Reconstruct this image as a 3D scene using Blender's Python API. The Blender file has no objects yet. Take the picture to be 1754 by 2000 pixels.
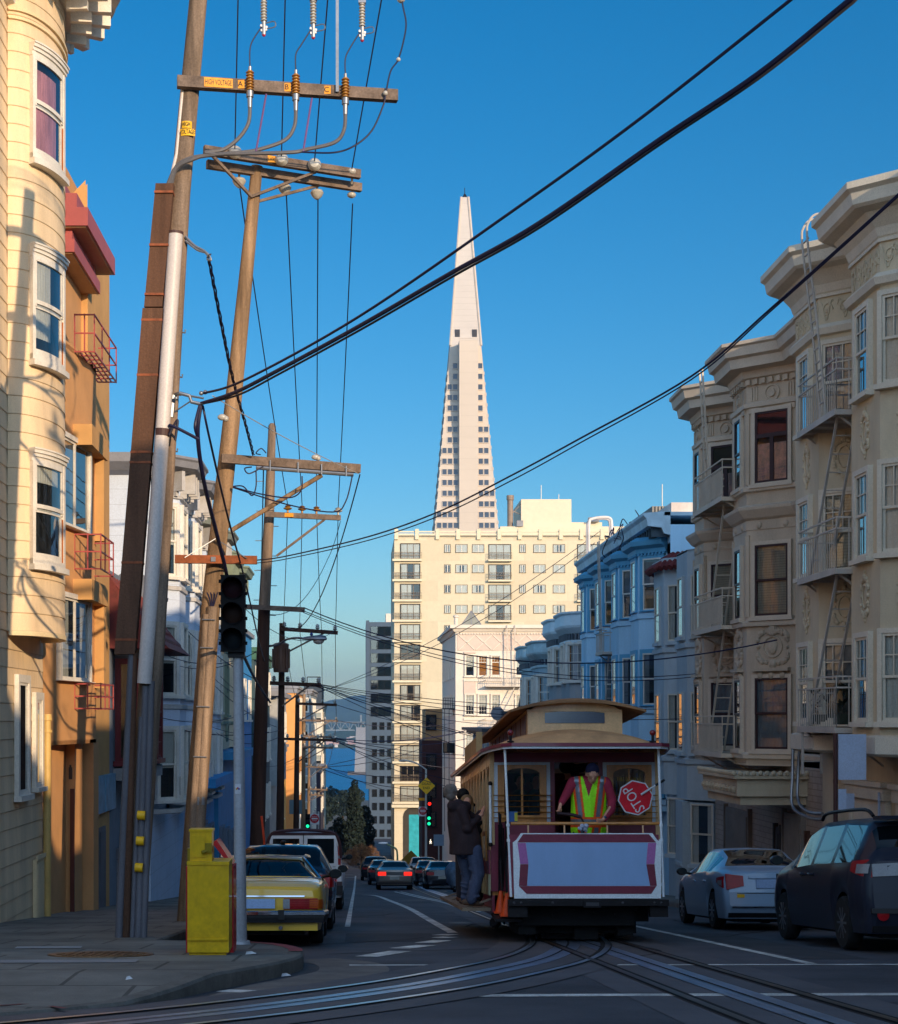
import bpy, bmesh, math, random
from mathutils import Vector, Matrix
random.seed(7)
# camera stands at the world origin and looks along +Y; focal length in photo pixels, street vanishing point
FP, VX, HY = 3200.0, 700.0, 1405.0
SC = bpy.context.scene
COL = SC.collection
def XX(px, d): return (px - VX) * d / FP
def ZZ(py, d): return (HY - py) * d / FP
def WP(px, py, d): return Vector((XX(px, d), d, ZZ(py, d)))
_G = [(-80, -6.1), (0, 1.1), (80, 8.3), (126, 11.9), (225, 19.6), (400, 27), (800, 42), (1200, 59), (1240, 62)]
def G(y):
    if y <= _G[0][0]: return -_G[0][1]
    for (a, ga), (b, gb) in zip(_G, _G[1:]):
        if y <= b: return -(ga + (gb - ga) * (y - a) / (b - a))
    return -62.0
def srgb(h):
    c = [int(h[i:i+2], 16) / 255 for i in (0, 2, 4)]
    return tuple(x / 12.92 if x <= .04045 else ((x + .055) / 1.055) ** 2.4 for x in c)

# ---------------------------------------------------------------- materials
MATS = {}
def mat(name, hexcol, rough=.7, metal=0., var=.18, scale=1.5, zs=1., bump=0., bscale=25., spec=.4, coat=0.,
        lines=None, brick=None, emit=0., second=None, fine=.06):
    """procedural Principled material: two octaves of object-space noise tint the base, optional course lines / bricks"""
    if name in MATS: return MATS[name]
    m = bpy.data.materials.new(name); m.use_nodes = True; MATS[name] = m
    nt = m.node_tree; N = nt.nodes; L = nt.links
    b = N['Principled BSDF']
    col = srgb(hexcol)
    b.inputs['Roughness'].default_value = rough; b.inputs['Metallic'].default_value = metal
    b.inputs['Specular IOR Level'].default_value = spec
    b.inputs['Coat Weight'].default_value = coat; b.inputs['Coat Roughness'].default_value = .04
    tc = N.new('ShaderNodeTexCoord'); mp = N.new('ShaderNodeMapping')
    mp.inputs['Scale'].default_value = (scale, scale, scale * zs)
    L.new(tc.outputs['Object'], mp.inputs['Vector'])
    n1 = N.new('ShaderNodeTexNoise'); n1.inputs['Scale'].default_value = 1.; n1.inputs['Detail'].default_value = 7; n1.inputs['Roughness'].default_value = .65
    L.new(mp.outputs[0], n1.inputs['Vector'])
    cr = N.new('ShaderNodeValToRGB'); e = cr.color_ramp.elements
    lo = tuple(max(0, c * (1 - var * 1.4)) for c in col); hi = tuple(min(1, c * (1 + var)) for c in col)
    if second: lo = srgb(second)
    e[0].position = .3; e[0].color = lo + (1,); e[1].position = .68; e[1].color = hi + (1,)
    L.new(n1.outputs['Fac'], cr.inputs['Fac'])
    out = cr.outputs['Color']
    if fine:
        n2 = N.new('ShaderNodeTexNoise'); n2.inputs['Scale'].default_value = bscale * 1.7; n2.inputs['Detail'].default_value = 3
        L.new(tc.outputs['Object'], n2.inputs['Vector'])
        mr = N.new('ShaderNodeMapRange'); mr.inputs[1].default_value = .25; mr.inputs[2].default_value = .75
        mr.inputs[3].default_value = 1 - fine * 2; mr.inputs[4].default_value = 1 + fine * 2
        L.new(n2.outputs['Fac'], mr.inputs[0])
        mx = N.new('ShaderNodeMix'); mx.data_type = 'RGBA'; mx.blend_type = 'MULTIPLY'; mx.inputs[0].default_value = 1
        L.new(out, mx.inputs[6]); L.new(mr.outputs[0], mx.inputs[7]); out = mx.outputs[2]
    if lines:                                   # (period along z, width, darkness)
        per, wid, dark = lines
        sp = N.new('ShaderNodeSeparateXYZ'); L.new(tc.outputs['Object'], sp.inputs[0])
        wob = N.new('ShaderNodeMath'); wob.operation = 'MULTIPLY_ADD'; L.new(n1.outputs['Fac'], wob.inputs[0]); wob.inputs[1].default_value = .008
        L.new(sp.outputs['Z'], wob.inputs[2])
        dv = N.new('ShaderNodeMath'); dv.operation = 'DIVIDE'; L.new(wob.outputs[0], dv.inputs[0]); dv.inputs[1].default_value = per
        fr = N.new('ShaderNodeMath'); fr.operation = 'FRACT'; L.new(dv.outputs[0], fr.inputs[0])
        lt = N.new('ShaderNodeMath'); lt.operation = 'LESS_THAN'; L.new(fr.outputs[0], lt.inputs[0]); lt.inputs[1].default_value = wid / per
        ml = N.new('ShaderNodeMath'); ml.operation = 'MULTIPLY'; L.new(lt.outputs[0], ml.inputs[0]); ml.inputs[1].default_value = dark
        mx = N.new('ShaderNodeMix'); mx.data_type = 'RGBA'; mx.blend_type = 'MIX'
        L.new(ml.outputs[0], mx.inputs[0]); L.new(out, mx.inputs[6]); mx.inputs[7].default_value = tuple(c * .25 for c in col) + (1,); out = mx.outputs[2]
    if brick:                                   # (plane 'yz'|'xz'|'xy', w, h, mortar, darkness)
        pl, bw, bh, mo, dark = brick
        sp = N.new('ShaderNodeSeparateXYZ'); L.new(tc.outputs['Object'], sp.inputs[0])
        cb = N.new('ShaderNodeCombineXYZ')
        L.new(sp.outputs[pl[0].upper()], cb.inputs[0]); L.new(sp.outputs[pl[1].upper()], cb.inputs[1])
        bk = N.new('ShaderNodeTexBrick'); bk.inputs['Scale'].default_value = 1
        bk.inputs['Brick Width'].default_value = bw; bk.inputs['Row Height'].default_value = bh; bk.inputs['Mortar Size'].default_value = mo
        bk.inputs['Color1'].default_value = (1, 1, 1, 1); bk.inputs['Color2'].default_value = (.88, .87, .86, 1)
        bk.inputs['Mortar'].default_value = (1 - dark,) * 3 + (1,)
        L.new(cb.outputs[0], bk.inputs['Vector'])
        mx = N.new('ShaderNodeMix'); mx.data_type = 'RGBA'; mx.blend_type = 'MULTIPLY'; mx.inputs[0].default_value = 1
        L.new(out, mx.inputs[6]); L.new(bk.outputs['Color'], mx.inputs[7]); out = mx.outputs[2]
    L.new(out, b.inputs['Base Color'])
    if bump:
        n3 = N.new('ShaderNodeTexNoise'); n3.inputs['Scale'].default_value = bscale; n3.inputs['Detail'].default_value = 4
        L.new(tc.outputs['Object'], n3.inputs['Vector'])
        bp = N.new('ShaderNodeBump'); bp.inputs['Strength'].default_value = bump; bp.inputs['Distance'].default_value = .02
        L.new(n3.outputs['Fac'], bp.inputs['Height']); L.new(bp.outputs[0], b.inputs['Normal'])
    if emit:
        b.inputs['Emission Color'].default_value = col + (1,); b.inputs['Emission Strength'].default_value = emit
    return m
def glass(name, tint, refl=.5, seen=.55):
    """window glass: mirror-like by angle, the rest lets the room behind show"""
    if name in MATS: return MATS[name]
    m = bpy.data.materials.new(name); m.use_nodes = True; MATS[name] = m
    N = m.node_tree.nodes; L = m.node_tree.links
    N.remove(N['Principled BSDF']); out = N['Material Output']
    tr = N.new('ShaderNodeBsdfTransparent'); tr.inputs[0].default_value = tuple(c * seen for c in srgb(tint)) + (1,)
    gl = N.new('ShaderNodeBsdfGlossy'); gl.inputs['Roughness'].default_value = .015; gl.inputs[0].default_value = (.9, .93, .95, 1)
    tc = N.new('ShaderNodeTexCoord'); nz = N.new('ShaderNodeTexNoise'); nz.inputs['Scale'].default_value = 1.36
    L.new(tc.outputs['Object'], nz.inputs['Vector'])
    bp = N.new('ShaderNodeBump'); bp.inputs['Strength'].default_value = .05; bp.inputs['Distance'].default_value = .02
    L.new(nz.outputs['Fac'], bp.inputs['Height']); L.new(bp.outputs[0], gl.inputs['Normal'])
    lw = N.new('ShaderNodeLayerWeight'); lw.inputs['Blend'].default_value = .5; pw = N.new('ShaderNodeMath'); pw.operation = 'POWER'; pw.inputs[1].default_value = 3.2; L.new(lw.outputs['Facing'], pw.inputs[0])
    mr = N.new('ShaderNodeMapRange'); mr.inputs[3].default_value = refl * .2; mr.inputs[4].default_value = .95
    L.new(pw.outputs[0], mr.inputs[0])
    mx = N.new('ShaderNodeMixShader'); L.new(mr.outputs[0], mx.inputs[0]); L.new(tr.outputs[0], mx.inputs[1]); L.new(gl.outputs[0], mx.inputs[2])
    L.new(mx.outputs[0], out.inputs['Surface'])
    return m

# ---------------------------------------------------------------- mesh builder
class MB:
    def __init__(s, M=None): s.v = []; s.f = []; s.m = []; s.c = 0; s.M = M
    def add(s, vs, fs, M=None):
        o = len(s.v); A = M if M is not None else s.M
        for p in vs:
            p = Vector(p); s.v.append(A @ p if A is not None else p)
        for f in fs: s.f.append(tuple(i + o for i in f)); s.m.append(s.c)
        return s
    def box(s, x0, x1, y0, y1, z0, z1, M=None):
        if x0 > x1: x0, x1 = x1, x0
        if y0 > y1: y0, y1 = y1, y0
        if z0 > z1: z0, z1 = z1, z0
        return s.add([(x0,y0,z0),(x1,y0,z0),(x1,y1,z0),(x0,y1,z0),(x0,y0,z1),(x1,y0,z1),(x1,y1,z1),(x0,y1,z1)],
              [(0,3,2,1),(4,5,6,7),(0,1,5,4),(1,2,6,5),(2,3,7,6),(3,0,4,7)], M)
    def prism(s, poly, n, M=None):
        """poly: points in local (x,z); extruded along local y from 0 to n"""
        k = len(poly)
        vs = [(p[0], 0, p[1]) for p in poly] + [(p[0], n, p[1]) for p in poly]
        fs = [tuple(range(k)), tuple(range(2*k-1, k-1, -1))] + [((i+1) % k, i, k+i, k+(i+1) % k) for i in range(k)]
        return s.add(vs, fs, M)
    def slab(s, poly, z0, z1, M=None):
        """poly: plan points (x,y); extruded along z"""
        k = len(poly)
        vs = [(p[0], p[1], z0) for p in poly] + [(p[0], p[1], z1) for p in poly]
        fs = [tuple(range(k-1, -1, -1)), tuple(range(k, 2*k))] + [(i, (i+1) % k, k+(i+1) % k, k+i) for i in range(k)]
        return s.add(vs, fs, M)
    def loft(s, rings, closed=True, caps=True, M=None):
        k = len(rings[0]); vs = [p for r in rings for p in r]; fs = []
        for j in range(len(rings)-1):
            for i in range(k if closed else k-1):
                a = j*k+i; b = j*k+(i+1) % k; fs.append((a, b, b+k, a+k))
        if caps and closed: fs += [tuple(range(k-1, -1, -1)), tuple(range((len(rings)-1)*k, len(rings)*k))]
        return s.add(vs, fs, M)
    def tube(s, pts, r, n=8, M=None):
        pts = [Vector(p) for p in pts]; R = r if isinstance(r, (list, tuple)) else [r]*len(pts)
        rings = []; up = None
        for i, p in enumerate(pts):
            t = (pts[min(i+1, len(pts)-1)] - pts[max(i-1, 0)])
            if t.length < 1e-9: t = Vector((0, 0, 1))
            t.normalize()
            if up is None: up = Vector((0, 0, 1)) if abs(t.z) < .9 else Vector((1, 0, 0))
            a = t.cross(up)
            if a.length < 1e-6: a = t.cross(Vector((0, 1, 0)))
            a.normalize(); b = a.cross(t).normalized(); up = b
            rings.append([p + (a*math.cos(2*math.pi*k/n) + b*math.sin(2*math.pi*k/n))*R[i] for k in range(n)])
        return s.loft(rings, M=M)
    def bar(s, p, q, w, h=None, up=(0, 0, 1)):
        p = Vector(p); q = Vector(q); h = h or w; t = (q-p).normalized(); u = Vector(up)
        if abs(t.dot(u)) > .95: u = Vector((1, 0, 0))
        a = t.cross(u).normalized()*w/2; b = a.cross(t).normalized()*h/2
        return s.loft([[x-a-b, x+a-b, x+a+b, x-a+b] for x in (p, q)])
    def lathe(s, prof, c=(0, 0, 0), n=16, axis='z', M=None):
        c = Vector(c); rings = []
        for r, h in prof:
            ring = []
            for k in range(n):
                a = 2*math.pi*k/n; x, y = r*math.cos(a), r*math.sin(a)
                ring.append(c + (Vector((x, y, h)) if axis == 'z' else Vector((x, -h, y)) if axis == 'y' else Vector((h, x, y))))
            rings.append(ring)
        return s.loft(rings, M=M)
    def ball(s, c, r, n=12, m=8, sc=(1, 1, 1), M=None):
        rings = []
        for j in range(m+1):
            t = math.pi*(j/m)-math.pi/2; rr = max(math.cos(t), .02)
            rings.append([Vector(c)+Vector((rr*math.cos(2*math.pi*k/n)*sc[0], rr*math.sin(2*math.pi*k/n)*sc[1], math.sin(t)*sc[2]))*r for k in range(n)])
        return s.loft(rings, M=M)
    def sweep(s, path, prof, side=1, caps=True):
        """plan path [(x,y)], profile [(out,z)] swept with mitred corners; side=+1 out is left of travel"""
        n = len(path); nor = []
        for i in range(n-1):
            dx, dy = path[i+1][0]-path[i][0], path[i+1][1]-path[i][1]; l = math.hypot(dx, dy)
            nor.append((-dy/l*side, dx/l*side))
        offs = []
        for i in range(n):
            a = nor[max(i-1, 0)]; b = nor[min(i, n-2)]
            mx, my = a[0]+b[0], a[1]+b[1]; q = mx*mx+my*my
            k = 2/q if q > .3 else 1
            offs.append((mx*k, my*k))
        rings = [[(path[i][0]+offs[i][0]*o, path[i][1]+offs[i][1]*o, z) for o, z in prof] for i in range(n)]
        s.loft(rings, closed=False, caps=False)
        if caps and len(prof) > 2:
            k = len(prof); s.add(rings[0], [tuple(range(k))]); s.add(rings[-1], [tuple(range(k-1, -1, -1))])
        return s
    def quad(s, a, b, c, d): return s.add([a, b, c, d], [(0, 1, 2, 3)])
    def build(s, name, mats, parent=None, smooth=False, local=False, loc=None):
        me = bpy.data.meshes.new(name)
        inv = None
        if parent is not None and not local: inv = WM(parent).inverted()
        if parent is None and loc is not None: inv = Matrix.Translation(-Vector(loc))
        vs = [inv @ p for p in s.v] if inv is not None else s.v
        me.from_pydata([tuple(p) for p in vs], [], s.f)
        for mm in (mats if isinstance(mats, (list, tuple)) else [mats]): me.materials.append(mm)
        if max(s.m, default=0) > 0: me.polygons.foreach_set('material_index', s.m)
        bm = bmesh.new(); bm.from_mesh(me); bmesh.ops.recalc_face_normals(bm, faces=bm.faces); bm.to_mesh(me); bm.free()
        if smooth:
            me.polygons.foreach_set('use_smooth', [True]*len(me.polygons))
            me.set_sharp_from_angle(angle=math.radians(40 if smooth is True else smooth))
        o = bpy.data.objects.new(name, me); COL.objects.link(o)
        if parent is not None: o.parent = parent
        elif loc is not None: o.location = loc
        return o
def WM(o):
    m = o.matrix_basis.copy(); p = o.parent
    while p is not None: m = p.matrix_basis @ m; p = p.parent
    return m
def tag(o, label=None, cat=None, group=None, kind=None):
    if label: o['label'] = label
    if cat: o['category'] = cat
    if group: o['group'] = group
    if kind: o['kind'] = kind
    return o
def thing(name, label, cat, loc=(0, 0, 0), rz=0., group=None):
    o = bpy.data.objects.new(name, None); COL.objects.link(o); o.location = loc; o.rotation_euler = (0, 0, rz)
    o.empty_display_size = .2
    return tag(o, label, cat, group)
def kids(o): return list(o.children)
def copy_tree(o, parent=None):
    c = o.copy(); COL.objects.link(c)
    if parent is not None: c.parent = parent
    for ch in kids(o): copy_tree(ch, c)
    return c
def put(data_obj, parent, M):
    """another object sharing data_obj's mesh, with copies of its sub-parts"""
    c = data_obj.copy(); COL.objects.link(c); c.parent = parent; c.matrix_basis = M
    for ch in kids(data_obj):
        d = ch.copy(); COL.objects.link(d); d.parent = c
    return c
def catenary(p, q, sag, n=24):
    p, q = Vector(p), Vector(q)
    return [p.lerp(q, t/n) - Vector((0, 0, 4*sag*(t/n)*(1-t/n))) for t in range(n+1)]
def smoothpath(pts, n=6):
    P = [Vector(p) for p in pts]; out = []
    for i in range(len(P)-1):
        p0, p1, p2, p3 = P[max(i-1, 0)], P[i], P[i+1], P[min(i+2, len(P)-1)]
        for k in range(n):
            t = k/n; out.append(.5*((2*p1)+(p2-p0)*t+(2*p0-5*p1+4*p2-p3)*t*t+(3*p1-p0-3*p2+p3)*t**3))
    out.append(P[-1]); return out
def text_mesh(name, s, size, M, material, parent, depth=.002, align='CENTER', squeeze=1., local=False):
    cu = bpy.data.curves.new(name, 'FONT'); cu.body = s; cu.size = size; cu.align_x = align; cu.align_y = 'CENTER'; cu.extrude = depth
    cu.resolution_u = 3
    t = bpy.data.objects.new(name, cu); COL.objects.link(t)
    me = bpy.data.meshes.new_from_object(t.evaluated_get(bpy.context.evaluated_depsgraph_get()))
    bpy.data.objects.remove(t); bpy.data.curves.remove(cu)
    inv = Matrix() if (local or parent is None) else WM(parent).inverted()
    me.transform(inv @ M @ Matrix.Diagonal((squeeze, 1, 1, 1)))
    me.materials.clear(); me.materials.append(material); me.name = name
    o = bpy.data.objects.new(name, me); COL.objects.link(o); o.parent = parent
    return o
def facing(loc, rz=0., tilt=0.):
    """text/plate frame: local x right, y up, z towards the viewer standing at -Y (rz turns about Z)"""
    return Matrix.Translation(loc) @ Matrix.Rotation(rz, 4, 'Z') @ Matrix.Rotation(math.pi/2, 4, 'X') @ Matrix.Rotation(tilt, 4, 'Z')

# ---------------------------------------------------------------- camera, sun, sky
cam = bpy.data.cameras.new('camera'); co = bpy.data.objects.new('camera', cam); COL.objects.link(co); SC.camera = co
co.rotation_euler = (math.pi/2, 0, 0)
cam.sensor_fit = 'HORIZONTAL'; cam.sensor_width = 36; cam.lens = 36*FP/1754
cam.shift_x = (877-VX)/1754; cam.shift_y = (HY-1000)/1754
cam.clip_start = .1; cam.clip_end = 40000
AZ, EL = math.radians(30), math.radians(12.5)      # sun stands behind the camera, 30 degrees to the right of the street axis
sd = Vector((-math.sin(AZ)*math.cos(EL), math.cos(AZ)*math.cos(EL), -math.sin(EL)))
sl = bpy.data.lights.new('sun', 'SUN'); so = bpy.data.objects.new('sun', sl); COL.objects.link(so)
so.rotation_euler = sd.to_track_quat('-Z', 'Y').to_euler(); so.location = (60, -100, 60)
sl.energy = 4.8; sl.angle = math.radians(.5); sl.color = (1, .74, .46)
w = bpy.data.worlds.new('World'); SC.world = w; w.use_nodes = True
N = w.node_tree.nodes; L = w.node_tree.links; bg = N['Background']
sk = N.new('ShaderNodeTexSky'); sk.sky_type = 'NISHITA'; sk.sun_disc = False; sk.sun_elevation = EL
sk.sun_rotation = math.pi - AZ; sk.altitude = 60; sk.air_density = 1.0; sk.dust_density = .3; sk.ozone_density = 4.
hs = N.new('ShaderNodeHueSaturation'); hs.inputs['Saturation'].default_value = 1.28; hs.inputs['Hue'].default_value = .496
L.new(sk.outputs[0], hs.inputs['Color']); # added pale glow behind the camera, fills the shaded walls, broken up by noise
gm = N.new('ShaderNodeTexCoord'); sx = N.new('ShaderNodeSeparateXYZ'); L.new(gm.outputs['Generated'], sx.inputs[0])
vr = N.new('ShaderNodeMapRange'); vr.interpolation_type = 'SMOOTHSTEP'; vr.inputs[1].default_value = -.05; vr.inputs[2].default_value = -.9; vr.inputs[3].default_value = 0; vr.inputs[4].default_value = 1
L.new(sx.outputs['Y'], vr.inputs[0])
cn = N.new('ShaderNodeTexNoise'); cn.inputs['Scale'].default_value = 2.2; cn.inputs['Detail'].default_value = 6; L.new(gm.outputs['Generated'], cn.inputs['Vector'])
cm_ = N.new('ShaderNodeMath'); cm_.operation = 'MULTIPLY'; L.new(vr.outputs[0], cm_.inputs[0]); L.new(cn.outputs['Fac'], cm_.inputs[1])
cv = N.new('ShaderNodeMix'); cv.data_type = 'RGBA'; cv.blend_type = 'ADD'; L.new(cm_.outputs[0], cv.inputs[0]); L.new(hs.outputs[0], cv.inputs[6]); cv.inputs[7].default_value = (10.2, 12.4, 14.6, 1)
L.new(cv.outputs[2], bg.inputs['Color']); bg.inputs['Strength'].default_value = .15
SC.view_settings.view_transform = 'Standard'; SC.view_settings.look = 'None'; SC.view_settings.exposure = 0.; SC.view_settings.gamma = 1.
SC.render.engine = 'CYCLES'
cy = SC.cycles; cy.use_denoising = True; cy.max_bounces = 9; cy.diffuse_bounces = 6; cy.glossy_bounces = 4; cy.transparent_max_bounces = 12
cy.transmission_bounces = 4; cy.volume_bounces = 0; cy.caustics_reflective = False; cy.caustics_refractive = False; cy.sample_clamp_indirect = 8
# ---------------------------------------------------------------- ground, road, pavements, tracks, water, hills
m_asph = mat('asphalt', '4c4c52', rough=.75, var=.42, scale=.32, bump=.6, bscale=70, fine=.16)
m_conc = mat('concrete_paving', '76746e', rough=.88, var=.4, scale=.6, bump=.3, bscale=60, fine=.08, brick=('xy', 1.25, 1.25, .02, .6))
m_kerb = mat('kerb_concrete', '6d6a64', rough=.9, var=.3, scale=2, bump=.3)
m_redk = mat('kerb_red_paint', '8c3a3c', rough=.75, var=.35, scale=3)
m_paint = mat('road_paint', 'cfcfca', rough=.7, var=.45, scale=3, bscale=40, fine=.2)
m_track = mat('track_concrete', '58565a', rough=.75, var=.2, scale=.7, bump=.3, bscale=50, fine=.1)
m_rail = mat('rail_steel', 'c4ccd4', rough=.3, metal=1, var=.15, scale=1)
m_rust = mat('rail_rusty', '5a4636', rough=.4, metal=.8, var=.3, scale=2)
m_groove = mat('rail_groove', '141316', rough=.9)
m_water = mat('bay_water', '087cae', rough=.5, var=.1, scale=.02, bump=.4, bscale=.35, spec=.12, fine=0)
m_land = mat('hill_ground', '4a5a3a', rough=.95, var=.35, scale=.004, bscale=.05, fine=.15)
def smG(y): return (G(y-4)+2*G(y)+G(y+4))/4 if y > 60 else G(y)
def sheet(name, left, right, ys, dz, m, kind='structure', nx=1):
    mb = MB(); k = nx+1; vs = []; fs = []
    for y in ys:
        a, b = left(y), right(y)
        for i in range(k): vs.append((a+(b-a)*i/nx, y, smG(y)+dz))
    for j in range(len(ys)-1):
        for i in range(nx): fs.append((j*k+i, j*k+i+1, j*k+k+i+1, j*k+k+i))
    mb.add(vs, fs); return tag(mb.build(name, m, smooth=True), kind=kind)
ys_far = [-120, -80, -40, -20, 0] + list(range(5, 135, 5)) + list(range(140, 420, 20)) + list(range(450, 1260, 50))
sheet('ground', lambda y: -2500, lambda y: 2500, ys_far, -.25, mat('city_ground', '5a5954', rough=.95, scale=.05))
ys_road = [-30, -15, 0] + [i*1.0 for i in range(2, 60)] + list(range(60, 420, 6))
sheet('road', lambda y: -60 if y < 22 else -3.2, lambda y: 60 if y < 13 else 9.2, ys_road, 0, m_asph)
# left pavement with its bulb-out corner and kerb ramp
_K = [(7.6, -14), (8.5, -9), (9.5, -6.2), (10.8, -4.2), (12.05, -2.64), (12.9, -1.78), (13.7, -1.5), (14.5, -1.3), (15.5, -1.0), (16.3, -.8), (17, -.66), (17.6, -.6), (18.6, -.62), (19.5, -.78), (20.2, -1.1), (20.8, -1.7), (21.1, -2.6), (400, -2.6)]
def kerbx(y):
    for (a, xa), (b, xb) in zip(_K, _K[1:]):
        if y <= b: return xa+(xb-xa)*(y-a)/(b-a)
    return -2.6
def kerbh(y): return .16 if y > 14.6 else .03 if y < 12.6 else .03+.13*(y-12.6)/2
def pavement(name, xin, xk, ys, hk, m, mk):
    mb = MB(); n = len(ys); s = 1 if xk(ys[-1]) > xin(ys[-1]) else -1
    rows = [[(xin(y), y, smG(y)+hk(y)), (xk(y)-s*.17, y, smG(y)+hk(y)), (xk(y)-s*.02, y, smG(y)+hk(y)-.004), (xk(y), y, smG(y)+hk(y)-.03), (xk(y)+s*.01, y, smG(y)-.2)] for y in ys]
    vs = [p for r in rows for p in r]; fs = []; ms = []
    for j in range(n-1):
        for i in range(4): fs.append((j*5+i, j*5+i+1, j*5+i+6, j*5+i+5)); ms.append(0 if i == 0 else 1)
    mb.add(vs, fs); mb.m = ms
    return tag(mb.build(name, [m, mk], smooth=False), kind='structure')
ysL = [7.6+i*.35 for i in range(38)] + [21, 21.15] + [21.5+i*1.5 for i in range(30)] + list(range(70, 400, 12))
pavement('pavement', lambda y: -30 if y < 21 else -9.5, kerbx, ysL, kerbh, m_conc, m_kerb)
pavement('pavement', lambda y: 13, lambda y: 8.55, [13+i*1.5 for i in range(40)] + list(range(76, 126, 10)), lambda y: .15, m_conc, m_kerb)
def strip(mb, pts, wd, dz, n=5):
    P = [Vector((p[0], p[1], 0)) for p in pts]
    if n > 1 and len(P) > 2: P = smoothpath(P, n)
    L_, R_ = [], []
    for i, p in enumerate(P):
        t = (P[min(i+1, len(P)-1)]-P[max(i-1, 0)]).normalized(); s = Vector((-t.y, t.x, 0))*wd/2
        a, b = p+s, p-s; L_.append((a.x, a.y, smG(a.y)+dz)); R_.append((b.x, b.y, smG(b.y)+dz))
    k = len(P); mb.add(L_+R_, [(i, i+1, k+i+1, k+i) for i in range(k-1)]); return mb
def long(x, y0, y1, st=4.): return [(x, y0+(y1-y0)*i/max(1, int((y1-y0)/st))) for i in range(int((y1-y0)/st)+1)]
# track beds: straight one under the cable car and the curve that leaves to the left
CURVE = [(3.23, 27.5), (3.2, 25.6), (2.9, 22.7), (2.25, 19.6), (1.35, 17), (.2, 14.4), (-1.6, 11.6), (-4.2, 9.2), (-9, 6.8)]
mb = MB(); strip(mb, long(3.28, 6, 118), 2.0, .004, 1); tag(mb.build('track_bed', m_track), kind='structure')
mb = MB(); strip(mb, CURVE, 2.0, .008); tag(mb.build('track_bed', m_track), kind='structure')
def offset(pts, o):
    P = smoothpath([(a, b, 0) for a, b in pts], 6); out = []
    for i, p in enumerate(P):
        t = (P[min(i+1, len(P)-1)]-P[max(i-1, 0)]).normalized(); out.append((p.x-t.y*o, p.y+t.x*o))
    return out
def rail(pts, m):
    mb = MB(); strip(mb, pts, .16, .013, 1); mb.c = 1; strip(mb, offset_pl(pts, .022), .075, .021, 1)
    return tag(mb.build('rail', [m_groove, m]), kind='structure')
def offset_pl(P, o):
    out = []
    for i, p in enumerate(P):
        a, b = P[max(i-1, 0)], P[min(i+1, len(P)-1)]; dx, dy = b[0]-a[0], b[1]-a[1]; l = math.hypot(dx, dy)
        out.append((p[0]-dy/l*o, p[1]+dx/l*o))
    return out
for o in (-.53, .53):
    rail([(3.28+o, y) for y, in [(t,) for t in range(6, 120, 3)]], m_rust)
    rail(offset(CURVE, o), m_rail)
def slot(pts):
    mb = MB(); strip(mb, pts, .34, .012, 1); mb.c = 1; strip(mb, pts, .03, .017, 1)
    return tag(mb.build('cable_slot', [m_slot, m_groove]), kind='structure')
m_slot = mat('slot_plate', '98a4b8', rough=.36, metal=.85, var=.2, scale=1.5)
slot([(3.28, y) for y in range(6, 120, 3)]); slot(offset(CURVE, 0))
# painted lines
def marking(pts, wd, n=5, nm='road_marking'):
    mb = MB(); strip(mb, pts, wd, .006, n); return tag(mb.build(nm, m_paint), kind='structure')
marking([(-.1, 18.25), (2.2, 18.3), (5, 18.35), (8.4, 18.45)], .17, nm='crosswalk_line')
marking([(-1.2, 14.5), (-.2, 14.1), (.9, 13.95), (2.4, 14.0), (5, 14.1), (8.4, 14.2)], .26, nm='crosswalk_line')
marking([(.2, 64), (.68, 61.8), (1.05, 52), (1.34, 43), (1.45, 35), (1.52, 30.1), (1.57, 27.2)], .17, nm='lane_line')
for (a, b) in (((1.5, 26.6), (1.3, 26.2)), ((1.45, 25.6), (1.25, 25.3)), ((1.25, 24.4), (.95, 23.6)), ((.95, 22.9), (.55, 22.0)), ((.55, 21.3), (.1, 20.0))): marking([a, b], .3, 1, 'lane_dash')
marking([(1.6, 72), (2.2, 58), (2.62, 50), (2.72, 40), (2.35, 30)][:4], .12, nm='centre_line'); marking([(1.85, 72), (2.4, 58), (2.82, 50), (2.95, 40)], .12, nm='centre_line')
marking(long(5.12, 18.5, 60), .13, 1, 'parking_line')
marking(long(-.2, 30, 118), .1, 1, 'lane_line')
for x0 in (-1.5, .6, 2.6): marking([(x0, 112), (x0+1.3, 112)], .5, 1, 'crosswalk_line')
for x0 in (-2, 0, 2, 4): marking([(x0, 122), (x0+1.6, 122)], .5, 1, 'crosswalk_line')
# concrete gutter apron round the corner, asphalt patches, red kerb, cover in the pavement
mb = MB(); strip(mb, [(-1.0, 13.2), (-.72, 14.8), (-.3, 16.2), (-.05, 17.3), (-.15, 18.6), (-.6, 19.4)], .75, .005); tag(mb.build('gutter', mat('gutter_concrete', '6f6a66', rough=.9, var=.3)), kind='structure')
for (x0, y0, x1, y1, hexc) in ((-.2, 24, 1.2, 27, '3f3f44'), (.6, 33, 1.6, 44, '56565a'), (5.3, 19.5, 6.1, 27, '424246'), (4.3, 11, 8, 13.3, '47474c'), (-.3, 46, .5, 58, '545458')):
    mb = MB(); strip(mb, long((x0+x1)/2, y0, y1, 1), x1-x0, .003, 1); tag(mb.build('asphalt_patch', mat('patch_'+hexc, hexc, rough=.85, var=.2, bump=.4, bscale=80, fine=.12)), kind='structure')
mb = MB(); pts = [(kerbx(y)-.085, y) for y in (18.2, 18.7, 19.2, 19.7, 20.1, 20.5)]
L0 = []; 
for p in offset_pl(pts, .08)+offset_pl(pts, -.08): L0.append((p[0], p[1], smG(p[1])+.166))
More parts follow.
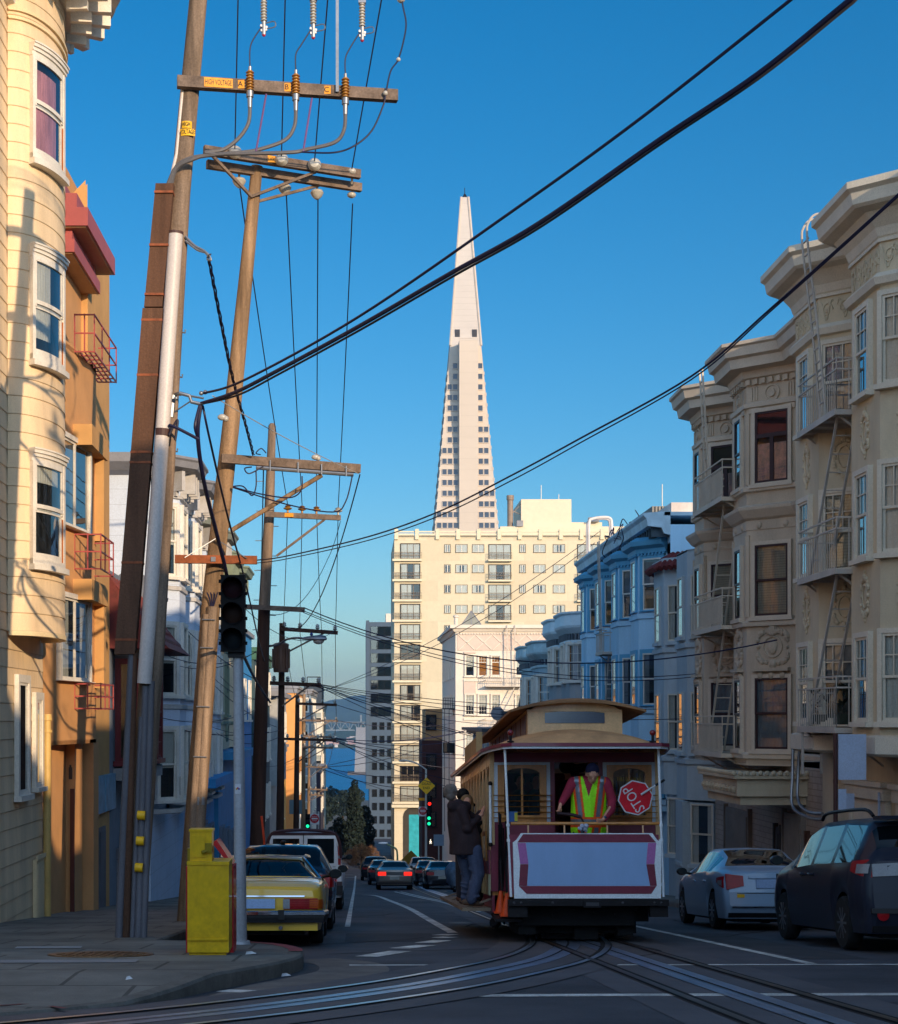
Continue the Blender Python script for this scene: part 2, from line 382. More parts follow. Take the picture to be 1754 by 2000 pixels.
k = len(pts); mb.add(L0, [(i, i+1, k+i+1, k+i) for i in range(k-1)]); tag(mb.build('red_kerb', m_redk), kind='structure')
c = Vector((-2.75, 17.5, 0)); c.z = smG(c.y)+.163
mb = MB(); R = Matrix.Translation(c) @ Matrix.Rotation(math.atan(-.09), 4, 'X')
mb.lathe([(.01, .004), (.5, .004), (.52, .008), (.56, .008), (.57, -.01)], n=32, M=R)
for i in range(-5, 6):
    for j in range(-5, 6):
        if i*i+j*j < 27: mb.box(i*.085-.03, i*.085+.03, j*.085-.03, j*.085+.03, .004, .012, M=R)
tag(mb.build('manhole_cover', mat('cast_iron_warm', '6b5238', rough=.45, metal=.7, var=.3), loc=c), 'round cast iron cover set in the corner pavement left of the yellow box', 'manhole cover')
rs = random.Random(12)
for k in range(15):
    x = rs.uniform(-1.5, 8); y = rs.uniform(13, 45); pts = [(x, y)]; ang = rs.uniform(0, 3.14)
    for q in range(6): ang += rs.gauss(0, .35); pts.append((pts[-1][0]+.55*math.cos(ang), pts[-1][1]+.8*math.sin(ang)))
    if all(kerbx(p[1])+.25 < p[0] < 8.3 and p[1] > 11 for p in pts): mb = MB(); strip(mb, pts, .05, .0055, 3); tag(mb.build('tar_seam', m_groove), kind='structure')
for k in range(16):
    x, y, r_ = rs.uniform(0, 8), rs.uniform(13, 60), rs.uniform(.15, .5); n_ = 14; L1 = [(x+r_*rs.uniform(.6, 1.1)*math.cos(q*6.283/n_), y+r_*1.8*rs.uniform(.6, 1.1)*math.sin(q*6.283/n_)) for q in range(n_)]
    mb = MB(); mb.add([(a_, b_, smG(b_)+.0028) for a_, b_ in L1], [tuple(range(n_))]); tag(mb.build('oil_stain', mat('oil_stain', '2c2c30', rough=.55, var=.4, fine=.15)), kind='structure')
# paler paving slabs and spray marks
for (x, y, sx, sy, hexc) in ((-2.95, 16.2, 1.5, .55, '8a8a8c'), (-3.6, 19.0, .75, .5, '8f8f90'), (-4.6, 15.3, .9, .6, '85868a')):
    mb = MB(); strip(mb, [(x-sx/2, y), (x+sx/2, y+.1)], sy, .166, 1); tag(mb.build('paving_patch', mat('slab_'+hexc, hexc, rough=.9, var=.15)), kind='structure')
mb = MB()
for (a, b) in (((-2.75, 12.55), (-2.5, 12.75)), ((-2.65, 12.7), (-2.35, 12.72)), ((-2.35, 12.5), (-2.2, 12.3)), ((-2.7, 12.8), (-2.45, 12.9))): strip(mb, [a, b], .045, .033+.006, 1)
tag(mb.build('spray_mark', mat('red_spray', '7a3a3a', rough=.9, var=.5)), kind='structure')
for (x, y, s) in ((-.72, 16.4, .05), (-1.15, 17.6, .06), (-1.9, 13.6, .03)):
    mb = MB(); z = smG(y)+(.165 if x < kerbx(y) else .008)
    mb.add([(x-s, y-s*.8, z), (x+s, y-s, z+.012), (x+s*.8, y+s, z), (x-s*.9, y+s*.7, z+.02), (x, y, z+.03)], [(0, 1, 4), (1, 2, 4), (2, 3, 4), (3, 0, 4)])
    tag(mb.build('paper_scrap', mat('white_paper', 'cfd2d6', rough=.9), loc=(x, y, z)), 'crumpled scrap of white paper lying ' + {-.72: 'in the gutter below the kerb', -1.15: 'on the corner pavement near the kerb', -1.9: 'on the ramp of the corner kerb'}[x], 'litter')
# bay, far shore and hills
mb = MB(); vs = [(-9000, 1230, -62), (9000, 1230, -62), (9000, 9000, -62), (-9000, 9000, -62)]; mb.add(vs, [(0, 1, 2, 3)])
tag(mb.build('water', m_water), kind='structure')
def hillrange(name, y0, y1, prof, base=-62, seed=1):
    rnd = random.Random(seed); mb = MB(); n = 160; rows = 8; x0, x1 = prof[0][0], prof[-1][0]
    def hz(x):
        for (a, za), (b, zb) in zip(prof, prof[1:]):
            if x <= b: t = (x-a)/(b-a); t = t*t*(3-2*t); return za+(zb-za)*t
        return prof[-1][1]
    ph = [rnd.uniform(0, 6.3) for _ in range(8)]
    vs = []; fs = []
    for j in range(rows+1):
        t = j/rows
        for i in range(n+1):
            x = x0+(x1-x0)*i/n; h = hz(x)-base
            wv = sum(math.sin(x*.004*(q+1.3)+ph[q]+t*3)/(q+2) for q in range(8))*.06*h
            vs.append((x, y0+(y1-y0)*t, base+(h+wv)*math.sin(t*math.pi/2)**.9 if j else base-1))
    for j in range(rows):
        for i in range(n): fs.append((j*(n+1)+i, j*(n+1)+i+1, (j+1)*(n+1)+i+1, (j+1)*(n+1)+i))
    mb.add(vs, fs); return tag(mb.build(name, m_land, smooth=True), kind='structure')
hillrange('hills', 6600, 9000, [(-2500, 60), (-400, 60), (-225, 80), (-110, 108), (0, 138), (70, 150), (300, 140), (900, 90), (2500, 60)], seed=4)
hillrange('far_shore', 3500, 4200, [(-2500, -54), (-300, -50), (-90, -44), (-30, -22), (20, -6), (90, 0), (260, -10), (600, -30), (2500, -54)], seed=9)
# ---------------------------------------------------------------- shared facade pieces
m_white = mat('white_trim', 'dcd6cc', rough=.55, var=.1, scale=3, bump=.05)
m_dark = mat('room_dark', '16171c', rough=.9, var=.4, scale=1.2)
m_glass = glass('window_glass', 'e8eef0', .45, .95)
m_glassb = glass('window_glass_bright', 'd8e4ec', .75, .85)
m_curt = mat('curtain_white', 'd8d2c6', rough=.9, var=.12, scale=4, zs=.15)
m_curtp = mat('curtain_pink', 'd08a90', rough=.9, var=.3, scale=5, zs=.2)
m_curto = mat('curtain_orange', 'b3743a', rough=.9, var=.2, scale=5, zs=.2)
m_blind = mat('blind_beige', 'a89a86', rough=.9, var=.1, scale=1, lines=(.06, .012, .5))
m_curtg = mat('curtain_grey', '7d8288', rough=.9, var=.25, scale=4, zs=.2)
m_iron = mat('black_iron', '1d1d20', rough=.5, metal=.6, var=.3)
_WP = {}
def nrm(phi): return (math.sin(phi), -math.cos(phi))
def wframe(x, y, z, n):
    l = math.hypot(*n); phi = math.atan2(n[0]/l, -n[1]/l)
    return Matrix.Translation((x, y, z)) @ Matrix.Rotation(phi, 4, 'Z')
def fold(mb, x0, x1, z0, z1, y, n=10, a=.012):
    P = [(x0+(x1-x0)*i/n, y+(a if i % 2 else -a), 0) for i in range(n+1)]
    vs = [(p[0], p[1], z0) for p in P]+[(p[0], p[1], z1) for p in P]
    return mb.add(vs, [(i, i+1, n+2+i, n+1+i) for i in range(n)])
def window(parent, M, w, h, cas=m_white, sash=None, style='double', curtain=None, cm=None, gl=None, cw=.1, dep=.1, sill=.12, grid=None, hood=0., name='window', label=None, mid=.5):
    key = (round(w, 2), round(h, 2), cas.name, sash.name if sash else '', style, curtain, cm.name if cm else '', gl.name if gl else '', cw, dep, sill, grid, hood, name, mid)
    M = WM(parent).inverted() @ M
    if key in _WP:
        o = put(_WP[key], parent, M)
    else:
        sash = sash or cas; mb = MB(); a = w/2
        mb.box(-a-cw, -a, -dep, .0, -cw*.3, h+cw); mb.box(a, a+cw, -dep, 0, -cw*.3, h+cw)
        mb.box(-a, a, -dep, 0, h, h+cw)
        if hood: mb.box(-a-cw-.05, a+cw+.05, -dep-.1, 0, h+cw, h+cw+hood); mb.box(-a-cw-.02, a+cw+.02, -dep-.05, 0, h+cw-.05, h+cw)
        if sill: mb.box(-a-cw-.05, a+cw+.05, -dep-.06, 0, -sill, -cw*.3); mb.box(-a, a, -dep*.9, 0, -cw*.3, 0)
        mb.c = 1
        def sframe(x0, x1, z0, z1, y0, y1, t=.05):
            mb.box(x0, x0+t, y0, y1, z0, z1); mb.box(x1-t, x1, y0, y1, z0, z1); mb.box(x0+t, x1-t, y0, y1, z0, z0+t); mb.box(x0+t, x1-t, y0, y1, z1-t, z1)
        hz = h*mid
        if style == 'double':
            sframe(-a, a, hz-.02, h, -.075, -.045); sframe(-a, a, 0, hz+.02, -.05, -.022)
        elif style == 'pair':
            sframe(-a, 0, 0, h, -.06, -.03); sframe(0, a, 0, h, -.06, -.03)
        elif style == 'triple':
            for k in range(3): sframe(-a+2*a*k/3, -a+2*a*(k+1)/3, 0, h, -.06, -.03, .04)
        elif style == 'tee':
            sframe(-a, a, h*.66, h, -.06, -.03); sframe(-a, 0, 0, h*.66, -.06, -.03); sframe(0, a, 0, h*.66, -.06, -.03)
        else: sframe(-a, a, 0, h, -.06, -.03)
        if grid:
            gx, gy, z0, z1 = grid; z0 *= h; z1 *= h
            for i in range(1, gx): mb.box(-a+2*a*i/gx-.011, -a+2*a*i/gx+.011, -.068, -.05, z0, z1)
            for j in range(1, gy): mb.box(-a+.01, a-.01, -.07, -.052, z0+(z1-z0)*j/gy-.011, z0+(z1-z0)*j/gy+.011)
        mb.c = 2; mb.quad((-a, -.006, 0), (a, -.006, 0), (a, -.006, h), (-a, -.006, h))
        o = mb.build(name, [cas, sash, m_dark], parent, local=True); o.matrix_basis = M
        g = MB(); g.quad((-a, -.043, 0), (a, -.043, 0), (a, -.043, h), (-a, -.043, h)); g.build('pane', gl or m_glass, o, local=True)
        if curtain:
            c = MB(); cc = cm or m_curt
            if curtain == 'full': fold(c, -a, a, 0, h, -.014, 12, .006)
            elif curtain == 'sides': fold(c, -a, -a*.35, 0, h, -.014, 6, .006); fold(c, a*.45, a, 0, h, -.014, 6, .006)
            elif curtain == 'left': fold(c, -a, a*.1, 0, h, -.014, 8, .006)
            elif curtain == 'top': c.quad((-a, -.014, h*.45), (a, -.014, h*.45), (a, -.014, h), (-a, -.014, h))
            elif curtain == 'low': fold(c, -a, a, 0, h*.55, -.014, 10, .006)
            c.build('curtain', cc, o, local=True)
        _WP[key] = o
    if label: o['label'] = label
    return o
def segwin(parent, a, b, z, t, w, h, side, **k):
    """window centred at fraction t of plan segment a-b, outward on side"""
    dx, dy = b[0]-a[0], b[1]-a[1]; l = math.hypot(dx, dy); n = (-dy/l*side, dx/l*side)
    return window(parent, wframe(a[0]+dx*t, a[1]+dy*t, z, n), w, h, **k)
CORN = [(0, 0), (.1, .05), (.12, .2), (.3, .28), (.55, .32), (.62, .5), (.68, .55), (.68, .62), (0, .66)]
def cornice(mb, path, z, side, s=1., prof=CORN): mb.sweep(path, [(o*s, z+h*s) for o, h in prof], side)
def along(path, step, off=0.):
    """points and outward-neutral directions spaced along a plan path"""
    out = []
    for a, b in zip(path, path[1:]):
        l = math.hypot(b[0]-a[0], b[1]-a[1]); n = max(1, int(l/step))
        for i in range(n): t = (i+.5)/n; out.append(((a[0]+(b[0]-a[0])*t, a[1]+(b[1]-a[1])*t), ((b[0]-a[0])/l, (b[1]-a[1])/l)))
    return out
def brackets(mb, path, z0, z1, out, wd, step, side):
    for (x, y), (dx, dy) in along(path, step):
        M = wframe(x, y, 0, (-dy*side, dx*side)); mb.box(-wd/2, wd/2, -out, 0, z0, z1, M)

# ---------------------------------------------------------------- left row
# yellow corner house with the rounded bay
m_yel = mat('yellow_shingle', 'e4caa6', rough=.75, var=.15, scale=1.6, zs=.22, bump=.15, bscale=45, lines=(.31, .012, .35), fine=.05)  # dark course lines paint in the shadow gap under each lap
m_yel2 = mat('yellow_plain', 'e2cca4', rough=.7, var=.07, scale=2)
H = thing('corner_house', 'yellow shingled house with a rounded bay of white curved windows, nearest on the left', 'house', (-6, 25, -3.44))
mb = MB(); mb.box(-14, -6.02, 18.5, 31.2, -5, 12.6)
zs = [-4.37+.31*i for i in range(55)]
prof = []
for z in zs: prof += [(.018, z), (.002, z+.30)]
mb.sweep([(-6.02, 18.5), (-6.02, 31.2)], prof, -1, caps=False)
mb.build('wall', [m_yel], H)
mb = MB(); mb.box(-14, -5.93, 18.5, 31.22, 12.6, 13.6); mb.sweep([(-6, 18.5), (-6, 31.2)], [(.0, 12.2), (.12, 12.25), (.2, 12.6), (.5, 12.7), (.55, 13.1), (0, 13.1)], -1); mb.build('roof', m_white, H)
BC, BA, BD = 29.5, 1.48, .66
def bp(t, off, z): # rounded bay surface: angle t (deg), offset along normal
    a = math.radians(t); c, s = math.cos(a), math.sin(a)
    n = Vector((s/BD, -c/BA)).normalized()
    return Vector((-6+BD*s+n.x*off, BC-BA*c+n.y*off, z))
def bshell(mb, t0, t1, z0, z1, o0, o1, n=12):
    T = [t0+(t1-t0)*i/n for i in range(n+1)]
    mb.loft([[bp(t, o0, z0), bp(t, o1, z0), bp(t, o1, z1), bp(t, o0, z1)] for t in T])
bay = MB(); T = [180*i/40 for i in range(41)]; zb = [1.52+.31*i for i in range(38)]
rows = []
for z in zb: rows += [(.015, z), (.0, z+.30)]
for (o0, z0), (o1, z1) in zip(rows, rows[1:]):
    k = len(bay.v); bay.add([bp(t, o0, z0) for t in T]+[bp(t, o1, z1) for t in T], [(i, i+1, 42+i, 41+i) for i in range(40)])
bay.add([bp(t, -.02, 1.53) for t in T], [tuple(range(41))])
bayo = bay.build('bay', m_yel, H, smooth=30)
for z0_, z1_, a_, b_ in ((1.44, 1.52, -.1, .03), (11.98, 12.03, 0, .05), (12.12, 12.17, 0, .06)): mb = MB(); bshell(mb, 2, 178, z0_, z1_, a_, b_, 30); mb.build('bay_moulding', m_yel2, H, smooth=30)
mb = MB(); bshell(mb, 0, 180, 12.85, 13.05, 0, .2, 30); bshell(mb, 0, 180, 13.22, 13.45, 0, .95, 30); bshell(mb, 0, 180, 13.45, 13.65, 0, 1.05, 30)
for t in range(8, 180, 19):
    c, d = bp(t-2.6, .12, 0), bp(t+2.6, .12, 0); e, f = bp(t+2.6, .85, 0), bp(t-2.6, .85, 0)
    mb.slab([(c.x, c.y), (d.x, d.y), (e.x, e.y), (f.x, f.y)], 12.88, 13.22)
    c, d = bp(t-1.9, .12, 0), bp(t+1.9, .12, 0); e, f = bp(t+1.9, .5, 0), bp(t-1.9, .5, 0)
    mb.slab([(c.x, c.y), (d.x, d.y), (e.x, e.y), (f.x, f.y)], 12.70, 12.88)
mb.build('cornice', m_white, H, smooth=30)
def baywin(z, h, curt, cm):
    t0, t1 = 30, 84
    mb = MB()
    for (a, b) in ((t0, t0+3.2), (t1-4, t1)): bshell(mb, a, b, z, z+h, .0, .1, 3)
    for k, (o, zz, zh) in enumerate(((.09, 0, .07), (.12, .07, .13), (.15, .13, .19), (.17, .19, .22))): bshell(mb, t0-.6, t1+1, z+h-.2+zz, z+h-.2+zh, 0, o)
    bshell(mb, t0-1, t1+2, z-.1, z, 0, .16); bshell(mb, t0, t1, z, z+.1, 0, .1)
    mid = z+h*.47
    for (zz, o) in ((mid-.03, .06), (mid+.04, .09)): bshell(mb, t0+3, t1-4, zz, zz+.07, .035, o)
    bshell(mb, t0+3, t1-4, z+.1, z+.2, .03, .06); bshell(mb, t0+3, t1-4, z+h-.27, z+h-.2, .05, .09)
    for a in (t0+3.2, t1-7): bshell(mb, a, a+2.6, z+.1, mid, .03, .06, 2); bshell(mb, a, a+2.6, mid, z+h-.2, .05, .085, 2)
    mb.c = 1; bshell(mb, t1-4.4, t1-3.6, z+.1, mid-.05, .06, .085, 2)
    mb.c = 2; bshell(mb, t0+3, t1-4, z+.1, z+h-.2, .0, .017)
    w = mb.build('window', [m_white, mat('raw_wood', 'a05a2c', rough=.7), m_dark], H, smooth=30)
    g = MB(); TT = [t0+4+(t1-t0-9)*i/10 for i in range(11)]
    g.add([bp(t, .045, z+.12) for t in TT]+[bp(t, .045, mid) for t in TT], [(i, i+1, 12+i, 11+i) for i in range(10)])
    g.add([bp(t, .065, mid) for t in TT]+[bp(t, .065, z+h-.22) for t in TT], [(i, i+1, 12+i, 11+i) for i in range(10)])
    g.build('pane', m_glass, w, smooth=True)
    if curt:
        c = MB(); TT = [t0+4+(t1-t0-9)*i/24 for i in range(25)]
        zt = z+h*curt[1]; zb2 = z+h*curt[0]
        sel = [t for i, t in enumerate(TT) if i/24 <= curt[2]]
        n = len(sel)
        c.add([bp(t, .022+.008*(i % 2), zb2) for i, t in enumerate(sel)]+[bp(t-(3 if n > 18 else 0)*0, .022+.008*(i % 2), zt) for i, t in enumerate(sel)], [(i, i+1, n+1+i, n+i) for i in range(n-1)])
        c.build('curtain', cm, w)
baywin(9.66, 1.98, (.05, .8, .82), m_curtp); baywin(6.2, 1.98, (.2, .95, .6), m_curt); baywin(2.68, 1.98, (.72, .96, .9), m_curt)
window(H, wframe(-6.0, 29.1, -1.3, (1, 0)), .78, 1.95, cas=m_white, style='one', cw=.14, dep=.08, sill=.14)
window(H, wframe(-6.0, 30.5, -1.22, (1, 0)), .5, 1.58, cas=m_white, style='one', curtain='full', cm=m_white, cw=.14, dep=.08, sill=.12)
mb = MB(); mb.tube([(-5.9, 31.05, -5), (-5.9, 31.05, .02)], .075, 10); mb.tube([(-5.9, 31.05, -.02), (-5.9, 31.05, .1)], [.1, .085], 10); mb.tube([(-5.9, 31.05, -.25), (-5.9, 31.05, -.2)], .1, 10); mb.build('downpipe', mat('pipe_yellow', 'c9a765', rough=.5), H, smooth=True)
mb = MB(); mb.box(-6, -5.93, 30.2, 30.95, -3.9, -2.6); mb.box(-5.93, -5.9, 30.15, 31.0, -2.6, -2.52); mb.box(-5.95, -5.92, 30.28, 30.87, -3.85, -2.68); mb.build('hatch', m_yel2, H)

# orange stucco apartment house
m_or = mat('orange_stucco', 'cf9a66', rough=.85, var=.09, scale=1.2, bump=.25, bscale=70)
m_or2 = mat('tan_stucco', 'c89a62', rough=.85, var=.09, scale=1.2, bump=.25, bscale=70)
m_red = mat('red_fascia', 'a45454', rough=.55, var=.1)
m_redi = mat('red_iron', 'a34a48', rough=.5, var=.15)
m_bei = mat('beige_soffit', 'b89a78', rough=.85, var=.1)
O = thing('apartment_house', 'orange stucco apartment house with red stepped canopy roof and red window guards', 'house', (-6, 35, smG(35)))
OP = [(-6.02, 31.25), (-5.92, 31.8), (-5.62, 34.3), (-5.62, 35.1), (-6.1, 35.1)]
mb = MB(); mb.sweep(OP, [(0, -.5), (0, 7.55)], -1, caps=False); mb.slab([(-14, 31.25)]+OP+[(-14, 35.1)], -.5, -.42); mb.slab([(-14, 31.25)]+OP+[(-14, 35.1)], 7.4, 7.5)
mb.build('bay', m_or, O, smooth=20)
mb = MB(); mb.box(-14, -6.12, 31.25, 39.4, -5.2, 10.2); mb.box(-14, -6.3, 34.2, 39.4, 10.2, 11.9); mb.c = 1; mb.box(-6.2, -5.98, 36.2, 39.35, -4.5, 11.2)
mb.add([(-6.7, 36.15, 11.2), (-6.02, 36.15, 11.2), (-6.02, 36.15, 11.9)], [(0, 1, 2)]); mb.add([(-6.7, 36.4, 11.2), (-6.02, 36.4, 11.2), (-6.02, 36.4, 11.9)], [(0, 1, 2)])
mb.c = 0; mb.box(-6.12, -5.93, 34.25, 35.2, -5, -.5); mb.box(-6.12, -5.74, 35.5, 36.2, -5, -.5)
mb.build('wall', [m_or, m_or2], O)
mb = MB()
mb.box(-9, -5.45, 33.0, 36.7, 9.95, 10.32); mb.box(-9, -5.68, 33.05, 36.4, 10.32, 10.62); mb.box(-9, -5.95, 33.1, 36.0, 10.62, 10.88)
mb.box(-9, -5.72, 33.0, 36.3, 9.42, 9.68); mb.box(-9, -5.8, 33.2, 36.2, 9.68, 9.95)
mb.c = 1; mb.box(-9, -5.5, 33.06, 36.62, 9.93, 9.955); mb.box(-9, -5.77, 33.06, 36.22, 9.40, 9.43)
mb.build('canopy', [m_red, m_bei], O)
def hoodbox(z):
    mb = MB(); mb.box(-6, -5.38, 33.1, 35.2, z, z+.42); mb.box(-6, -5.42, 34.9, 35.15, z-1.75, z); return mb.build('window_hood', m_or2, O)
hoodbox(5.55); hoodbox(2.42)
n = (2.5, -.3)
window(O, wframe(-5.77, 33.05, 3.86, n), 1.95, 1.72, style='pair', cw=.1, dep=.1, sill=.04, curtain='left', cm=m_curtg)
window(O, wframe(-5.77, 33.05, .80, n), 1.95, 1.62, style='pair', cw=.1, dep=.1, sill=.04, curtain='sides', cm=m_curt)
mb = MB(); mb.box(-6.02, -5.93, 34.205, 34.25, -4.5, -1.45); mb.build('door', mat('brown_door', '5a2c22', rough=.5), O)
mb = MB(); mb.box(-6.05, -5.98, 34.22, 34.25, -1.25, -1.0); mb.box(-6.035, -5.995, 34.215, 34.22, -1.0, -.95); mb.build('number_plate', mat('plaque_dark', '3c3a3a', rough=.5), O)
def guard(y0, y1, z0, z1, xo, floor=False):
    mb = MB(); xi = -5.75
    for z in (z0, (z0+z1)/2, z1):
        mb.bar((xi, y0, z), (xo, y0, z), .027); mb.bar((xo, y0, z), (xo, y1, z), .027); mb.bar((xo, y1, z), (xi, y1, z), .027)
    for p in [(xi, y0), (xo, y0), ((xi+xo)/2, y0), (xo, y1)]+[(xo, y0+(y1-y0)*k/3) for k in (1, 2)]: mb.bar((p[0], p[1], z0-.02), (p[0], p[1], z1+.02), .025)
    if floor:
        for k in range(9): mb.bar((xi, y0+(y1-y0)*k/8, z0), (xo, y0+(y1-y0)*k/8, z0), .025)
        for k in range(5): mb.bar((xi+(xo-xi)*k/4, y0, z0), (xi+(xo-xi)*k/4, y1, z0), .025)
    return mb.build('window_guard', m_redi, O)
guard(33.2, 34.9, 3.05, 3.75, -5.22); guard(33.2, 34.9, .22, .72, -5.22); guard(33.2, 36.2, 7.45, 8.2, -5.35, True)

# low grey house with the red tiled eave, in shade
m_grey = mat('grey_stucco', '7c8694', rough=.85, var=.12, bump=.2, bscale=60)
m_tile = mat('dark_red_tile', '6a2c2a', rough=.7, var=.3, scale=3)
m_wine = mat('wine_red_paint', '6c2428', rough=.55, var=.15)
Lh = thing('tiled_eave_house', 'low grey house with dark red tiled eave and wine red frames behind the big pole', 'house', (-6, 42, smG(42)))
mb = MB(); mb.box(-14, -6.0, 39.4, 44.5, -6, 3.6); mb.box(-6, -5.35, 40.2, 44.2, -1.2, 1.75); mb.build('wall', m_grey, Lh)
mb = MB(); rows = []
for k in range(6):
    o0 = -6.1+k*.26; rows += [(o0, 3.5-k*.31), (o0+.25, 3.5-k*.31-.24)]
for j, (o, z) in enumerate(rows[:-1]):
    o2, z2 = rows[j+1]; mb.add([(o, 39.45, z), (o2, 39.45, z2), (o2, 44.4, z2), (o, 44.4, z)], [(0, 1, 2, 3)])
for y in (39.45, 44.4): mb.add([(o, y, z) for o, z in rows]+[(-6.1, y, rows[-1][1])], [tuple(range(len(rows)+1))])
mb.add([(-6.1, 39.45, rows[-1][1]), (rows[-1][0], 39.45, rows[-1][1]), (rows[-1][0], 44.4, rows[-1][1]), (-6.1, 44.4, rows[-1][1])], [(0, 1, 2, 3)])
for k in range(13): mb.tube([(-6.1, 39.5+k*.4, 3.56), (-4.8, 39.5+k*.4, 1.9)], .05, 6)
mb.build('roof', m_tile, Lh)
for y in (40.9, 42.2, 43.5): window(Lh, wframe(-5.35, y, -1.0, (1, 0)), .85, 2.4, cas=m_wine, style='double', cw=.13, dep=.1, sill=.15, grid=(2, 6, 0, 1), curtain='top', cm=m_curtg)
window(Lh, wframe(-5.67, 40.2, -1.0, (0, -1)), .4, 2.4, cas=m_wine, style='one', cw=.09, dep=.08, sill=.15)
mb = MB(); mb.box(-6, -5.3, 40.1, 44.3, -1.5, -1.2); mb.build('sill_band', mat('grey_white', '9a9a9c', rough=.8), Lh)
mb = MB(); mb.box(-6, -5.88, 36.4, 39.7, -2.15, -1.3); mb.box(-6, -5.86, 38.05, 38.1, -2.15, -1.3); tag(mb.build('shop_sign', mat('pale_blue_panel', '6f9db8', rough=.5, var=.25, scale=3), loc=(-5.9, 38, -1.7)), 'faded pale blue panel sign on the grey wall beside the orange house', 'sign')
mb = MB(); mb.box(-6.0, -5.95, 37.6, 38.6, -5.5, -2.5); mb.box(-5.95, -5.93, 37.7, 38.5, -5.4, -2.6); mb.build('door', mat('grey_door', '5f636e', rough=.6), Lh)
for y in (40.6, 42.5): mb = MB(); mb.box(-6, -5.9, y, y+1.5, -6, -3.2); mb.build('garage_door', mat('garage_grey', '6a6c74', rough=.6, lines=(.35, .02, .6)), Lh)

# white houses with heavy cornices
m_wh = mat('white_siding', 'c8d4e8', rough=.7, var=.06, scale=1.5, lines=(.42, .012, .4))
m_whs = mat('white_cornice', 'b9b6b4', rough=.7, var=.12, scale=3)
m_lead = mat('lead_grey_roof', '83848c', rough=.5, var=.15)
def victorian(nm, label, y0, y1, bays, z1, xw, xb, wallm, cornm, winm, floors, zb, roofm=m_lead, sidez=None, wrow=(1.0, 1.9), door=None):
    T = thing(nm, label, 'house', (xw, (y0+y1)/2, smG((y0+y1)/2)))
    path = [(xw, y0)]
    for (b0, b1, ch) in bays: path += [(xw, b0), (xb, b0+ch), (xb, b1-ch), (xw, b1)]
    path.append((xw, y1)); path = [p for i, p in enumerate(path) if i == 0 or math.dist(p, path[i-1]) > .02]
    side = -1 if xw < 0 else 1; xo = xw-9 if xw < 0 else xw+9
    mb = MB(); mb.sweep(path, [(0, zb), (0, z1)], side, caps=False); mb.slab([(xo, y0)]+path+[(xo, y1)], zb-.1, zb)
    mb.box(xo, xw, y0, y1, smG(y1)-1.5, z1+.05); mb.build('wall', wallm, T)
    mb = MB(); cornice(mb, [(xo, y0)]+path if side > 0 and False else path, z1-.1, side, .95); mb.slab([(xo, y0)]+path+[(xo, y1)], z1+.3, z1+.42)
    mb.sweep([(xo, y0+.0), (xw, y0)], [(0, z1-.1), (.25, z1), (.5, z1+.2), (.5, z1+.45), (0, z1+.45)], side) if xw < 0 else None
    mb.build('cornice', roofm, T)
    mb = MB(); brackets(mb, path, z1-.42, z1+.12, .42, .12, .45, side); brackets(mb, path, z1-.55, z1-.2, .18, .1, .45, side); mb.sweep(path, [(0, z1-.62), (.08, z1-.6), (.08, z1-.52), (0, z1-.5)], side); mb.build('bracket_row', cornm, T)
    for f in floors:
        for i, (a, b) in enumerate(zip(path, path[1:])):
            l = math.dist(a, b)
            if l < .75: continue
            w = min(wrow[0], l-.42); wk = dict(winm); lab = None
            segwin(T, a, b, f, .5, w, wrow[1], side, **wk)
        mb = MB(); mb.sweep(path, [(0, f-.42), (.06, f-.4), (.06, f-.3), (0, f-.28)], side); mb.build('belt_course', cornm, T)
    return T, path
T1, p1 = victorian('bay_house', 'tall white house with two bays and bracketed cornice behind the big pole', 44.6, 53, [(45, 48.2, .8), (49.2, 52.4, .8)], 6.75, -5.65, -5.0, m_wh, m_whs, dict(cas=m_white, curtain='top', cm=m_curt, cw=.12), [4.0, .7, -2.2], -1.5)
mb = MB()
for x in (-7.4, -6.9): mb.tube([(x, 44.55, -1), (x, 44.55, 6.4)], .04, 6)
mb.build('downpipe', m_lead, T1)
mb = MB()
z0 = 3.9; pts = [(-8, 0)]
for k in range(7): pts += [(-7.6+k*.36, .0), (-7.42+k*.36, .12)]
mb.prism([(-8, -1.5), (-5.3, -1.5)]+[(p[0], p[1]) for p in reversed(pts[1:])]+[(-8, 0)], .12, Matrix.Translation((0, 44.42, z0)))
mb.build('corrugated_screen', mat('screen_grey', '6f7480', rough=.7), T1)
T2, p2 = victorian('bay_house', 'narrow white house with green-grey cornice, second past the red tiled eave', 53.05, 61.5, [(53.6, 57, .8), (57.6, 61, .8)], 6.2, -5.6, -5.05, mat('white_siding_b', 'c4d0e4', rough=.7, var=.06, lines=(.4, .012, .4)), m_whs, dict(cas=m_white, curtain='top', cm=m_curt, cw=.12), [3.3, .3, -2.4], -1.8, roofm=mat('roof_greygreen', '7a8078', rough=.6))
m_cream = mat('cream_stucco', 'd3bfa0', rough=.8, var=.06)
T3, p3 = victorian('bay_house', 'cream house with sage green window trim and wreath ornament between pole and traffic light', 61.6, 73, [(62, 66.5, .5), (68, 72, .5)], 5.9, -5.75, -5.2, m_cream, mat('sage_trim', '7d8a78', rough=.7), dict(cas=mat('sage_trim', '7d8a78'), curtain='top', cm=m_curt, cw=.12), [3.0, .2], -1.05, roofm=mat('sage_trim', '7d8a78'))
mb = MB(); n_ = 20; mb.tube([(-5.17+.0, 64.4+.32*math.cos(2*math.pi*k/n_), -.5+.32*math.sin(2*math.pi*k/n_)) for k in range(n_+1)], .07, 6); mb.build('wreath_ornament', mat('sage_trim', '7d8a78'), T3)
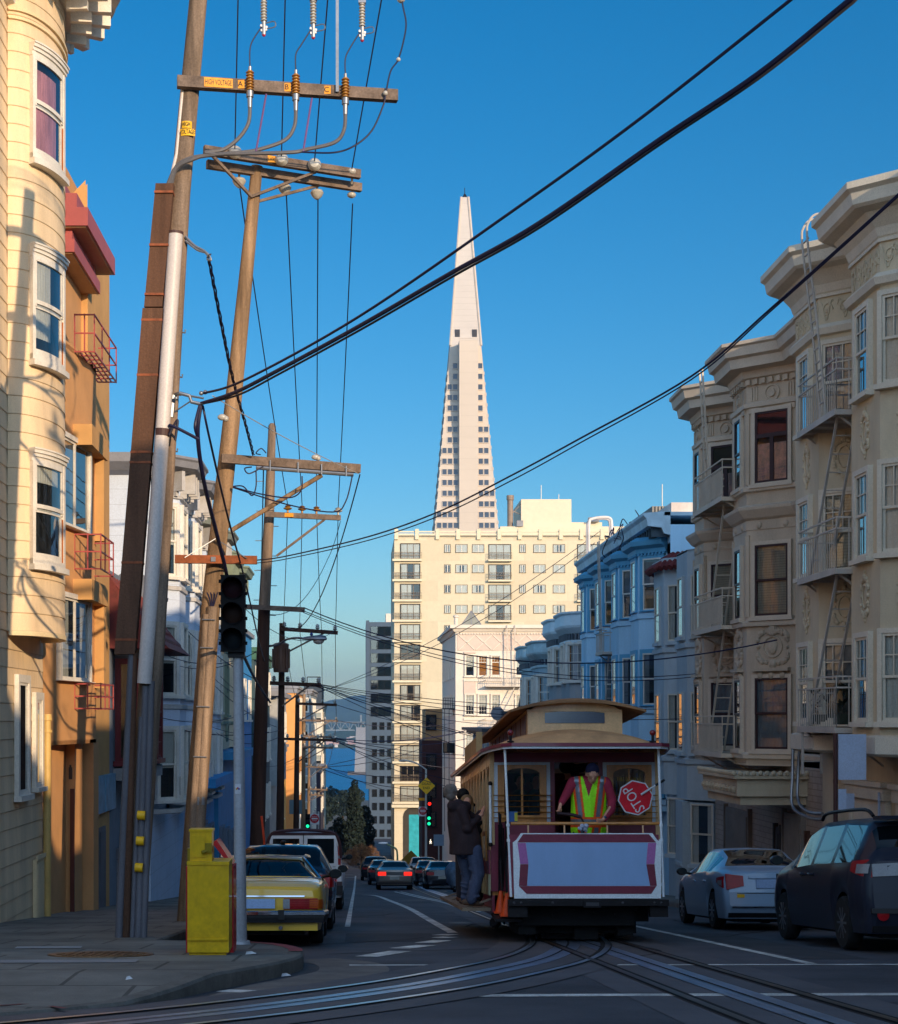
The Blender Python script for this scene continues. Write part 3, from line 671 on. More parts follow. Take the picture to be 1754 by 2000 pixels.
m_blue = mat('bright_blue_paint', '2f8ac8', rough=.7, var=.08)
for (x, y0, y1, z1, hexc, nm, lab, zb) in ((-5.55, 53.2, 61.3, -1.8, '3490cc', 'shopfront', 'bright blue ground floor shopfront with arched panels under the white house', None), (-5.45, 62, 73, -1.1, '3f8fbf', 'shopfront', 'turquoise blue shopfront below the cream house', None)):
    mm = mat('shop_'+hexc, hexc, rough=.7, var=.1); B = thing(nm, lab, 'shopfront', (x, y0, smG(y0)), group=None)
    mb = MB(); mb.box(-6.5, x+.15, y0, y1, smG(y1)-1, z1-.12); mb.build('wall', mm, B)
    for k in range(3):
        yy = y0+1.2+k*2.6; window(B, wframe(x+.15, yy, smG(yy)+1.0, (1, 0)), 1.3, 1.6, cas=m_grey, style='pair', cw=.1, sill=.05)
    mb = MB(); mb.box(x-.2, x+.9, y0+.2, y1-.2, z1-.45, z1-.15); mb.build('awning', mm, B)
B = thing('blue_house', 'saturated blue windowless side wall of a house behind the traffic light post', 'house', (-6, 78, smG(78)))
mb = MB(); mb.box(-14, -5.35, 74.5, 82, smG(82)-1, 4.0); mb.build('wall', m_blue, B); mb = MB(); mb.box(-14, -5.2, 74.4, 82.1, 4.0, 4.2); mb.build('roof', m_lead, B)
window(B, wframe(-5.35, 76.5, 0, (1, 0)), .9, 1.8); window(B, wframe(-5.35, 80, 0, (1, 0)), .9, 1.8); 
m_tealg = mat('dark_teal_stucco', '3f5a62', rough=.8, var=.15)
def plainhouse(nm, label, x, y0, y1, z1, mm, nfl=3, wx=(), trim=m_white, frontw=(), roof=m_lead, cat='house', w=.9, h=1.7, back=9, zr=3.2, cm=None, top=1.9):
    B = thing(nm, label, cat, (x, (y0+y1)/2, smG((y0+y1)/2))); s = -1 if x < 0 else 1; xo = x+s*back
    mb = MB(); mb.box(xo, x, y0, y1, smG(y1)-2, z1); mb.build('wall', mm, B)
    mb = MB(); mb.box(xo, x-s*.25, y0-.2, y1+.1, z1-.1, z1+.12); mb.box(xo, x-s*.12, y0-.1, y1+.05, z1-.5, z1-.1); mb.build('cornice', roof, B)
    for k in range(nfl):
        z = z1-top-h*.4-k*zr
        for yy in wx: window(B, wframe(x, yy, z, (-s, 0)), w, h, cas=trim, cw=.12, curtain='top', cm=cm)
        for xx in frontw: window(B, wframe(xx, y0, z, (0, -1)), w, h, cas=trim, cw=.12, curtain='top', cm=cm)
    return B
plainhouse('teal_house', 'dark teal house with a green cornice left of the dark wooden pole', -5.25, 82.2, 97, 3.5, m_tealg, 3, (84, 87, 90, 93, 96), roof=mat('green_cornice', '3f6a58'))
B = thing('bay_house', 'pale grey bay house front far along the left row behind the dark pole', 'house', (-5.6, 105, smG(105)))
mb = MB(); mb.box(-14, -5.7, 97.2, 115, smG(115)-2, 1.4); mb.sweep([(-5.7, 98), (-4.9, 99), (-4.9, 103), (-5.7, 104), (-5.7, 106), (-4.9, 107), (-4.9, 111), (-5.7, 112)], [(0, -4), (0, 1.4)], -1, caps=False); mb.build('wall', mat('pale_grey_paint', 'a8a8a6', rough=.8), B)
mb = MB(); mb.box(-14, -4.7, 97.1, 115.1, 1.4, 1.7); mb.build('cornice', m_lead, B)
for yy in (101, 109): window(B, wframe(-4.9, yy, -1.4, (1, 0)), 1.4, 1.8, curtain='top')
plainhouse('orange_apartment_house', 'plain orange flat-faced apartment block standing up behind the far poles on the left', -5.35, 140, 160, 2.75, mat('orange_render', 'd89a5a', rough=.85, var=.06), 4, (143, 147, 151, 155), frontw=(), zr=3.4)
B = plainhouse('yellow_house', 'yellow and beige narrow house front low behind the poles', -6.1, 118, 138, -2.2, mat('ochre_render', 'c79a52', rough=.8), 2, (120, 124, 128, 132), zr=3.2, h=1.6)
plainhouse('grey_house', 'slim grey blue house standing between the orange block and the white tower', -5.5, 190, 215, 3.4, mat('greyblue_render', '7e8c98', rough=.8), 6, (193, 198, 203, 208), frontw=(-6.3, -7.3), zr=3.0, h=1.5)
B = plainhouse('white_tower_house', 'slim white tower house with a dark rooftop at the end of the left row', -5.2, 238, 262, 2.0, mat('white_render', 'd8d0c0', rough=.8, var=.06), 7, (242, 248, 254), frontw=(-6.0, -7.2), zr=3.1, h=1.5, w=1.2)
mb = MB(); mb.box(-8, -5.4, 240, 256, 2.12, 5.0); mb.bar((-7.5, 240, 5), (-7.5, 240, 6.2), .15); mb.bar((-5.6, 240, 5), (-5.6, 240, 6.2), .15); mb.bar((-7.5, 240, 6.2), (-5.6, 240, 6.2), .15); mb.build('rooftop_room', mat('dark_blue_cladding', '2c3a4a', rough=.6), B)
B = plainhouse('dark_house', 'dark purple grey house front low under the white tower', -5.0, 216, 237, -6.5, mat('dark_purple', '3a3444', rough=.8), 2, (219, 224, 229), zr=3.2)
# ---------------------------------------------------------------- right row
m_tan = mat('tan_stucco_right', 'cdbfa4', rough=.9, var=.16, scale=.9, zs=.3, bump=.35, bscale=45)
m_tanl = mat('tan_trim', 'd8cebc', rough=.7, var=.08)
m_brn = mat('taupe_paint', 'c6b49e', rough=.75, var=.18, scale=1., zs=.3)
m_brnl = mat('taupe_trim', 'd2c2ae', rough=.7, var=.08)
m_brsash = mat('dark_maroon_sash', '35242a', rough=.5)
m_feg = mat('fire_escape_grey', 'b8aea4', rough=.6, var=.15)
def fescape(parent, xo, xi, y0, y1, z, rail=.95, slat=False, m=m_feg, nm='fire_escape_platform'):
    mb = MB(); mb.box(xo, xi, y0, y1, z-.06, z-.02); mb.box(xo-.03, xo, y0, y1, z-.12, z)
    for k in range(5): mb.box(xo, xi, y0+(y1-y0)*k/4-.02, y0+(y1-y0)*k/4+.02, z-.12, z-.06)
    for zz in (z+rail, z+rail*.78): mb.bar((xo, y0, zz), (xo, y1, zz), .03); mb.bar((xo, y0, zz), (xi, y0, zz), .03); mb.bar((xo, y1, zz), (xi, y1, zz), .03)
    n = int((y1-y0)/.14)
    for k in range(n+1):
        y = y0+(y1-y0)*k/n; mb.bar((xo, y, z), (xo, y, z+rail*(.78 if not slat else .8)), .018 if not slat else .05, .012)
    for k in range(4): x = xo+(xi-xo)*k/4; mb.bar((x, y0, z), (x, y0, z+rail), .018)
    if slat: mb.box(xo+.015, xo+.03, y0+.15, y1-.5, z+.08, z+rail*.72)
    for yy in (y0+.2, y1-.2): mb.bar((xo+.1, yy, z-.1), (xi, yy, z-.75), .04)
    return mb.build(nm, m, parent)
def ladder(parent, p, q, wv, m=m_feg, rungs=9, t=.045, nm='ladder', goose=None):
    p, q, wv = Vector(p), Vector(q), Vector(wv); mb = MB()
    if goose:
        for s in (p, p+wv): mb.tube(smoothpath([s, s.lerp(s+(q-p), .5), s+(q-p)-Vector((0, 0, .3))]+[s+(q-p)+Vector(g) for g in goose], 5), t/2, 6)
    else:
        for s in (p, p+wv): mb.bar(s, s+(q-p), t)
    for k in range(1, rungs): a = p.lerp(q, k/rungs); mb.bar(a, a+wv, .022)
    return mb.build(nm, m, parent, smooth=bool(goose))
def relief(mb, M, w, h, n=34, r=.035, seed=0):
    """carved frame of leaves and scrolls round an oval field"""
    rnd = random.Random(seed)
    for k in range(n):
        a = 2*math.pi*k/n; x = w/2*math.copysign(abs(math.cos(a))**.45, math.cos(a)); z = h/2*math.copysign(abs(math.sin(a))**.45, math.sin(a))
        mb.ball((x+rnd.uniform(-.02, .02), -.01, z+rnd.uniform(-.02, .02)), r*rnd.uniform(.8, 1.5), 6, 4, (1, .8, 1), M)
    for x, z, q in ((0, h/2+.05, 2.2), (0, -h/2-.05, 2), (0, -h/2-.13, 1.3), (-.09, h/2, 1.6), (.09, h/2, 1.6), (0, h/2+.14, 1.2)): mb.ball((x, -.01, z), r*q, 7, 5, (1, .7, 1), M)
    mb.tube([(w*.32*math.cos(2*math.pi*k/16), -.012, h*.34*math.sin(2*math.pi*k/16)) for k in range(17)], r*.5, 5, M=M)

# tan apartment house, nearest on the right
A = thing('apartment_house', 'tall tan stucco apartment house with bay windows and ornate frieze, nearest on the right', 'house', (10.1, 28, smG(28)))
AP = [(10.1, 12), (10.1, 28.4), (9.3, 29.2), (9.3, 30.9), (10.1, 31.7), (10.1, 32.3), (9.3, 33.1), (9.3, 34.85), (10.1, 35.65)]
mb = MB(); mb.sweep(AP, [(0, -.45), (0, 9.15)], 1, caps=False); mb.slab(list(reversed(AP+[(20, 35.65), (20, 12)])), -.5, -.44); mb.box(10.1, 22, 12, 35.65, -5, 9.4); mb.build('wall', m_tan, A)
mb = MB(); mb.sweep(AP, [(0, 8.55), (.05, 8.6), (.1, 8.75), (.3, 9.0), (.5, 9.05), (.56, 9.1), (.6, 9.3), (.68, 9.36), (.68, 9.48), (0, 9.6)], 1); mb.slab(list(reversed([(p[0]-.3, p[1]) for p in AP]+[(22, 35.65), (22, 12), (9.8, 12)])), 9.42, 9.55); mb.build('cornice', m_tanl, A)
for pf in ([(0, 7.72), (.1, 7.74), (.14, 7.86), (.06, 7.95), (0, 7.97)], [(0, 8.5), (.05, 8.5), (.05, 8.56), (0, 8.58)], [(0, -.67), (.1, -.62), (.1, -.32), (0, -.28)]): mb = MB(); mb.sweep(AP, pf, 1); mb.build('belt_course', m_tanl, A)
mb = MB(); rnd = random.Random(3)
for i, ((x, y), (dx, dy)) in enumerate(along(AP[1:], .3)):
    M = wframe(x, y, 8.23, (-dy, dx))
    mb.tube([(.13*math.cos(t*.7)*(1-t*.07), -.01, .17*math.sin(t*.7)*(1-t*.07)) for t in range(12)], .018, 5, M=M); mb.ball((.0, -.01, 0), .05, 6, 4, (1, .6, 1), M)
    mb.tube([(-.15+.02*t, -.01, .2*math.sin(t*.5+i)) for t in range(15)], .014, 5, M=M)
mb.build('frieze_relief', m_tan, A)
AF = [5.98, 2.98, -.02]
for j, f in enumerate(AF):
    for (a, b) in ((AP[2], AP[3]), (AP[6], AP[7])):
        segwin(A, a, b, f, .5, .72, 1.52, 1, cas=m_tanl, style='double', grid=(3, 2, .5, 1), cw=.1, gl=m_glassb)
    for (a, b), cur in (((AP[1], AP[2]), ('sides', m_curt)), ((AP[5], AP[6]), (('full', m_curtg), ('full', m_blind), ('top', m_curtg))[j])):
        segwin(A, a, b, f, .55 if b[1] < 30 else .5, .86, 1.55, 1, cas=m_tanl, style='double', grid=(4, 2, .5, 1), cw=.09, curtain=cur[0], cm=cur[1])
for j, f in enumerate((4.55+.5, 1.55+.5)):
    for q, (a, b) in enumerate(((AP[1], AP[2]), (AP[2], AP[3]), (AP[5], AP[6]), (AP[6], AP[7]))):
        x, y = (a[0]+b[0])/2, (a[1]+b[1])/2; l = math.dist(a, b); mb = MB()
        relief(mb, wframe(x, y, f+.2, (-(b[1]-a[1])/l, (b[0]-a[0])/l)), .42 if q % 2 == 0 else .4, .62, seed=q+j*4); mb.build('relief_panel', m_tan, A)
for f in AF: fescape(A, 9.0, 9.95, 30.85, 33.5, f-.12, .95)
for f in AF[1:]: ladder(A, (9.15, 33.2, f-.1), (9.15, 31.3, f+2.8), (.38, 0, 0))
for f in (AF[0],): ladder(A, (9.02, 31.6, f-.1), (8.66, 31.6, 9.55), (0, .36, 0), goose=[(.03, 0, .05), (.2, 0, .2), (.5, 0, .12), (.52, 0, -.2)], rungs=14)
ladder(A, (9.0, 33.2, -.1), (9.0, 33.2, -1.1), (.38, 0, 0), rungs=4)
for p, lab in (((9.2, 31.3), 'nearer the street end'), ((9.2, 32.9), 'at the far end')):
    mb = MB(); mb.box(p[0], p[0]+.5, p[1], p[1]+.45, -.1, .1)
    for _ in range(40): c = Vector((p[0]+.25+rnd.uniform(-.25, .25), p[1]+.2+rnd.uniform(-.25, .25), .25+rnd.uniform(-.1, .4))); u = Vector((rnd.gauss(0, 1), rnd.gauss(0, 1), rnd.gauss(0, 1))).normalized(); v = u.cross(Vector((0, .3, 1))).normalized(); mb.add([c-u*.12, c+v*.05, c+u*.12, c-v*.05], [(0, 1, 2, 3)])
    tag(mb.build('potted_plant', mat('dark_leaf', '2c3328', rough=.8, var=.5, scale=6), loc=(p[0], p[1], -.1)), 'dark potted plant '+lab+' of the lowest tan fire escape', 'plant')
# ground floor: garages with moulded surrounds, pipes
for (y0, y1) in ((18, 20.6), (21.3, 23.9), (24.6, 27.2), (28.0, 30.3), (31.2, 33.2)):
    mb = MB(); mb.box(10.03, 10.1, y0, y1, -4.2, -1.55); mb.box(9.98, 10.1, y0-.15, y0, -4.2, -1.4); mb.box(9.98, 10.1, y1, y1+.15, -4.2, -1.4); mb.box(9.92, 10.1, y0-.2, y1+.2, -1.55, -1.3); mb.box(9.86, 10.1, y0-.25, y1+.25, -1.3, -1.2); mb.build('garage_door', m_tanl, A)
mb = MB()
for q in (0, .12): mb.tube(smoothpath([(10.05-.5-q, 35.4+q, -.3), (9.5-q, 35.4, -1.2), (9.45-q, 35.2, -1.75-q), (9.5, 34.6, -1.95-q), (9.6, 33.9, -1.95-q)], 5), .035, 8)
mb.build('conduit_pipe', mat('galvanized', '8f9298', rough=.4, metal=.7), A, smooth=True)

# ornate taupe apartment house with fire escape
B2 = thing('apartment_house', 'ornate taupe apartment house with carved shields and deep cornice between tan house and grey house', 'house', (10.3, 41, smG(41)))
BP = [(10.3, 35.7), (10.3, 38.25), (9.3, 39.25), (9.3, 40.6), (10.3, 41.6), (10.3, 43.1), (9.3, 44.1), (9.3, 45.3), (10.3, 46.3), (10.3, 46.9)]
mb = MB(); mb.sweep(BP, [(0, -1.05), (0, 8.4)], 1, caps=False); mb.slab(list(reversed(BP+[(22, 46.9), (22, 35.7)])), -1.1, -1.04); mb.box(10.3, 22, 35.7, 46.9, -6.2, 8.6); mb.build('wall', m_brn, B2)
mb = MB(); mb.sweep(BP, [(0, 8.1), (.1, 8.14), (.14, 8.3), (.42, 8.34), (.46, 8.55), (.56, 8.6), (.6, 8.8), (.66, 8.84), (.66, 8.92), (0, 9.0)], 1); mb.slab(list(reversed([(p[0]-.25, p[1]) for p in BP]+[(22, 46.9), (22, 35.7)])), 8.82, 8.95); mb.build('cornice', m_brnl, B2)
for z, o in ((7.42, .07), (5.42, .09), (2.2, .09), (-.95, .09)): mb = MB(); mb.sweep(BP, [(0, z), (o, z+.02), (o*1.2, z+.12), (0, z+.16)], 1); mb.build('belt_course', m_brnl, B2)
mb = MB(); mb.sweep(BP, [(0, 4.75), (.08, 4.8), (.22, 4.98), (.24, 5.05), (0, 5.12)], 1); mb.build('belt_course', m_brnl, B2)
mb = MB()
for i, ((x, y), (dx, dy)) in enumerate(along(BP, .2)): mb.box(-.05, .05, -.11, 0, 7.98, 8.1, wframe(x, y, 0, (-dy, dx)))
mb.sweep(BP, [(0, 7.97), (.03, 7.97), (.03, 8.11), (0, 8.11)], 1); mb.build('dentil_row', m_brn, B2); mb = MB(); mb.sweep(BP, [(0, 4.52), (.02, 4.52), (.02, 4.72), (0, 4.72)], 1)
for i, ((x, y), (dx, dy)) in enumerate(along(BP, .55)):
    M = wframe(x, y, 0, (-dy, dx)); mb.ball((0, -.02, 4.62), .085, 8, 6, (1, .6, 1), M)
for (a, b) in ((BP[1], BP[2]), (BP[2], BP[3]), (BP[5], BP[6]), (BP[6], BP[7])):
    if mb.v: mb.build('rosette_row', m_brn, B2)
    mb = MB(); l = math.dist(a, b); M = wframe((a[0]+b[0])/2, (a[1]+b[1])/2, 0, (-(b[1]-a[1])/l, (b[0]-a[0])/l))
    mb.lathe([(.03, .06), (.09, .07), (.1, .02), (.16, .02), (.17, .05), (.2, .05), (.21, 0)], (0, 0, 7.73), 16, 'y', M); mb.build('rosette', m_brn, B2)
    for s in (-1, 1):
        mb = MB()
        for k in range(3): mb.box(s*(.42+k*.07)-.02, s*(.42+k*.07)+.02, -.03, 0, 7.6, 7.92, M)
        mb.box(s*.47-.14, s*.47+.14, -.05, 0, 7.3, 7.42, M); mb.box(s*.66-.04, s*.66+.04, -.035, 0, 5.6, 7.3, M); mb.box(s*.66-.04, s*.66+.04, -.035, 0, 2.45, 4.4, M); mb.build('fluted_panel', m_brn, B2)
    mb = MB()
BF = [5.62, 2.46, -.7]
for j, f in enumerate(BF):
    for (a, b), t in (((BP[1], BP[2]), .5), ((BP[5], BP[6]), .5)):
        segwin(B2, a, b, f, t, .88, 1.68, 1, cas=m_brnl, sash=m_brsash, style='tee' if j == 0 else 'double', cw=.09, dep=.08, curtain=('low', 'full', 'full')[j], cm=(mat('flower_cloth', 'b07f78', rough=.9, var=.5, scale=5, second='5a6a70'), m_blind, m_curtg)[j])
    for (a, b) in ((BP[2], BP[3]), (BP[6], BP[7])):
        segwin(B2, a, b, f, .5, .6, 1.65, 1, cas=m_brnl, sash=m_brsash, style='double', cw=.09, dep=.08, gl=m_glassb)
for k, (a, b) in enumerate(((BP[1], BP[2]), (BP[2], BP[3]), (BP[5], BP[6]), (BP[6], BP[7]))):
    l = math.dist(a, b); M = wframe((a[0]+b[0])/2, (a[1]+b[1])/2, 1.72, (-(b[1]-a[1])/l, (b[0]-a[0])/l)); mb = MB()
    w = .78 if k % 2 == 0 else .55
    relief(mb, M, w, .72, 40, .055, seed=k+30); mb.ball((0, -.01, .0), .17, 10, 6, (.8, .35, 1.1), M); mb.ball((0, -.03, .33), .09, 8, 5, (1, .6, 1), M)
    mb.box(-w*.62, w*.62, -.16, 0, -.58, -.5, M)
    for q in (-.38, 0, .38): mb.ball((q*w, -.05, -.68), .09, 8, 5, (1, .8, 1), M)
    mb.build('carved_shield', m_brn, B2)
for f in BF: fescape(B2, 8.95, 10.2, 40.3, 43.6, f-.12, .9, slat=True, m=m_brnl)
for f in BF[1:]: ladder(B2, (9.2, 43.0, f-.1), (9.2, 41.2, f+2.95), (.4, 0, 0), m=m_brnl)
ladder(B2, (9.0, 41.9, 5.55), (8.8, 41.9, 8.95), (0, .34, 0), m=m_brnl, rungs=12)
mb = MB(); mb.box(8.6, 10.3, 37.2, 40.9, -1.75, -1.35); mb.box(8.5, 10.3, 37.1, 41.0, -1.35, -1.25); mb.box(8.7, 10.3, 37.3, 40.8, -1.95, -1.75)
for k in range(26): mb.ball((8.5, 37.2+k*.15, -1.22), .06, 6, 4, (.6, 1, 1))
for k in range(12): mb.ball((8.5+k*.15, 37.08, -1.22), .06, 6, 4, (1, .6, 1))
for k in range(10): mb.ball((8.6, 37.4+k*.37, -1.6), .08, 6, 4)
mb.build('entrance_canopy', m_tan, B2)
m_brk = mat('painted_brick', 'b0a498', rough=.85, var=.1, brick=('yz', .42, .14, .012, .35))
mb = MB(); mb.box(10.2, 10.3, 35.75, 46.8, -6, -1.1); mb.build('brick_base', m_brk, B2)
for (y0, y1, z1, hexc) in ((36.0, 37.0, -2.6, '5c3c2a'), (37.4, 39.0, -2.2, '8a8178'), (39.3, 39.8, -2.6, '3a3030'), (42.5, 45.2, -2.4, '7a7168')):
    mb = MB(); mb.box(10.12, 10.2, y0, y1, -5.2, z1); mb.box(10.08, 10.2, y0-.08, y0, -5.2, z1+.08); mb.box(10.08, 10.2, y1, y1+.08, -5.2, z1+.08); mb.box(10.09, 10.13, y0+.15, y1-.15, -5, (z1-5)/2-.1); mb.box(10.09, 10.13, y0+.15, y1-.15, (z1-5)/2+.1, z1-.15); mb.build('door', mat('door_'+hexc, hexc, rough=.6), B2)

# grey house with rounded bays and red tile edge
m_gry = mat('warm_grey_stucco', 'b4c0c6', rough=.85, var=.12, scale=1, zs=.3, bump=.15)
C3 = thing('bay_house', 'grey stucco house with rounded bays and a short red tile edge at its roof', 'house', (10.3, 51, smG(51)))
def rounded(x0, x1, y0, ch, L, n=5):
    out = []
    for k in range(n+1): a = math.pi/2*k/n; out.append((x0-(x0-x1)*math.sin(a), y0+ch*(1-math.cos(a))))
    for k in range(n+1): a = math.pi/2*k/n; out.append((x0-(x0-x1)*math.cos(a), y0+L-ch+ch*math.sin(a)))
    return out
CP = [(10.35, 46.9)]+[(10.35, 46.95), (9.6, 47.85), (9.6, 49.4), (10.35, 50.2)]+[(10.35, 50.5), (9.6, 51.5), (9.6, 53.2), (10.35, 54.1)]+[(10.35, 54.6)]
mb = MB(); mb.sweep(CP, [(0, -2.3), (0, 4.95)], 1, caps=False); mb.slab(list(reversed(CP+[(22, 54.6), (22, 46.9)])), -2.35, -2.3); mb.slab(list(reversed(CP+[(22, 54.6), (22, 46.9)])), 4.9, 4.96); mb.box(10.35, 22, 46.9, 54.6, -7, 4.9); mb.build('wall', m_gry, C3)
for P_, z in ((CP, 2.1), (CP, -1.3), (CP[4:], 4.9)): mb = MB(); mb.sweep(P_, [(0, z), (.06, z), (.06, z+.14), (0, z+.16)], 1); mb.build('belt_course', m_gry, C3)
mb = MB()
for i, ((x, y), (dx, dy)) in enumerate(along(CP[5:], .2)):
    M = wframe(x, y, 0, (-dy, dx)); mb.tube([(0, -.28, 4.72), (0, .35, 5.2)], .1, 7, M=M)
mb.build('roof', mat('red_clay_tile', '6e2c2a', rough=.75, var=.25, scale=4), C3, smooth=True)
for f in (2.45, -.95, -4.2):
    for a, b, w in ((CP[1], CP[2], .8), (CP[2], CP[3], .75), (CP[5], CP[6], .8), (CP[6], CP[7], .75)): segwin(C3, a, b, f, .5, w, 1.75, 1, cas=m_gry, sash=m_tanl, style='double', cw=.03, dep=.07, curtain='sides', cm=m_curt, gl=m_glassb if a[0] == b[0] else None)
mb = MB(); mb.box(9.5, 10.3, 48, 49.1, -6.5, -2.4); mb.build('entrance_pier', m_gry, C3)
mb = MB(); mb.prism([(-.5, 0), (.5, 0), (.5, 1.9)]+[(.5*math.cos(math.pi*k/8), 1.9+.5*math.sin(math.pi*k/8)) for k in range(1, 8)]+[(-.5, 1.9)], .08, wframe(10.3, 50.4, -5.6, (-1, 0)) @ Matrix.Translation((0, -.06, 0))); mb.build('door', mat('arch_brown', '5a4634', rough=.8), C3)  # flat brown panel filling the arch

# pale blue house with four bays
m_lbl = mat('pale_blue_paint', 'b0d8f0', rough=.7, var=.1, scale=1, zs=.3)
m_dbl = mat('slate_blue_trim', '5ca4c8', rough=.6, var=.08)
D4 = thing('bay_house', 'long pale blue house with four bays, slate blue trim and a straight bracketed cornice', 'house', (10.4, 63, smG(63)))
DP = [(10.4, 54.6)]
for c in (56.9, 61.2, 65.5, 69.7): DP += [(10.4, c-1.75), (9.6, c-.8), (9.6, c+.8), (10.4, c+1.75)]
DP += [(10.4, 72.2)]
mb = MB(); mb.sweep(DP, [(0, -3), (0, 5.9)], 1, caps=False); mb.slab(list(reversed(DP+[(22, 72.2), (22, 54.6)])), -3.1, -3); mb.box(10.4, 22, 54.6, 72.2, -8, 6.5); mb.build('wall', m_lbl, D4)
mb = MB(); mb.sweep([(10.4, 54.6), (10.4, 72.2)], [(0, 6.15), (.2, 6.2), (.3, 6.4), (.75, 6.45), (.8, 6.7), (.9, 6.8), (.9, 6.88), (0, 6.95)], 1); mb.box(10.2, 22, 54.6, 72.2, 6.8, 6.92); mb.build('cornice', mat('cornice_bluegrey', 'b8d0dc', rough=.6), D4)
mb = MB(); brackets(mb, [(10.4, 54.6), (10.4, 72.2)], 6.1, 6.44, .6, .12, .45, 1); mb.build('bracket_row', mat('dark_bracket', '3e4c56', rough=.7), D4)
for c in (56.9, 61.2, 65.5, 69.7):
    q = [(10.4, c-1.75), (9.6, c-.8), (9.6, c+.8), (10.4, c+1.75)]
    mb = MB(); mb.sweep(q, [(0, 5.62), (.1, 5.66), (.12, 5.8), (.3, 5.9), (.34, 6.05), (.1, 6.2), (-.4, 6.25)], 1)
    for (x, y), (dx, dy) in along(q, .14): mb.box(-.035, .035, -.13, 0, 5.58, 5.66, wframe(x, y, 0, (-dy, dx)))
    mb.build('bay_cap', m_dbl, D4)
    for f in (3.72, .5, -2.6):
        segwin(D4, q[0], q[1], f, .5, .78, 1.75, 1, cas=m_dbl, sash=m_white, style='double', cw=.14, dep=.07, sill=.05, curtain='top' if f > 1 else 'sides', cm=m_curtg)
        segwin(D4, q[1], q[2], f, .5, .85, 1.75, 1, cas=m_dbl, sash=m_white, style='double', cw=.14, dep=.07, sill=.05, gl=m_glassb)
        mb = MB(); mb.sweep(q, [(0, f-.3), (.06, f-.28), (.06, f-.1), (0, f-.08)], 1); mb.build('sill_band', m_lbl, D4)
fescape(D4, 9.35, 10.3, 62.4, 64.4, 2.6, .9); ladder(D4, (9.6, 64.2, -.6), (9.6, 62.8, 2.6), (.4, 0, 0)); ladder(D4, (9.4, 63.3, 2.7), (9.3, 63.3, 6.9), (0, .4, 0), rungs=12)
mb = MB()
for q in (0, .45): mb.tube(smoothpath([(9.6, 68.2+q, 6.9), (9.6, 68.2+q, 8.1), (9.75, 68.2+q, 8.35), (10.4, 68.2+q, 8.4), (10.55, 68.2+q, 8.1), (10.55, 68.2+q, 6.9)], 4), .06, 8)
mb.build('roof_ladder', mat('white_pipe', 'e0d6d0', rough=.5), D4, smooth=True)
mb = MB(); mb.box(10.6, 13.5, 55.5, 61, 6.9, 7.35); mb.build('roof_parapet', mat('white_parapet', 'd8ccc4', rough=.8), D4)
mb = MB(); mb.box(10.75, 12.2, 60, 65, 6.9, 7.8)
for k in range(12): mb.box(10.75+k*.12, 10.82+k*.12, 59.93, 60, 7.25, 7.8)
mb.build('vent_house', mat('louvre_grey', '84807a', rough=.7), D4)
mb = MB(); mb.tube([(11.5, 62, 7.8), (11.5, 62, 8.9)], .02, 5); mb.build('aerial', m_white, D4)
mb = MB(); rr = random.Random(5)
for k in range(9):
    p = Vector((9.5, 56+rr.random()*9, 6.9)); mb.tube(smoothpath([p, p+Vector((rr.uniform(-.1, .3), rr.uniform(-1, 1), rr.uniform(-.5, .4))), p+Vector((rr.uniform(-.2, .4), rr.uniform(-2, 2), rr.uniform(-.7, .3)))], 5), .02, 4)
mb.build('loose_cable', mat('cable_black', '18183a', rough=.5), D4)

# grey house with round white-capped bays, then blue-green one
m_gr5 = mat('slate_grey_stucco', 'a6a6a8', rough=.85, var=.06)
m_cap = mat('white_blue_cap', 'd4e4ec', rough=.6, var=.06)
def roundhouse(nm, label, x0, x1, y0, bays, y1, z1, mm, capm, floors, zb, br=False):
    T = thing(nm, label, 'house', (x0, (y0+y1)/2, smG((y0+y1)/2))); P = [(x0, y0)]
    for b0, L in bays: P += rounded(x0, x1, b0, 1.0, L, 4)
    P.append((x0, y1)); P = [p for i, p in enumerate(P) if i == 0 or math.dist(p, P[i-1]) > .02]
    mb = MB(); mb.sweep(P, [(0, zb), (0, z1)], 1, caps=False); mb.slab(list(reversed(P+[(20, y1), (20, y0)])), zb-.05, zb); mb.box(x0, 20, y0, y1, smG(y1)-1, z1-.1); mb.build('wall', mm, T)
    mb = MB(); mb.sweep(P, [(0, z1-.35), (.05, z1-.3), (.3, z1-.05), (.34, z1+.05), (.3, z1+.5), (.4, z1+.58), (.4, z1+.66), (-.3, z1+.66)], 1); mb.slab(list(reversed(P+[(20, y1), (20, y0)])), z1+.45, z1+.6); mb.sweep(P, [(0, z1-.75), (.1, z1-.72), (.1, z1-.6), (0, z1-.58)], 1); mb.build('cornice', capm, T)
    mb = MB(); brackets(mb, P, z1-.58, z1-.3, .14, .07, .18, 1); mb.build('dentil_row', mat('dentil_dark', '5c6670'), T)
    for f in floors:
        for b0, L in bays:
            R = rounded(x0, x1, b0, 1.0, L, 4); a, b = R[1], R[3]; segwin(T, a, b, f, .5, .8, 1.6, 1, cas=m_white, style='double', grid=(3, 4, 0, 1), cw=.14, dep=.14, curtain='sides', cm=m_curto)
            segwin(T, R[4], R[5], f, .5, .9, 1.6, 1, cas=m_white, style='double', grid=(3, 4, 0, 1), cw=.14, dep=.14, gl=m_glassb)
    return T
roundhouse('round_bay_house', 'slate grey house with round bays under pale blue-white parapet bands', 10.35, 9.45, 72.3, [(73.0, 4.2), (78, 4.2)], 83, 4.15, m_gr5, m_cap, [1.75, -1.4], -3)
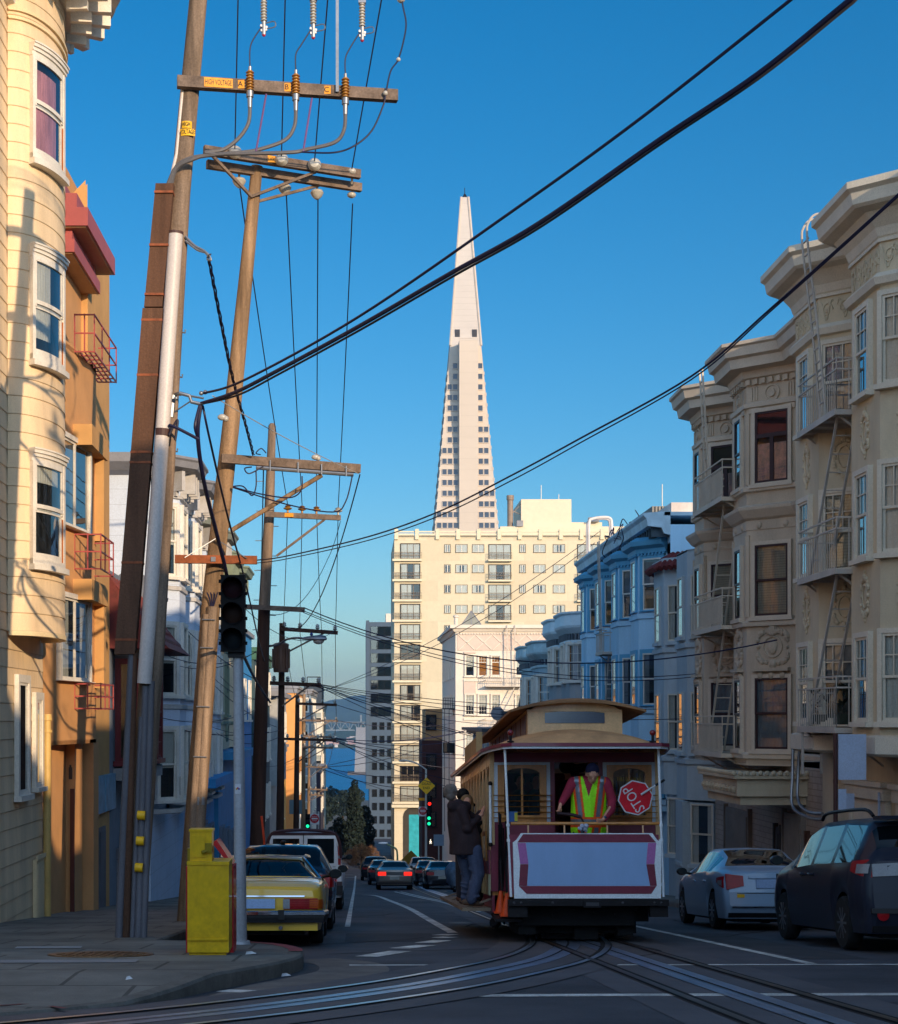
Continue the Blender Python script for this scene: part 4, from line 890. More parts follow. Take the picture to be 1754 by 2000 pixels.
roundhouse('round_bay_house', 'blue-green house with round bays and bracketed cap, half hidden above the cable car roof', 10.3, 9.3, 83.1, [(84, 4.6), (90, 4.6)], 98, 3.4, mat('bluegreen_stucco', '9cb4c0', rough=.8), mat('bluegreen_cap', 'a8c2cc', rough=.6), [.6, -2.6], -4)
mb = MB(); mb.lathe([(1.6, 5.0), (1.6, 5.6), (1.5, 5.75), (1.0, 5.95), (.02, 6.05)], (13.0, 80, 0), 20); tag(mb.build('roof_dome', mat('roof_white', 'ded2c0', rough=.7), loc=(13, 80, 5), smooth=True), 'low white dome on a drum on the roof behind the slate grey house', 'dome')
T = thing('eave_house', 'low house with wide dark eaves and a roof dish left of the cable car roof', 'house', (9, 106, smG(106)))
mb = MB(); mb.box(8.2, 20, 99, 117, smG(117)-1, -.9); mb.build('wall', mat('cool_grey_paint', '98a2b0', rough=.8), T)
mb = MB(); mb.box(7.4, 20, 98.2, 117.5, -.75, -.55); mb.box(7.7, 20, 98.5, 117, -.95, -.75); mb.box(8.6, 20, 98.0, 104, .3, .5); mb.box(8.9, 20, 98.3, 104, -.55, .3); mb.build('roof', mat('dark_eave', '3a4048', rough=.6), T)
mb = MB(); mb.lathe([(.02, 0), (.25, .03), (.42, .14)], (8.4, 99, .35), 14, 'y'); mb.bar((8.4, 99.1, -.55), (8.4, 99.1, .3), .06); mb.build('roof_dish', m_lead, T)
for yy in (101, 105, 109, 113): window(T, wframe(8.2, yy, -3.2, (-1, 0)), 1.0, 1.7)
mb = MB()
for x in (9.7, 9.95): mb.lathe([(.11, .5), (.1, .6), (.01, 1.3)], (x, 98.6, 0), 8)
mb.build('finial', mat('finial_dark', '3a3440'), T)

# pink and white corner building beyond the crossing
m_pw = mat('rose_white_stucco', 'dcd2c6', rough=.8, var=.05); m_pk = mat('rose_panel', 'd0bcb0', rough=.8, var=.05)
E = thing('corner_building', 'rose and white corner building with diamond frieze, in front of the cream tower', 'building', (11, 150, smG(150)))
mb = MB(); mb.box(8.6, 24, 145, 168, smG(168)-2, 8.2); mb.build('wall', m_pw, E)
mb = MB(); mb.sweep([(8.6, 168), (8.6, 145), (24, 145)], [(0, 7.7), (.15, 7.75), (.3, 8.0), (.5, 8.05), (.5, 8.35), (-.5, 8.35)], -1); mb.build('cornice', m_pw, E)
mb = MB(); mb.box(8.75, 24, 144.95, 145, 6.1, 7.5); mb.c = 1
for k in range(10):
    x = 8.9+k*1.5; mb.bar((x, 144.93, 6.15), (x+1.4, 144.93, 7.45), .07); mb.bar((x+1.4, 144.93, 6.15), (x, 144.93, 7.45), .07)
for k in range(60): mb.box(8.75+k*.25, 8.87+k*.25, 144.85, 145, 7.5, 7.65)
mb.build('frieze', [m_pk, m_pw], E)
for f in (3.85, .42, -3.1, -6.6):
    for x, c in ((9.85, None), (11.0, m_curto), (12.15, m_curto), (14.3, None), (16, None)):
        window(E, wframe(x, 145, f, (0, -1)), .72, 1.75, cas=m_pw, sash=m_white, style='double', grid=(3, 2, .68, 1) if f > 1 else (3, 5, 0, 1), cw=.1, dep=.16, sill=.14, mid=.68, curtain='full' if c and f > 1 else 'top', cm=c if f > 1 else m_curt)
    for y in (148, 152, 156, 160, 164): window(E, wframe(8.6, y, f, (-1, 0)), 1.0, 1.75, cas=m_pw, style='double', cw=.12, dep=.12)
    mb = MB(); mb.box(9.3, 12.8, 144.88, 145, f-.5, f-.3); mb.build('sill_band', m_pw, E)
for z0, z1 in ((5.85, 6.0), (2.2, 3.3)): mb = MB(); mb.box(9.32, 10.38, 144.9, 145, z0, z1); mb.build('panel', m_pk, E)
m_wfe = mat('white_iron', 'c9bfb4', rough=.6)
for z in (2.95, -.9):
    mb = MB(); mb.box(11.2, 15.8, 143.9, 145, z-.08, z)
    for zz in (z+.5, z+.95): mb.bar((11.2, 143.9, zz), (15.8, 143.9, zz), .05); mb.bar((11.2, 143.9, zz), (11.2, 145, zz), .05)
    for k in range(24): mb.bar((11.2+k*.2, 143.9, z), (11.2+k*.2, 143.9, z+.95), .03)
    mb.build('fire_escape_platform', m_wfe, E)
for (p, q) in (((11.9, 144.2, -.8), (13.8, 144.2, 2.95)), ((12.1, 144.5, -4.6), (14, 144.5, -.9))): ladder(E, p, q, (.5, 0, 0), m=m_wfe, t=.07)
ladder(E, (13.1, 144.6, 3), (13.1, 144.4, 8.3), (.7, 0, 0), m=m_wfe, t=.08, rungs=14)
mb = MB(); mb.add([(9.2, 149, 8.3), (11.4, 149, 8.3), (11.4, 152, 8.3), (9.2, 152, 8.3), (10.3, 149.6, 9.9), (10.3, 151.4, 9.9)], [(0, 1, 4), (1, 2, 5, 4), (2, 3, 5), (3, 0, 4, 5)]); mb.c = 1; mb.bar((9.2, 149, 8.3), (10.3, 149.6, 9.9), .07); mb.bar((11.4, 149, 8.3), (10.3, 149.6, 9.9), .07); mb.bar((10.3, 149, 8.3), (10.3, 149.6, 9.9), .07); mb.build('skylight', [mat('skylight_glass', '8a8a80', rough=.3), m_lead], E)
mb = MB(); mb.lathe([(.2, 8.2), (.2, 9.3), (.28, 9.35), (.28, 9.5), (.02, 9.6)], (8.95, 150, 0), 10); mb.build('chimney', m_pw, E)
mb = MB(); mb.box(7.6, 8.6, 146.2, 147.4, .9, 1.0)
for zz in (1.4, 1.9): mb.bar((7.6, 146.2, zz), (7.6, 147.4, zz), .05); mb.bar((7.6, 146.2, zz), (8.6, 146.2, zz), .05)
for k in range(6): mb.bar((7.6+k*.2, 146.2, 1), (7.6+k*.2, 146.2, 1.9), .04)
for z in (-3, -7): mb.box(7.6, 8.6, 146.2, 147.4, z, z+.1); mb.box(7.6, 7.65, 146.2, 147.4, z, z+.9); mb.box(7.6, 8.6, 146.2, 146.25, z, z+.9)
for x in (7.7, 8.1): mb.bar((x, 146.3, -10), (x, 146.3, 1), .05)
mb.build('fire_escape', m_iron, E)

# dark brick building and the cream tower behind
K = thing('brick_building', 'dark brick building with sunlit tan top, between cream tower and rose building', 'building', (7.6, 172, smG(172)))
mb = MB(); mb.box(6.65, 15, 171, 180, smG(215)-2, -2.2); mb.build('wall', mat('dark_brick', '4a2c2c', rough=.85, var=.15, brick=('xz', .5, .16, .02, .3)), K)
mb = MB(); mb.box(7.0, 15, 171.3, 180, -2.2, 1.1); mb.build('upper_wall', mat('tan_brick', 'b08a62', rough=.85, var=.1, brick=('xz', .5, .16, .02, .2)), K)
for z in (-.5, -4.6, -7.6, -10.6): 
    for x in (7.6,): window(K, wframe(x, 171.3 if z > -2 else 171, z-.6, (0, -1)), .9, 1.5, cas=m_iron, sill=.05)
m_crm = mat('cream_stucco_tower', 'd6cab0', rough=.85, var=.04, brick=('xz', 3.0, 2.8, .03, .12))
m_crml = mat('cream_trim', 'dacfb6', rough=.8, var=.04)
F9 = thing('apartment_tower', 'wide cream apartment tower with stacked balconies and a rooftop penthouse, below the pyramid', 'tower', (20, 235, smG(235)))
mb = MB(); mb.box(4.97, 40, 227, 250, smG(235)-4, 25.2); mb.build('wall', m_crm, F9)
mb = MB(); mb.box(4.9, 40.1, 226.9, 227.15, 25.2, 25.45)
for k in range(13):
    x = 5.0+k*2.85; mb.box(x, x+.5, 226.7, 227.3, 24.9, 26.35); mb.box(x+.5, x+2.85, 226.95, 227.1, 25.9, 26.1); mb.box(x+.55, x+2.75, 226.9, 227.05, 25.3, 25.75)
mb.build('parapet', m_crml, F9)
mb = MB(); mb.box(20, 38, 231, 245, 25.2, 27.2); mb.box(23.0, 30.1, 231.5, 243, 27.2, 31.1); mb.box(30.1, 34.5, 232, 243, 25.2, 27.9); mb.build('penthouse', mat('penthouse_cream', 'dacdb6', rough=.8, var=.04), F9)
mb = MB(); mb.lathe([(.42, 27.2), (.42, 31), (.52, 31.05), (.52, 31.7), (.3, 31.7)], (21.5, 232, 0), 12); mb.bar((21.9, 232, 29.5), (23, 232, 29), .1); mb.bar((21.9, 232, 29.2), (23, 232, 30.5), .08); mb.build('chimney', mat('stack_grey', '8a7a6e', rough=.6, var=.2), F9)
mb = MB(); mb.box(22.3, 23.2, 230.6, 231.4, 27.2, 28); mb.box(32.5, 34, 231, 232, 27.9, 28.5); mb.build('roof_vent', m_lead, F9)
for x, z0, z1 in ((26, 31, 33.3), (28.5, 31, 32)): mb = MB(); mb.tube([(x, 233, z0), (x, 233, z1)], .06, 5); mb.build('aerial', m_white, F9)
m_brail = mat('balcony_rail', '75685a', rough=.6)
for k in range(13):
    z = 24.3-2.05-k*2.8
    window(F9, wframe(7.2, 227, z, (0, -1)), 2.6, 2.05, cas=m_iron, sash=m_brail, style='triple', cw=.08, dep=.15, sill=0, curtain=('full', 'sides', 'left', 'full', 'full', None)[k % 6], cm=m_curt)
    mb = MB(); mb.box(4.7, 8.8, 226.5, 227, z-.35, z-.05); mb.build('balcony_slab', m_crml, F9)
    mb = MB()
    for zz in (z+.45, z+.85): mb.bar((4.75, 226.55, zz), (8.75, 226.55, zz), .06)
    for q in range(21): mb.bar((4.75+q*.2, 226.55, z-.05), (4.75+q*.2, 226.55, z+.85), .035)
    mb.build('balcony_rail', m_brail, F9)
    if k < 5:
        zz = 24.3-1.15-k*2.8
        for x, w_, c in ((12.35, .75, None), (14.3, 1.55, 'full'), (16.6, 1.55, 'full'), (22.75, .75, 'sides'), (25.1, 1.55, 'full'), (27.8, 1.55, 'full')):
            window(F9, wframe(x, 227, zz, (0, -1)), w_, 1.05, cas=m_iron, sash=m_white, style='pair', cw=.05, dep=.1, sill=.05, curtain=c if (k+int(x)) % 3 else 'sides', cm=m_curt)
        for x in (19.6, 31.9):
            window(F9, wframe(x, 227, z-.1, (0, -1)), 3.0, 2.05, cas=m_iron, sash=m_brail, style='triple', cw=.06, dep=.12, sill=0, curtain='full' if k % 2 == 0 else 'sides', cm=m_curt)
            mb = MB(); mb.box(x-1.65, x+1.65, 226.3, 227, z-.4, z-.15); mb.build('balcony_slab', m_crml, F9)
            mb = MB()
            for zq in (z+.4, z+.8): mb.bar((x-1.6, 226.35, zq), (x+1.6, 226.35, zq), .06)
            for q in range(17): mb.bar((x-1.6+q*.2, 226.35, z-.15), (x-1.6+q*.2, 226.35, z+.8), .035)
            mb.build('balcony_rail', m_brail, F9)
mb = MB(); mb.prism([(6.2, -21), (8.9, -21), (8.9, -13.5)]+[(7.55+1.35*math.cos(math.pi*q/10), -13.5+1.35*math.sin(math.pi*q/10)) for q in range(1, 10)]+[(6.2, -13.5)], .06, Matrix.Translation((0, 226.92, 0))); mb.c = 1; mb.box(7.0, 8.6, 226.88, 226.93, -20, -13.2); mb.build('arch_window', [mat('arch_dark', '3a3630'), mat('teal_pane', '3aa8b8', rough=.15, spec=.8)], F9)
mb = MB(); mb.box(4.6, 9.2, 226.4, 227, -12.2, -11.8); mb.build('ledge', m_crml, F9)

# slim glass tower behind, in shade
g10 = thing('office_tower', 'slim blue glass and concrete tower left of the cream tower, mostly in shade', 'tower', (4, 335, smG(335)))
m_cc = mat('tower_concrete', '4a5c70', rough=.8, var=.06); m_tg = mat('tower_glass', '2c5a72', rough=.12, metal=.2, spec=.8, var=.25, scale=.3, fine=0)
mb = MB(); mb.box(2.2, 9, 330, 352, smG(335)-4, 19.6); mb.c = 0; mb.box(1.55, 2.2, 329.6, 352, -14, 19.9); mb.build('wall', m_cc, g10)
mb = MB(); mb.box(5.6, 8, 333, 340, 19.6, 21.5); mb.build('penthouse', m_pw, g10)
for k in range(19):
    z = 18.0-k*2.7
    if k < 7: window(g10, wframe(4.6, 330, z-1.2, (0, -1)), 4.2, 1.9, cas=m_cc, sash=m_iron, style='triple', cw=.05, dep=.08, sill=0, gl=m_glassb)
    else:
        for x in (3.25, 4.75, 6.3): window(g10, wframe(x, 330, z-1.2, (0, -1)), 1.0, 1.5, cas=m_cc, sash=m_iron, style='one', cw=.05, dep=.08, sill=0)
    window(g10, wframe(2.2, 336, z-1.2, (-1, 0)), 3, 1.7, cas=m_cc, style='one', cw=.05, dep=.06, sill=0)

# the tapering white office tower
PY = thing('pyramid_tower', 'tapering white pyramid skyscraper with a spire and a flat shaft up its middle', 'skyscraper', (42.5, 655, smG(655)))
m_py = mat('quartz_concrete', 'c6baae', rough=.75, var=.04, scale=.05, lines=(4.2, .12, .25), fine=.02)
m_py2 = mat('aluminium_louvre', 'bcb4ae', rough=.5, metal=.1, var=.05, scale=.1, lines=(2.4, .1, .3), fine=.02)
def hw(z): return .95+(208.5-z)*.0862
cx, cyy = 42.5, 655.
def ring(z, g=0.): h = hw(z)+g; return [(cx-h, cyy-h, z), (cx+h, cyy-h, z), (cx+h, cyy+h, z), (cx-h, cyy+h, z)]
mb = MB(); mb.loft([ring(-60), ring(148)]); mb.build('wall', m_py, PY)
mb = MB(); mb.loft([ring(148), ring(208.5)]); mb.c = 1
for sx in (-1, 1): mb.tube([(cx+sx*hw(148), cyy-hw(148), 148), (cx+sx*hw(203), cyy-hw(208), 208.5)], .5, 6)
mb.build('spire', [m_py2, m_py], PY)
mb = MB(); mb.loft([ring(208.5), [(cx-.3, cyy-.3, 210), (cx+.3, cyy-.3, 210), (cx+.3, cyy+.3, 210), (cx-.3, cyy+.3, 210)]]); mb.tube([(cx, cyy, 210), (cx, cyy, 212.5)], .15, 5); mb.build('cap', m_iron, PY)
mb = MB(); yf = cyy-hw(60); mb.box(cx-3.0, cx+4.4, yf, cyy, -60, 148.5)
for q in range(12): mb.box(cx-2.8+q*.6, cx-2.6+q*.6, yf+.2, yf+.4, 148.5, 149.3)
mb.box(cx-3, cx+4.4, yf+.2, yf+.4, 149.2, 149.4); mb.build('elevator_shaft', m_py, PY)
proto = None
def pwin(x, z, w=2.0):
    """one window set on the leaning front"""
    global proto
    y = cyy-hw(z); M = Matrix.Translation((x, y-.05, z)) @ Matrix.Rotation(-math.atan(.0862), 4, 'X')
    M = WM(PY).inverted() @ M
    if proto is None:
        mb = MB(); mb.box(-1.05, 1.05, -.25, .1, -1.25, -1.0); mb.box(-1.05, 1.05, -.2, .1, 1.1, 1.3); mb.box(-1.05, -.85, -.2, .1, -1.0, 1.1); mb.box(.85, 1.05, -.2, .1, -1.0, 1.1); proto = mb.build('window', m_py, PY, local=True); proto.matrix_basis = M
        g = MB(); g.box(-.86, .86, -.06, -.02, -1.0, 1.1); g.build('pane', mat('pyramid_glass', '3a4250', rough=.15, spec=.8), proto, local=True)
    else: put(proto, PY, M)
z = 74+2
for r in range(16):
    zc = 76+r*4.25
    if zc > 145: break
    hL = hw(zc)-.9
    x = cx-3.0-1.25
    while x > cx-hL: pwin(x, zc); x -= 2.2
    x = cx+4.4+1.25
    while x < cx+hL: pwin(x, zc); x += 2.2
for x in (cx-3.3, cx+3.5): mb = MB(); mb.box(x-1.0, x+1.0, cyy-hw(153)-.15, cyy-hw(153)+.5, 151.5, 154.5); mb.build('vent_opening', mat('vent_dark', '33343c'), PY)
for sx in (-1, 1):
    mb = MB()
    for r in range(45): zc = -50+r*4.25; mb.box(cx+sx*hw(zc)-.25, cx+sx*hw(zc)+.25, cyy-hw(zc)-.2, cyy+hw(zc)*.9, zc-.8, zc+.5) if zc < 140 else None
    mb.build('ledge_column', m_py, PY)
# ---------------------------------------------------------------- poles, wires, signals, signs
m_pole = mat('weathered_pole', '857262', rough=.9, var=.5, scale=5, zs=.08, bump=.5, bscale=30, fine=.12)
m_pole2 = mat('warm_pole', '8c7258', rough=.9, var=.5, scale=5, zs=.08, bump=.5, bscale=30, fine=.12)
m_poled = mat('creosote_pole', '4a3228', rough=.9, var=.35, scale=5, zs=.08, bump=.5, bscale=30, fine=.12)
m_arm = mat('grey_timber', '75655a', rough=.9, var=.35, scale=4, bump=.4, bscale=25, fine=.12)
m_armr = mat('red_timber', '8f4f2e', rough=.8, var=.35, scale=5, bump=.3)
m_trunk = mat('brown_timber_box', '5c4030', rough=.9, var=.3, scale=4, zs=.1, bump=.4, fine=.1)
m_pvc = mat('white_conduit', 'c9c0bc', rough=.45, var=.1, scale=2, zs=.2)
m_pvcg = mat('grey_conduit', '62626a', rough=.5, var=.2, scale=2, zs=.2)
m_galv = mat('galvanized', '8f9298', rough=.4, metal=.7)
m_cabg = mat('cable_grey', '5d5c60', rough=.55, var=.1); m_cab = mat('cable_black', '18183a', rough=.5)
m_brnpor = mat('brown_porcelain', 'a8762e', rough=.25, var=.15, spec=.6); m_gypor = mat('grey_porcelain', 'b4b0a8', rough=.3, var=.1, spec=.6)
m_ylw = mat('sign_yellow', 'f0b818', rough=.5, var=.12, scale=6); m_orgs = mat('sign_orange', 'e89a1c', rough=.5, var=.15, scale=6); m_blk = mat('black_paint', '17171a', rough=.5)
m_rust2 = mat('rusty_strap', '8a4a2a', rough=.7, var=.4, scale=8)
def ribbed(mb, top, bot, r, n=7, core=.55):
    top, bot = Vector(top), Vector(bot); L_ = (top-bot).length; pr = []
    for k in range(n): z0 = L_*k/n; pr += [(r*core, z0), (r, z0+L_*.25/n), (r*.9, z0+L_*.5/n), (r*core, z0+L_*.75/n)]
    return mb.lathe(pr+[(r*core, L_)], bot, 12)
def armbar(mb, p, q, w=.11, h=.14): return mb.bar(p, q, w, h)
def wire(p, q, sag=.3, r=.012, m=m_cab, nm='wire', label='thin black overhead wire strung between the street poles', group='overhead wires along the street', n=20, cat='wire'):
    mb = MB(); pts = catenary(p, q, sag, n); mb.tube(pts, r, 5); o = mb.build(nm, m, None, loc=pts[0]); return tag(o, label, cat, group)
def cable(pts, r=.02, m=m_cab, nm='cable', label='', group=None, sm=6, parent=None):
    mb = MB(); mb.tube(smoothpath(pts, sm), r, 7); o = mb.build(nm, m, parent, smooth=True, loc=None if parent else pts[0])
    return o if parent else tag(o, label, 'cable', group)
# --- first pole
D1 = 22.
P1 = thing('utility_pole', 'tall leaning wooden pole with brown riser box and white conduit, nearest on the left', 'utility pole', WP(262, 1832, D1))
mb = MB(); mb.tube([WP(258, 1840, D1), WP(300, 1250, D1), WP(352, 380, D1), WP(387, 0, D1), WP(399, -150, D1)], [.17, .155, .135, .12, .115], 16); mb.build('pole_shaft', m_pole, P1, smooth=True)
def box4(mb, pts, w, dp, doff):
    rings = []
    for px, py in pts: c = WP(px, py, D1-doff); rings.append([c+Vector((-w/2, -dp/2, 0)), c+Vector((w/2, -dp/2, 0)), c+Vector((w/2, dp/2, 0)), c+Vector((-w/2, dp/2, 0))])
    return mb.loft(rings)
mb = MB(); box4(mb, [(245, 1278), (300, 605)], .27, .2, .18); box4(mb, [(300.5, 602), (323, 362)], .24, .18, .17); mb.build('riser_box', m_trunk, P1)
for py in (379, 482, 578, 628, 735, 885, 905, 1100, 1250): px = 323-(py-362)*.0945 if py < 602 else 300-(py-605)*.0817; mb = MB(); box4(mb, [(px, py+2.2), (px, py-2.2)], .252 if py < 602 else .28, .215, .178); mb.build('strap', m_rust2, P1)
mb = MB(); mb.tube([WP(282, 1335, D1-.22), WP(318, 830, D1-.22), WP(343, 457, D1-.2)], .098, 18); mb.build('conduit', m_pvc, P1, smooth=True)
mb = MB(); mb.tube([WP(343.2, 458, D1-.2), WP(343.4, 453, D1-.2)], .103, 16); mb.tube([WP(317.4, 852, D1-.22), WP(318.2, 838, D1-.22)], .104, 16); mb.build('conduit_collar', mat('collar_brown', '4a3230', rough=.6), P1)
for a, b, r, m in (((232, 1832), (258, 1278), .055, m_pvcg), ((246, 1835), (262, 1275), .05, m_trunk), ((270, 1835), (285, 1340), .05, m_pvcg), ((281, 1832), (296, 1330), .045, m_pvcg), ((258, 1836), (276, 1400), .035, m_pvcg)):
    mb = MB(); mb.tube([WP(*a, D1-.2), WP((a[0]+b[0])/2, (a[1]+b[1])/2, D1-.2), WP(*b, D1-.2)], r, 10)
    mb.build('riser_pipe', m, P1, smooth=True)
for py in (1592, 1642, 1694):
    mb = MB(); px = 276-(py-1592)*.045; mb.tube([WP(px-7.5, py, D1-.26), WP(px+7.5, py+1, D1-.26)], .062, 10); mb.build('yellow_band', m_ylw, P1, smooth=True)
mb = MB(); mb.tube([WP(357, 170, D1-.1), WP(345, 300, D1-.1), WP(331, 360, D1-.17)], .022, 8); mb.build('ground_pipe', m_pvc, P1, smooth=True)
mb = MB()
for py in (648, 735, 770, 880, 1025, 1172): px = 340-(py-648)*.0656; mb.tube([WP(px, py, D1), WP(px+22, py+2, D1), WP(px+22, py-4, D1)], .012, 5)
mb.build('pole_step', m_galv, P1)
# arms, pot heads and cut-outs
z1 = ZZ(160, 21.8); aL = Vector((XX(346, 21.8), 21.8, z1)); aR = Vector((XX(776, 22.3), 22.3, z1)); ad = (aR-aL).normalized()
mb = MB(); armbar(mb, aL, aR, .12, .15); mb.build('cross_arm', m_arm, P1)
z0 = ZZ(-55, 21.8); uL = Vector((XX(340, 21.8), 21.8, z0)); uR = Vector((XX(800, 22.3), 22.3, z0)); mb = MB(); armbar(mb, uL, uR, .12, .15); mb.build('cross_arm', m_arm, P1)
def onarm(px, py=None, back=.1, L_=aL, R_=aR): t = (px-346)/(776-346); p = L_.lerp(R_, t); return p+Vector((0, -back, 0)) if py is None else Vector((p.x, p.y-back, ZZ(py, p.y-back)))
for k, px in enumerate((487, 576, 673)):
    dy = (px-487)*.075; mb = MB(); ribbed(mb, onarm(px, 138+dy), onarm(px, 178+dy), .058); mb.c = 1; mb.tube([onarm(px, 190+dy), onarm(px, 178+dy)], .05, 10); mb.tube([onarm(px, 210+dy), onarm(px, 190+dy)], [.03, .035], 10); mb.tube([onarm(px, 138+dy), onarm(px, 130+dy)], .02, 8); mb.bar(onarm(px, 186+dy, .1), onarm(px, 186+dy, -.02), .06)
    mb.build('pothead', [m_brnpor, m_galv], P1, smooth=True)
    ux = (514, 610, 706)[k]; dy2 = (ux-514)*.055; mb = MB(); ribbed(mb, onarm(ux, -5+dy2, .12), onarm(ux, 42+dy2, .12), .046, 8); mb.c = 1
    mb.tube([onarm(ux, 68+dy2, .12), onarm(ux, 40+dy2, .12)], .028, 8); mb.bar(onarm(ux-7, 50+dy2, .12), onarm(ux+7, 54+dy2, .12), .03); mb.bar(onarm(ux-6, 60+dy2, .12), onarm(ux+6, 58+dy2, .12), .03); mb.bar(onarm(ux, -55, .12), onarm(ux, -4+dy2, .12), .06, .1)
    mb.tube(smoothpath([onarm(ux+2, 46+dy2, .12), onarm(ux+20, 42+dy2, .14), onarm(ux+22, 52+dy2, .14), onarm(ux+6, 56+dy2, .12)], 4), .008, 5); mb.c = 2; mb.ball(onarm(ux, 68+dy2, .12), .025, 8, 6)
    mb.build('cutout_switch', [m_gypor, m_galv, mat('red_cap', 'b0284a', rough=.5)], P1, smooth=True)
    cable([onarm(ux-4, 52+dy2, .12), onarm(ux-22, 80+dy2, .12), onarm(px, 100+dy, .12), onarm(px, 132+dy, .1)], .009, m_cab, 'jumper', parent=P1)
    ex = (430, 500, 592)[k]; ey = 296
    cable([onarm(px, 205+dy), onarm(px-3, 240+dy), onarm(px-22, 270+dy*.6), WP(ex+6, ey-4, 21.8), WP(ex-30, ey+2, 21.7), WP(420, 302, 21.7), WP(375, 308+k*2, 21.7), WP(345, 325+k*2, 21.75), WP(326+k*4, 365, 21.8)], .026, m_cabg, 'power_cable', parent=P1)
    mb = MB(); c = onarm(px-20 if k < 1 else px-18, 158+(px-487)*.06, .065)
    pl = MB(); c = onarm((468, 558, 636)[k], None, .062); pl.box(-.055, .055, -.004, .004, -.055, .055, Matrix.Translation(c)); po = pl.build('phase_plate', m_orgs, P1); text_mesh('phase_letter', 'ABC'[k], .1, facing(c+Vector((0, -.006, 0))), m_blk, po, .001)
for a, b in (((518, 184), (500, 296)), ((607, 192), (592, 297))): mb = MB(); mb.tube([onarm(a[0], a[1], .04), WP(b[0], b[1], 21.75)], .014, 6); mb.build('strap', mat('purple_strap', '6a4a7a', rough=.6), P1)
cable([onarm(752, 185, .1), onarm(748, 205, .1), onarm(725, 255, .1), onarm(690, 285, .1), onarm(650, 298, .1), WP(590, 297, 21.7)], .012, m_cab, 'jumper', parent=P1)
cable([onarm(752, 187, .1), onarm(762, 140, .12), onarm(777, 117, .12), onarm(788, 80, .12), onarm(793, 45, .12), onarm(786, 8, .12), onarm(781, -40, .1)], .011, m_cab, 'jumper', parent=P1)
mb = MB(); mb.ball(onarm(752, 182, .1), .035, 10, 8); mb.ball(onarm(783, -3, .1), .06, 10, 8); mb.ball(onarm(778, 116, .12), .03, 8, 6); mb.build('insulator', m_gypor, P1, smooth=True)
mb = MB(); mb.bar(onarm(657, 180, .08), onarm(657, -60, .08), .05, .04); mb.build('brace', m_galv, P1)
sp = MB(); c = onarm(426, None, .066); sp.box(-.19, .19, -.004, .004, -.062, .062, Matrix.Translation(c) @ Matrix.Rotation(.168, 4, 'Z')); so_ = sp.build('warning_sign', m_orgs, P1); text_mesh('warning_text', 'HIGH VOLTAGE', .1, facing(c+Vector((0, -.006, 0)), rz=.168), m_blk, so_, .001, squeeze=.5)
for (px, py, s, w) in ((364, 243, 'HIGH', .14), (366, 258, 'VOLTAGE', .2)):
    c = WP(px, py, D1-.135); sp = MB(); n_ = 8
    sp.loft([[(c.x+w/2*math.sin(a)/math.sin(1.0), c.y+.06*(1-math.cos(a))*1.2-.01, c.z-.045), (c.x+w/2*math.sin(a)/math.sin(1.0), c.y+.06*(1-math.cos(a))*1.2-.01, c.z+.045)] for a in [-1+2*i/n_ for i in range(n_+1)]], closed=False, caps=False)
    so_ = sp.build('warning_sign', m_ylw, P1); text_mesh('warning_text', s, .085, facing(c+Vector((0, -.014, 0))), m_blk, so_, .001, squeeze=.55)
# cable bracket and drops
mb = MB(); mb.tube([WP(336, 772, D1-.05), WP(352, 768, 21.8), WP(370, 773, 21.8), WP(374, 785, 21.8), WP(392, 789, 21.8)], .025, 8); mb.tube([WP(338, 772, D1-.1), WP(334, 815, D1-.1)], .04, 8); mb.tube([WP(370, 773, 21.8), WP(398, 778, 21.8)], .015, 6); mb.tube([WP(340, 805, 21.9), WP(375, 782, 21.8)], .01, 5); mb.ball(WP(344, 778, 21.8), .03); mb.ball(WP(393, 768, 21.8), .03); mb.ball(WP(401, 766, 21.8), .03); mb.build('cable_bracket', m_galv, P1, smooth=True)
mb = MB(); mb.tube(smoothpath([WP(362, 462, D1-.1), WP(380, 480, 21.9), WP(398, 490, 21.9), WP(408, 500, 21.9)], 4), [.02]*12+[.05], 6); mb.tube(smoothpath([WP(362, 470, D1-.1), WP(385, 488, 21.9), WP(405, 495, 21.9), WP(412, 508, 21.9), WP(404, 506, 21.9)], 4), .015, 6); mb.build('service_clamp', m_galv, P1, smooth=True)
cable([WP(330, 850, 21.7), WP(340, 830, 21.7), WP(347, 822, 21.7), WP(342, 860, 21.7)], .018, mat('cable_blueblack', '12152e', rough=.5), 'cable_tail', parent=P1)
cable([WP(330, 830, 21.7), WP(350, 838, 21.7), WP(388, 858, 21.8)], .022, m_cab, 'power_cable', parent=P1)
# --- second pole
D2 = 28.4
P2 = thing('utility_pole', 'wooden pole with double top arm and short red timber arm, second on the left', 'utility pole', WP(366, 1800, D2))
mb = MB(); mb.tube([WP(366, 1810, D2), WP(412, 1180, D2), WP(450, 840, D2), WP(502, 325, D2)], [.19, .165, .15, .1], 16); mb.build('pole_shaft', m_pole2, P2, smooth=True)
def armpts(p, q, dn, dfar): z = (ZZ(p[1], dn)+ZZ(q[1], dfar))/2; return Vector((XX(p[0], dn), dn, ZZ(p[1], dn))), Vector((XX(q[0], dfar), dfar, ZZ(q[1], dfar)))
a, b = armpts((400, 303), (703, 350), 27.9, 28.9)
mb = MB(); armbar(mb, a+Vector((0, -.16, .03)), b+Vector((0, -.16, .03)), .11, .15); mb.build('cross_arm', m_arm, P2)
mb = MB(); armbar(mb, a+Vector((.02, .16, -.1)), b+Vector((.02, .16, -.1)), .11, .14); mb.build('cross_arm', m_arm, P2)
def on2(px, off=(0, 0, 0)): return a.lerp(b, (px-400)/303.)+Vector(off)
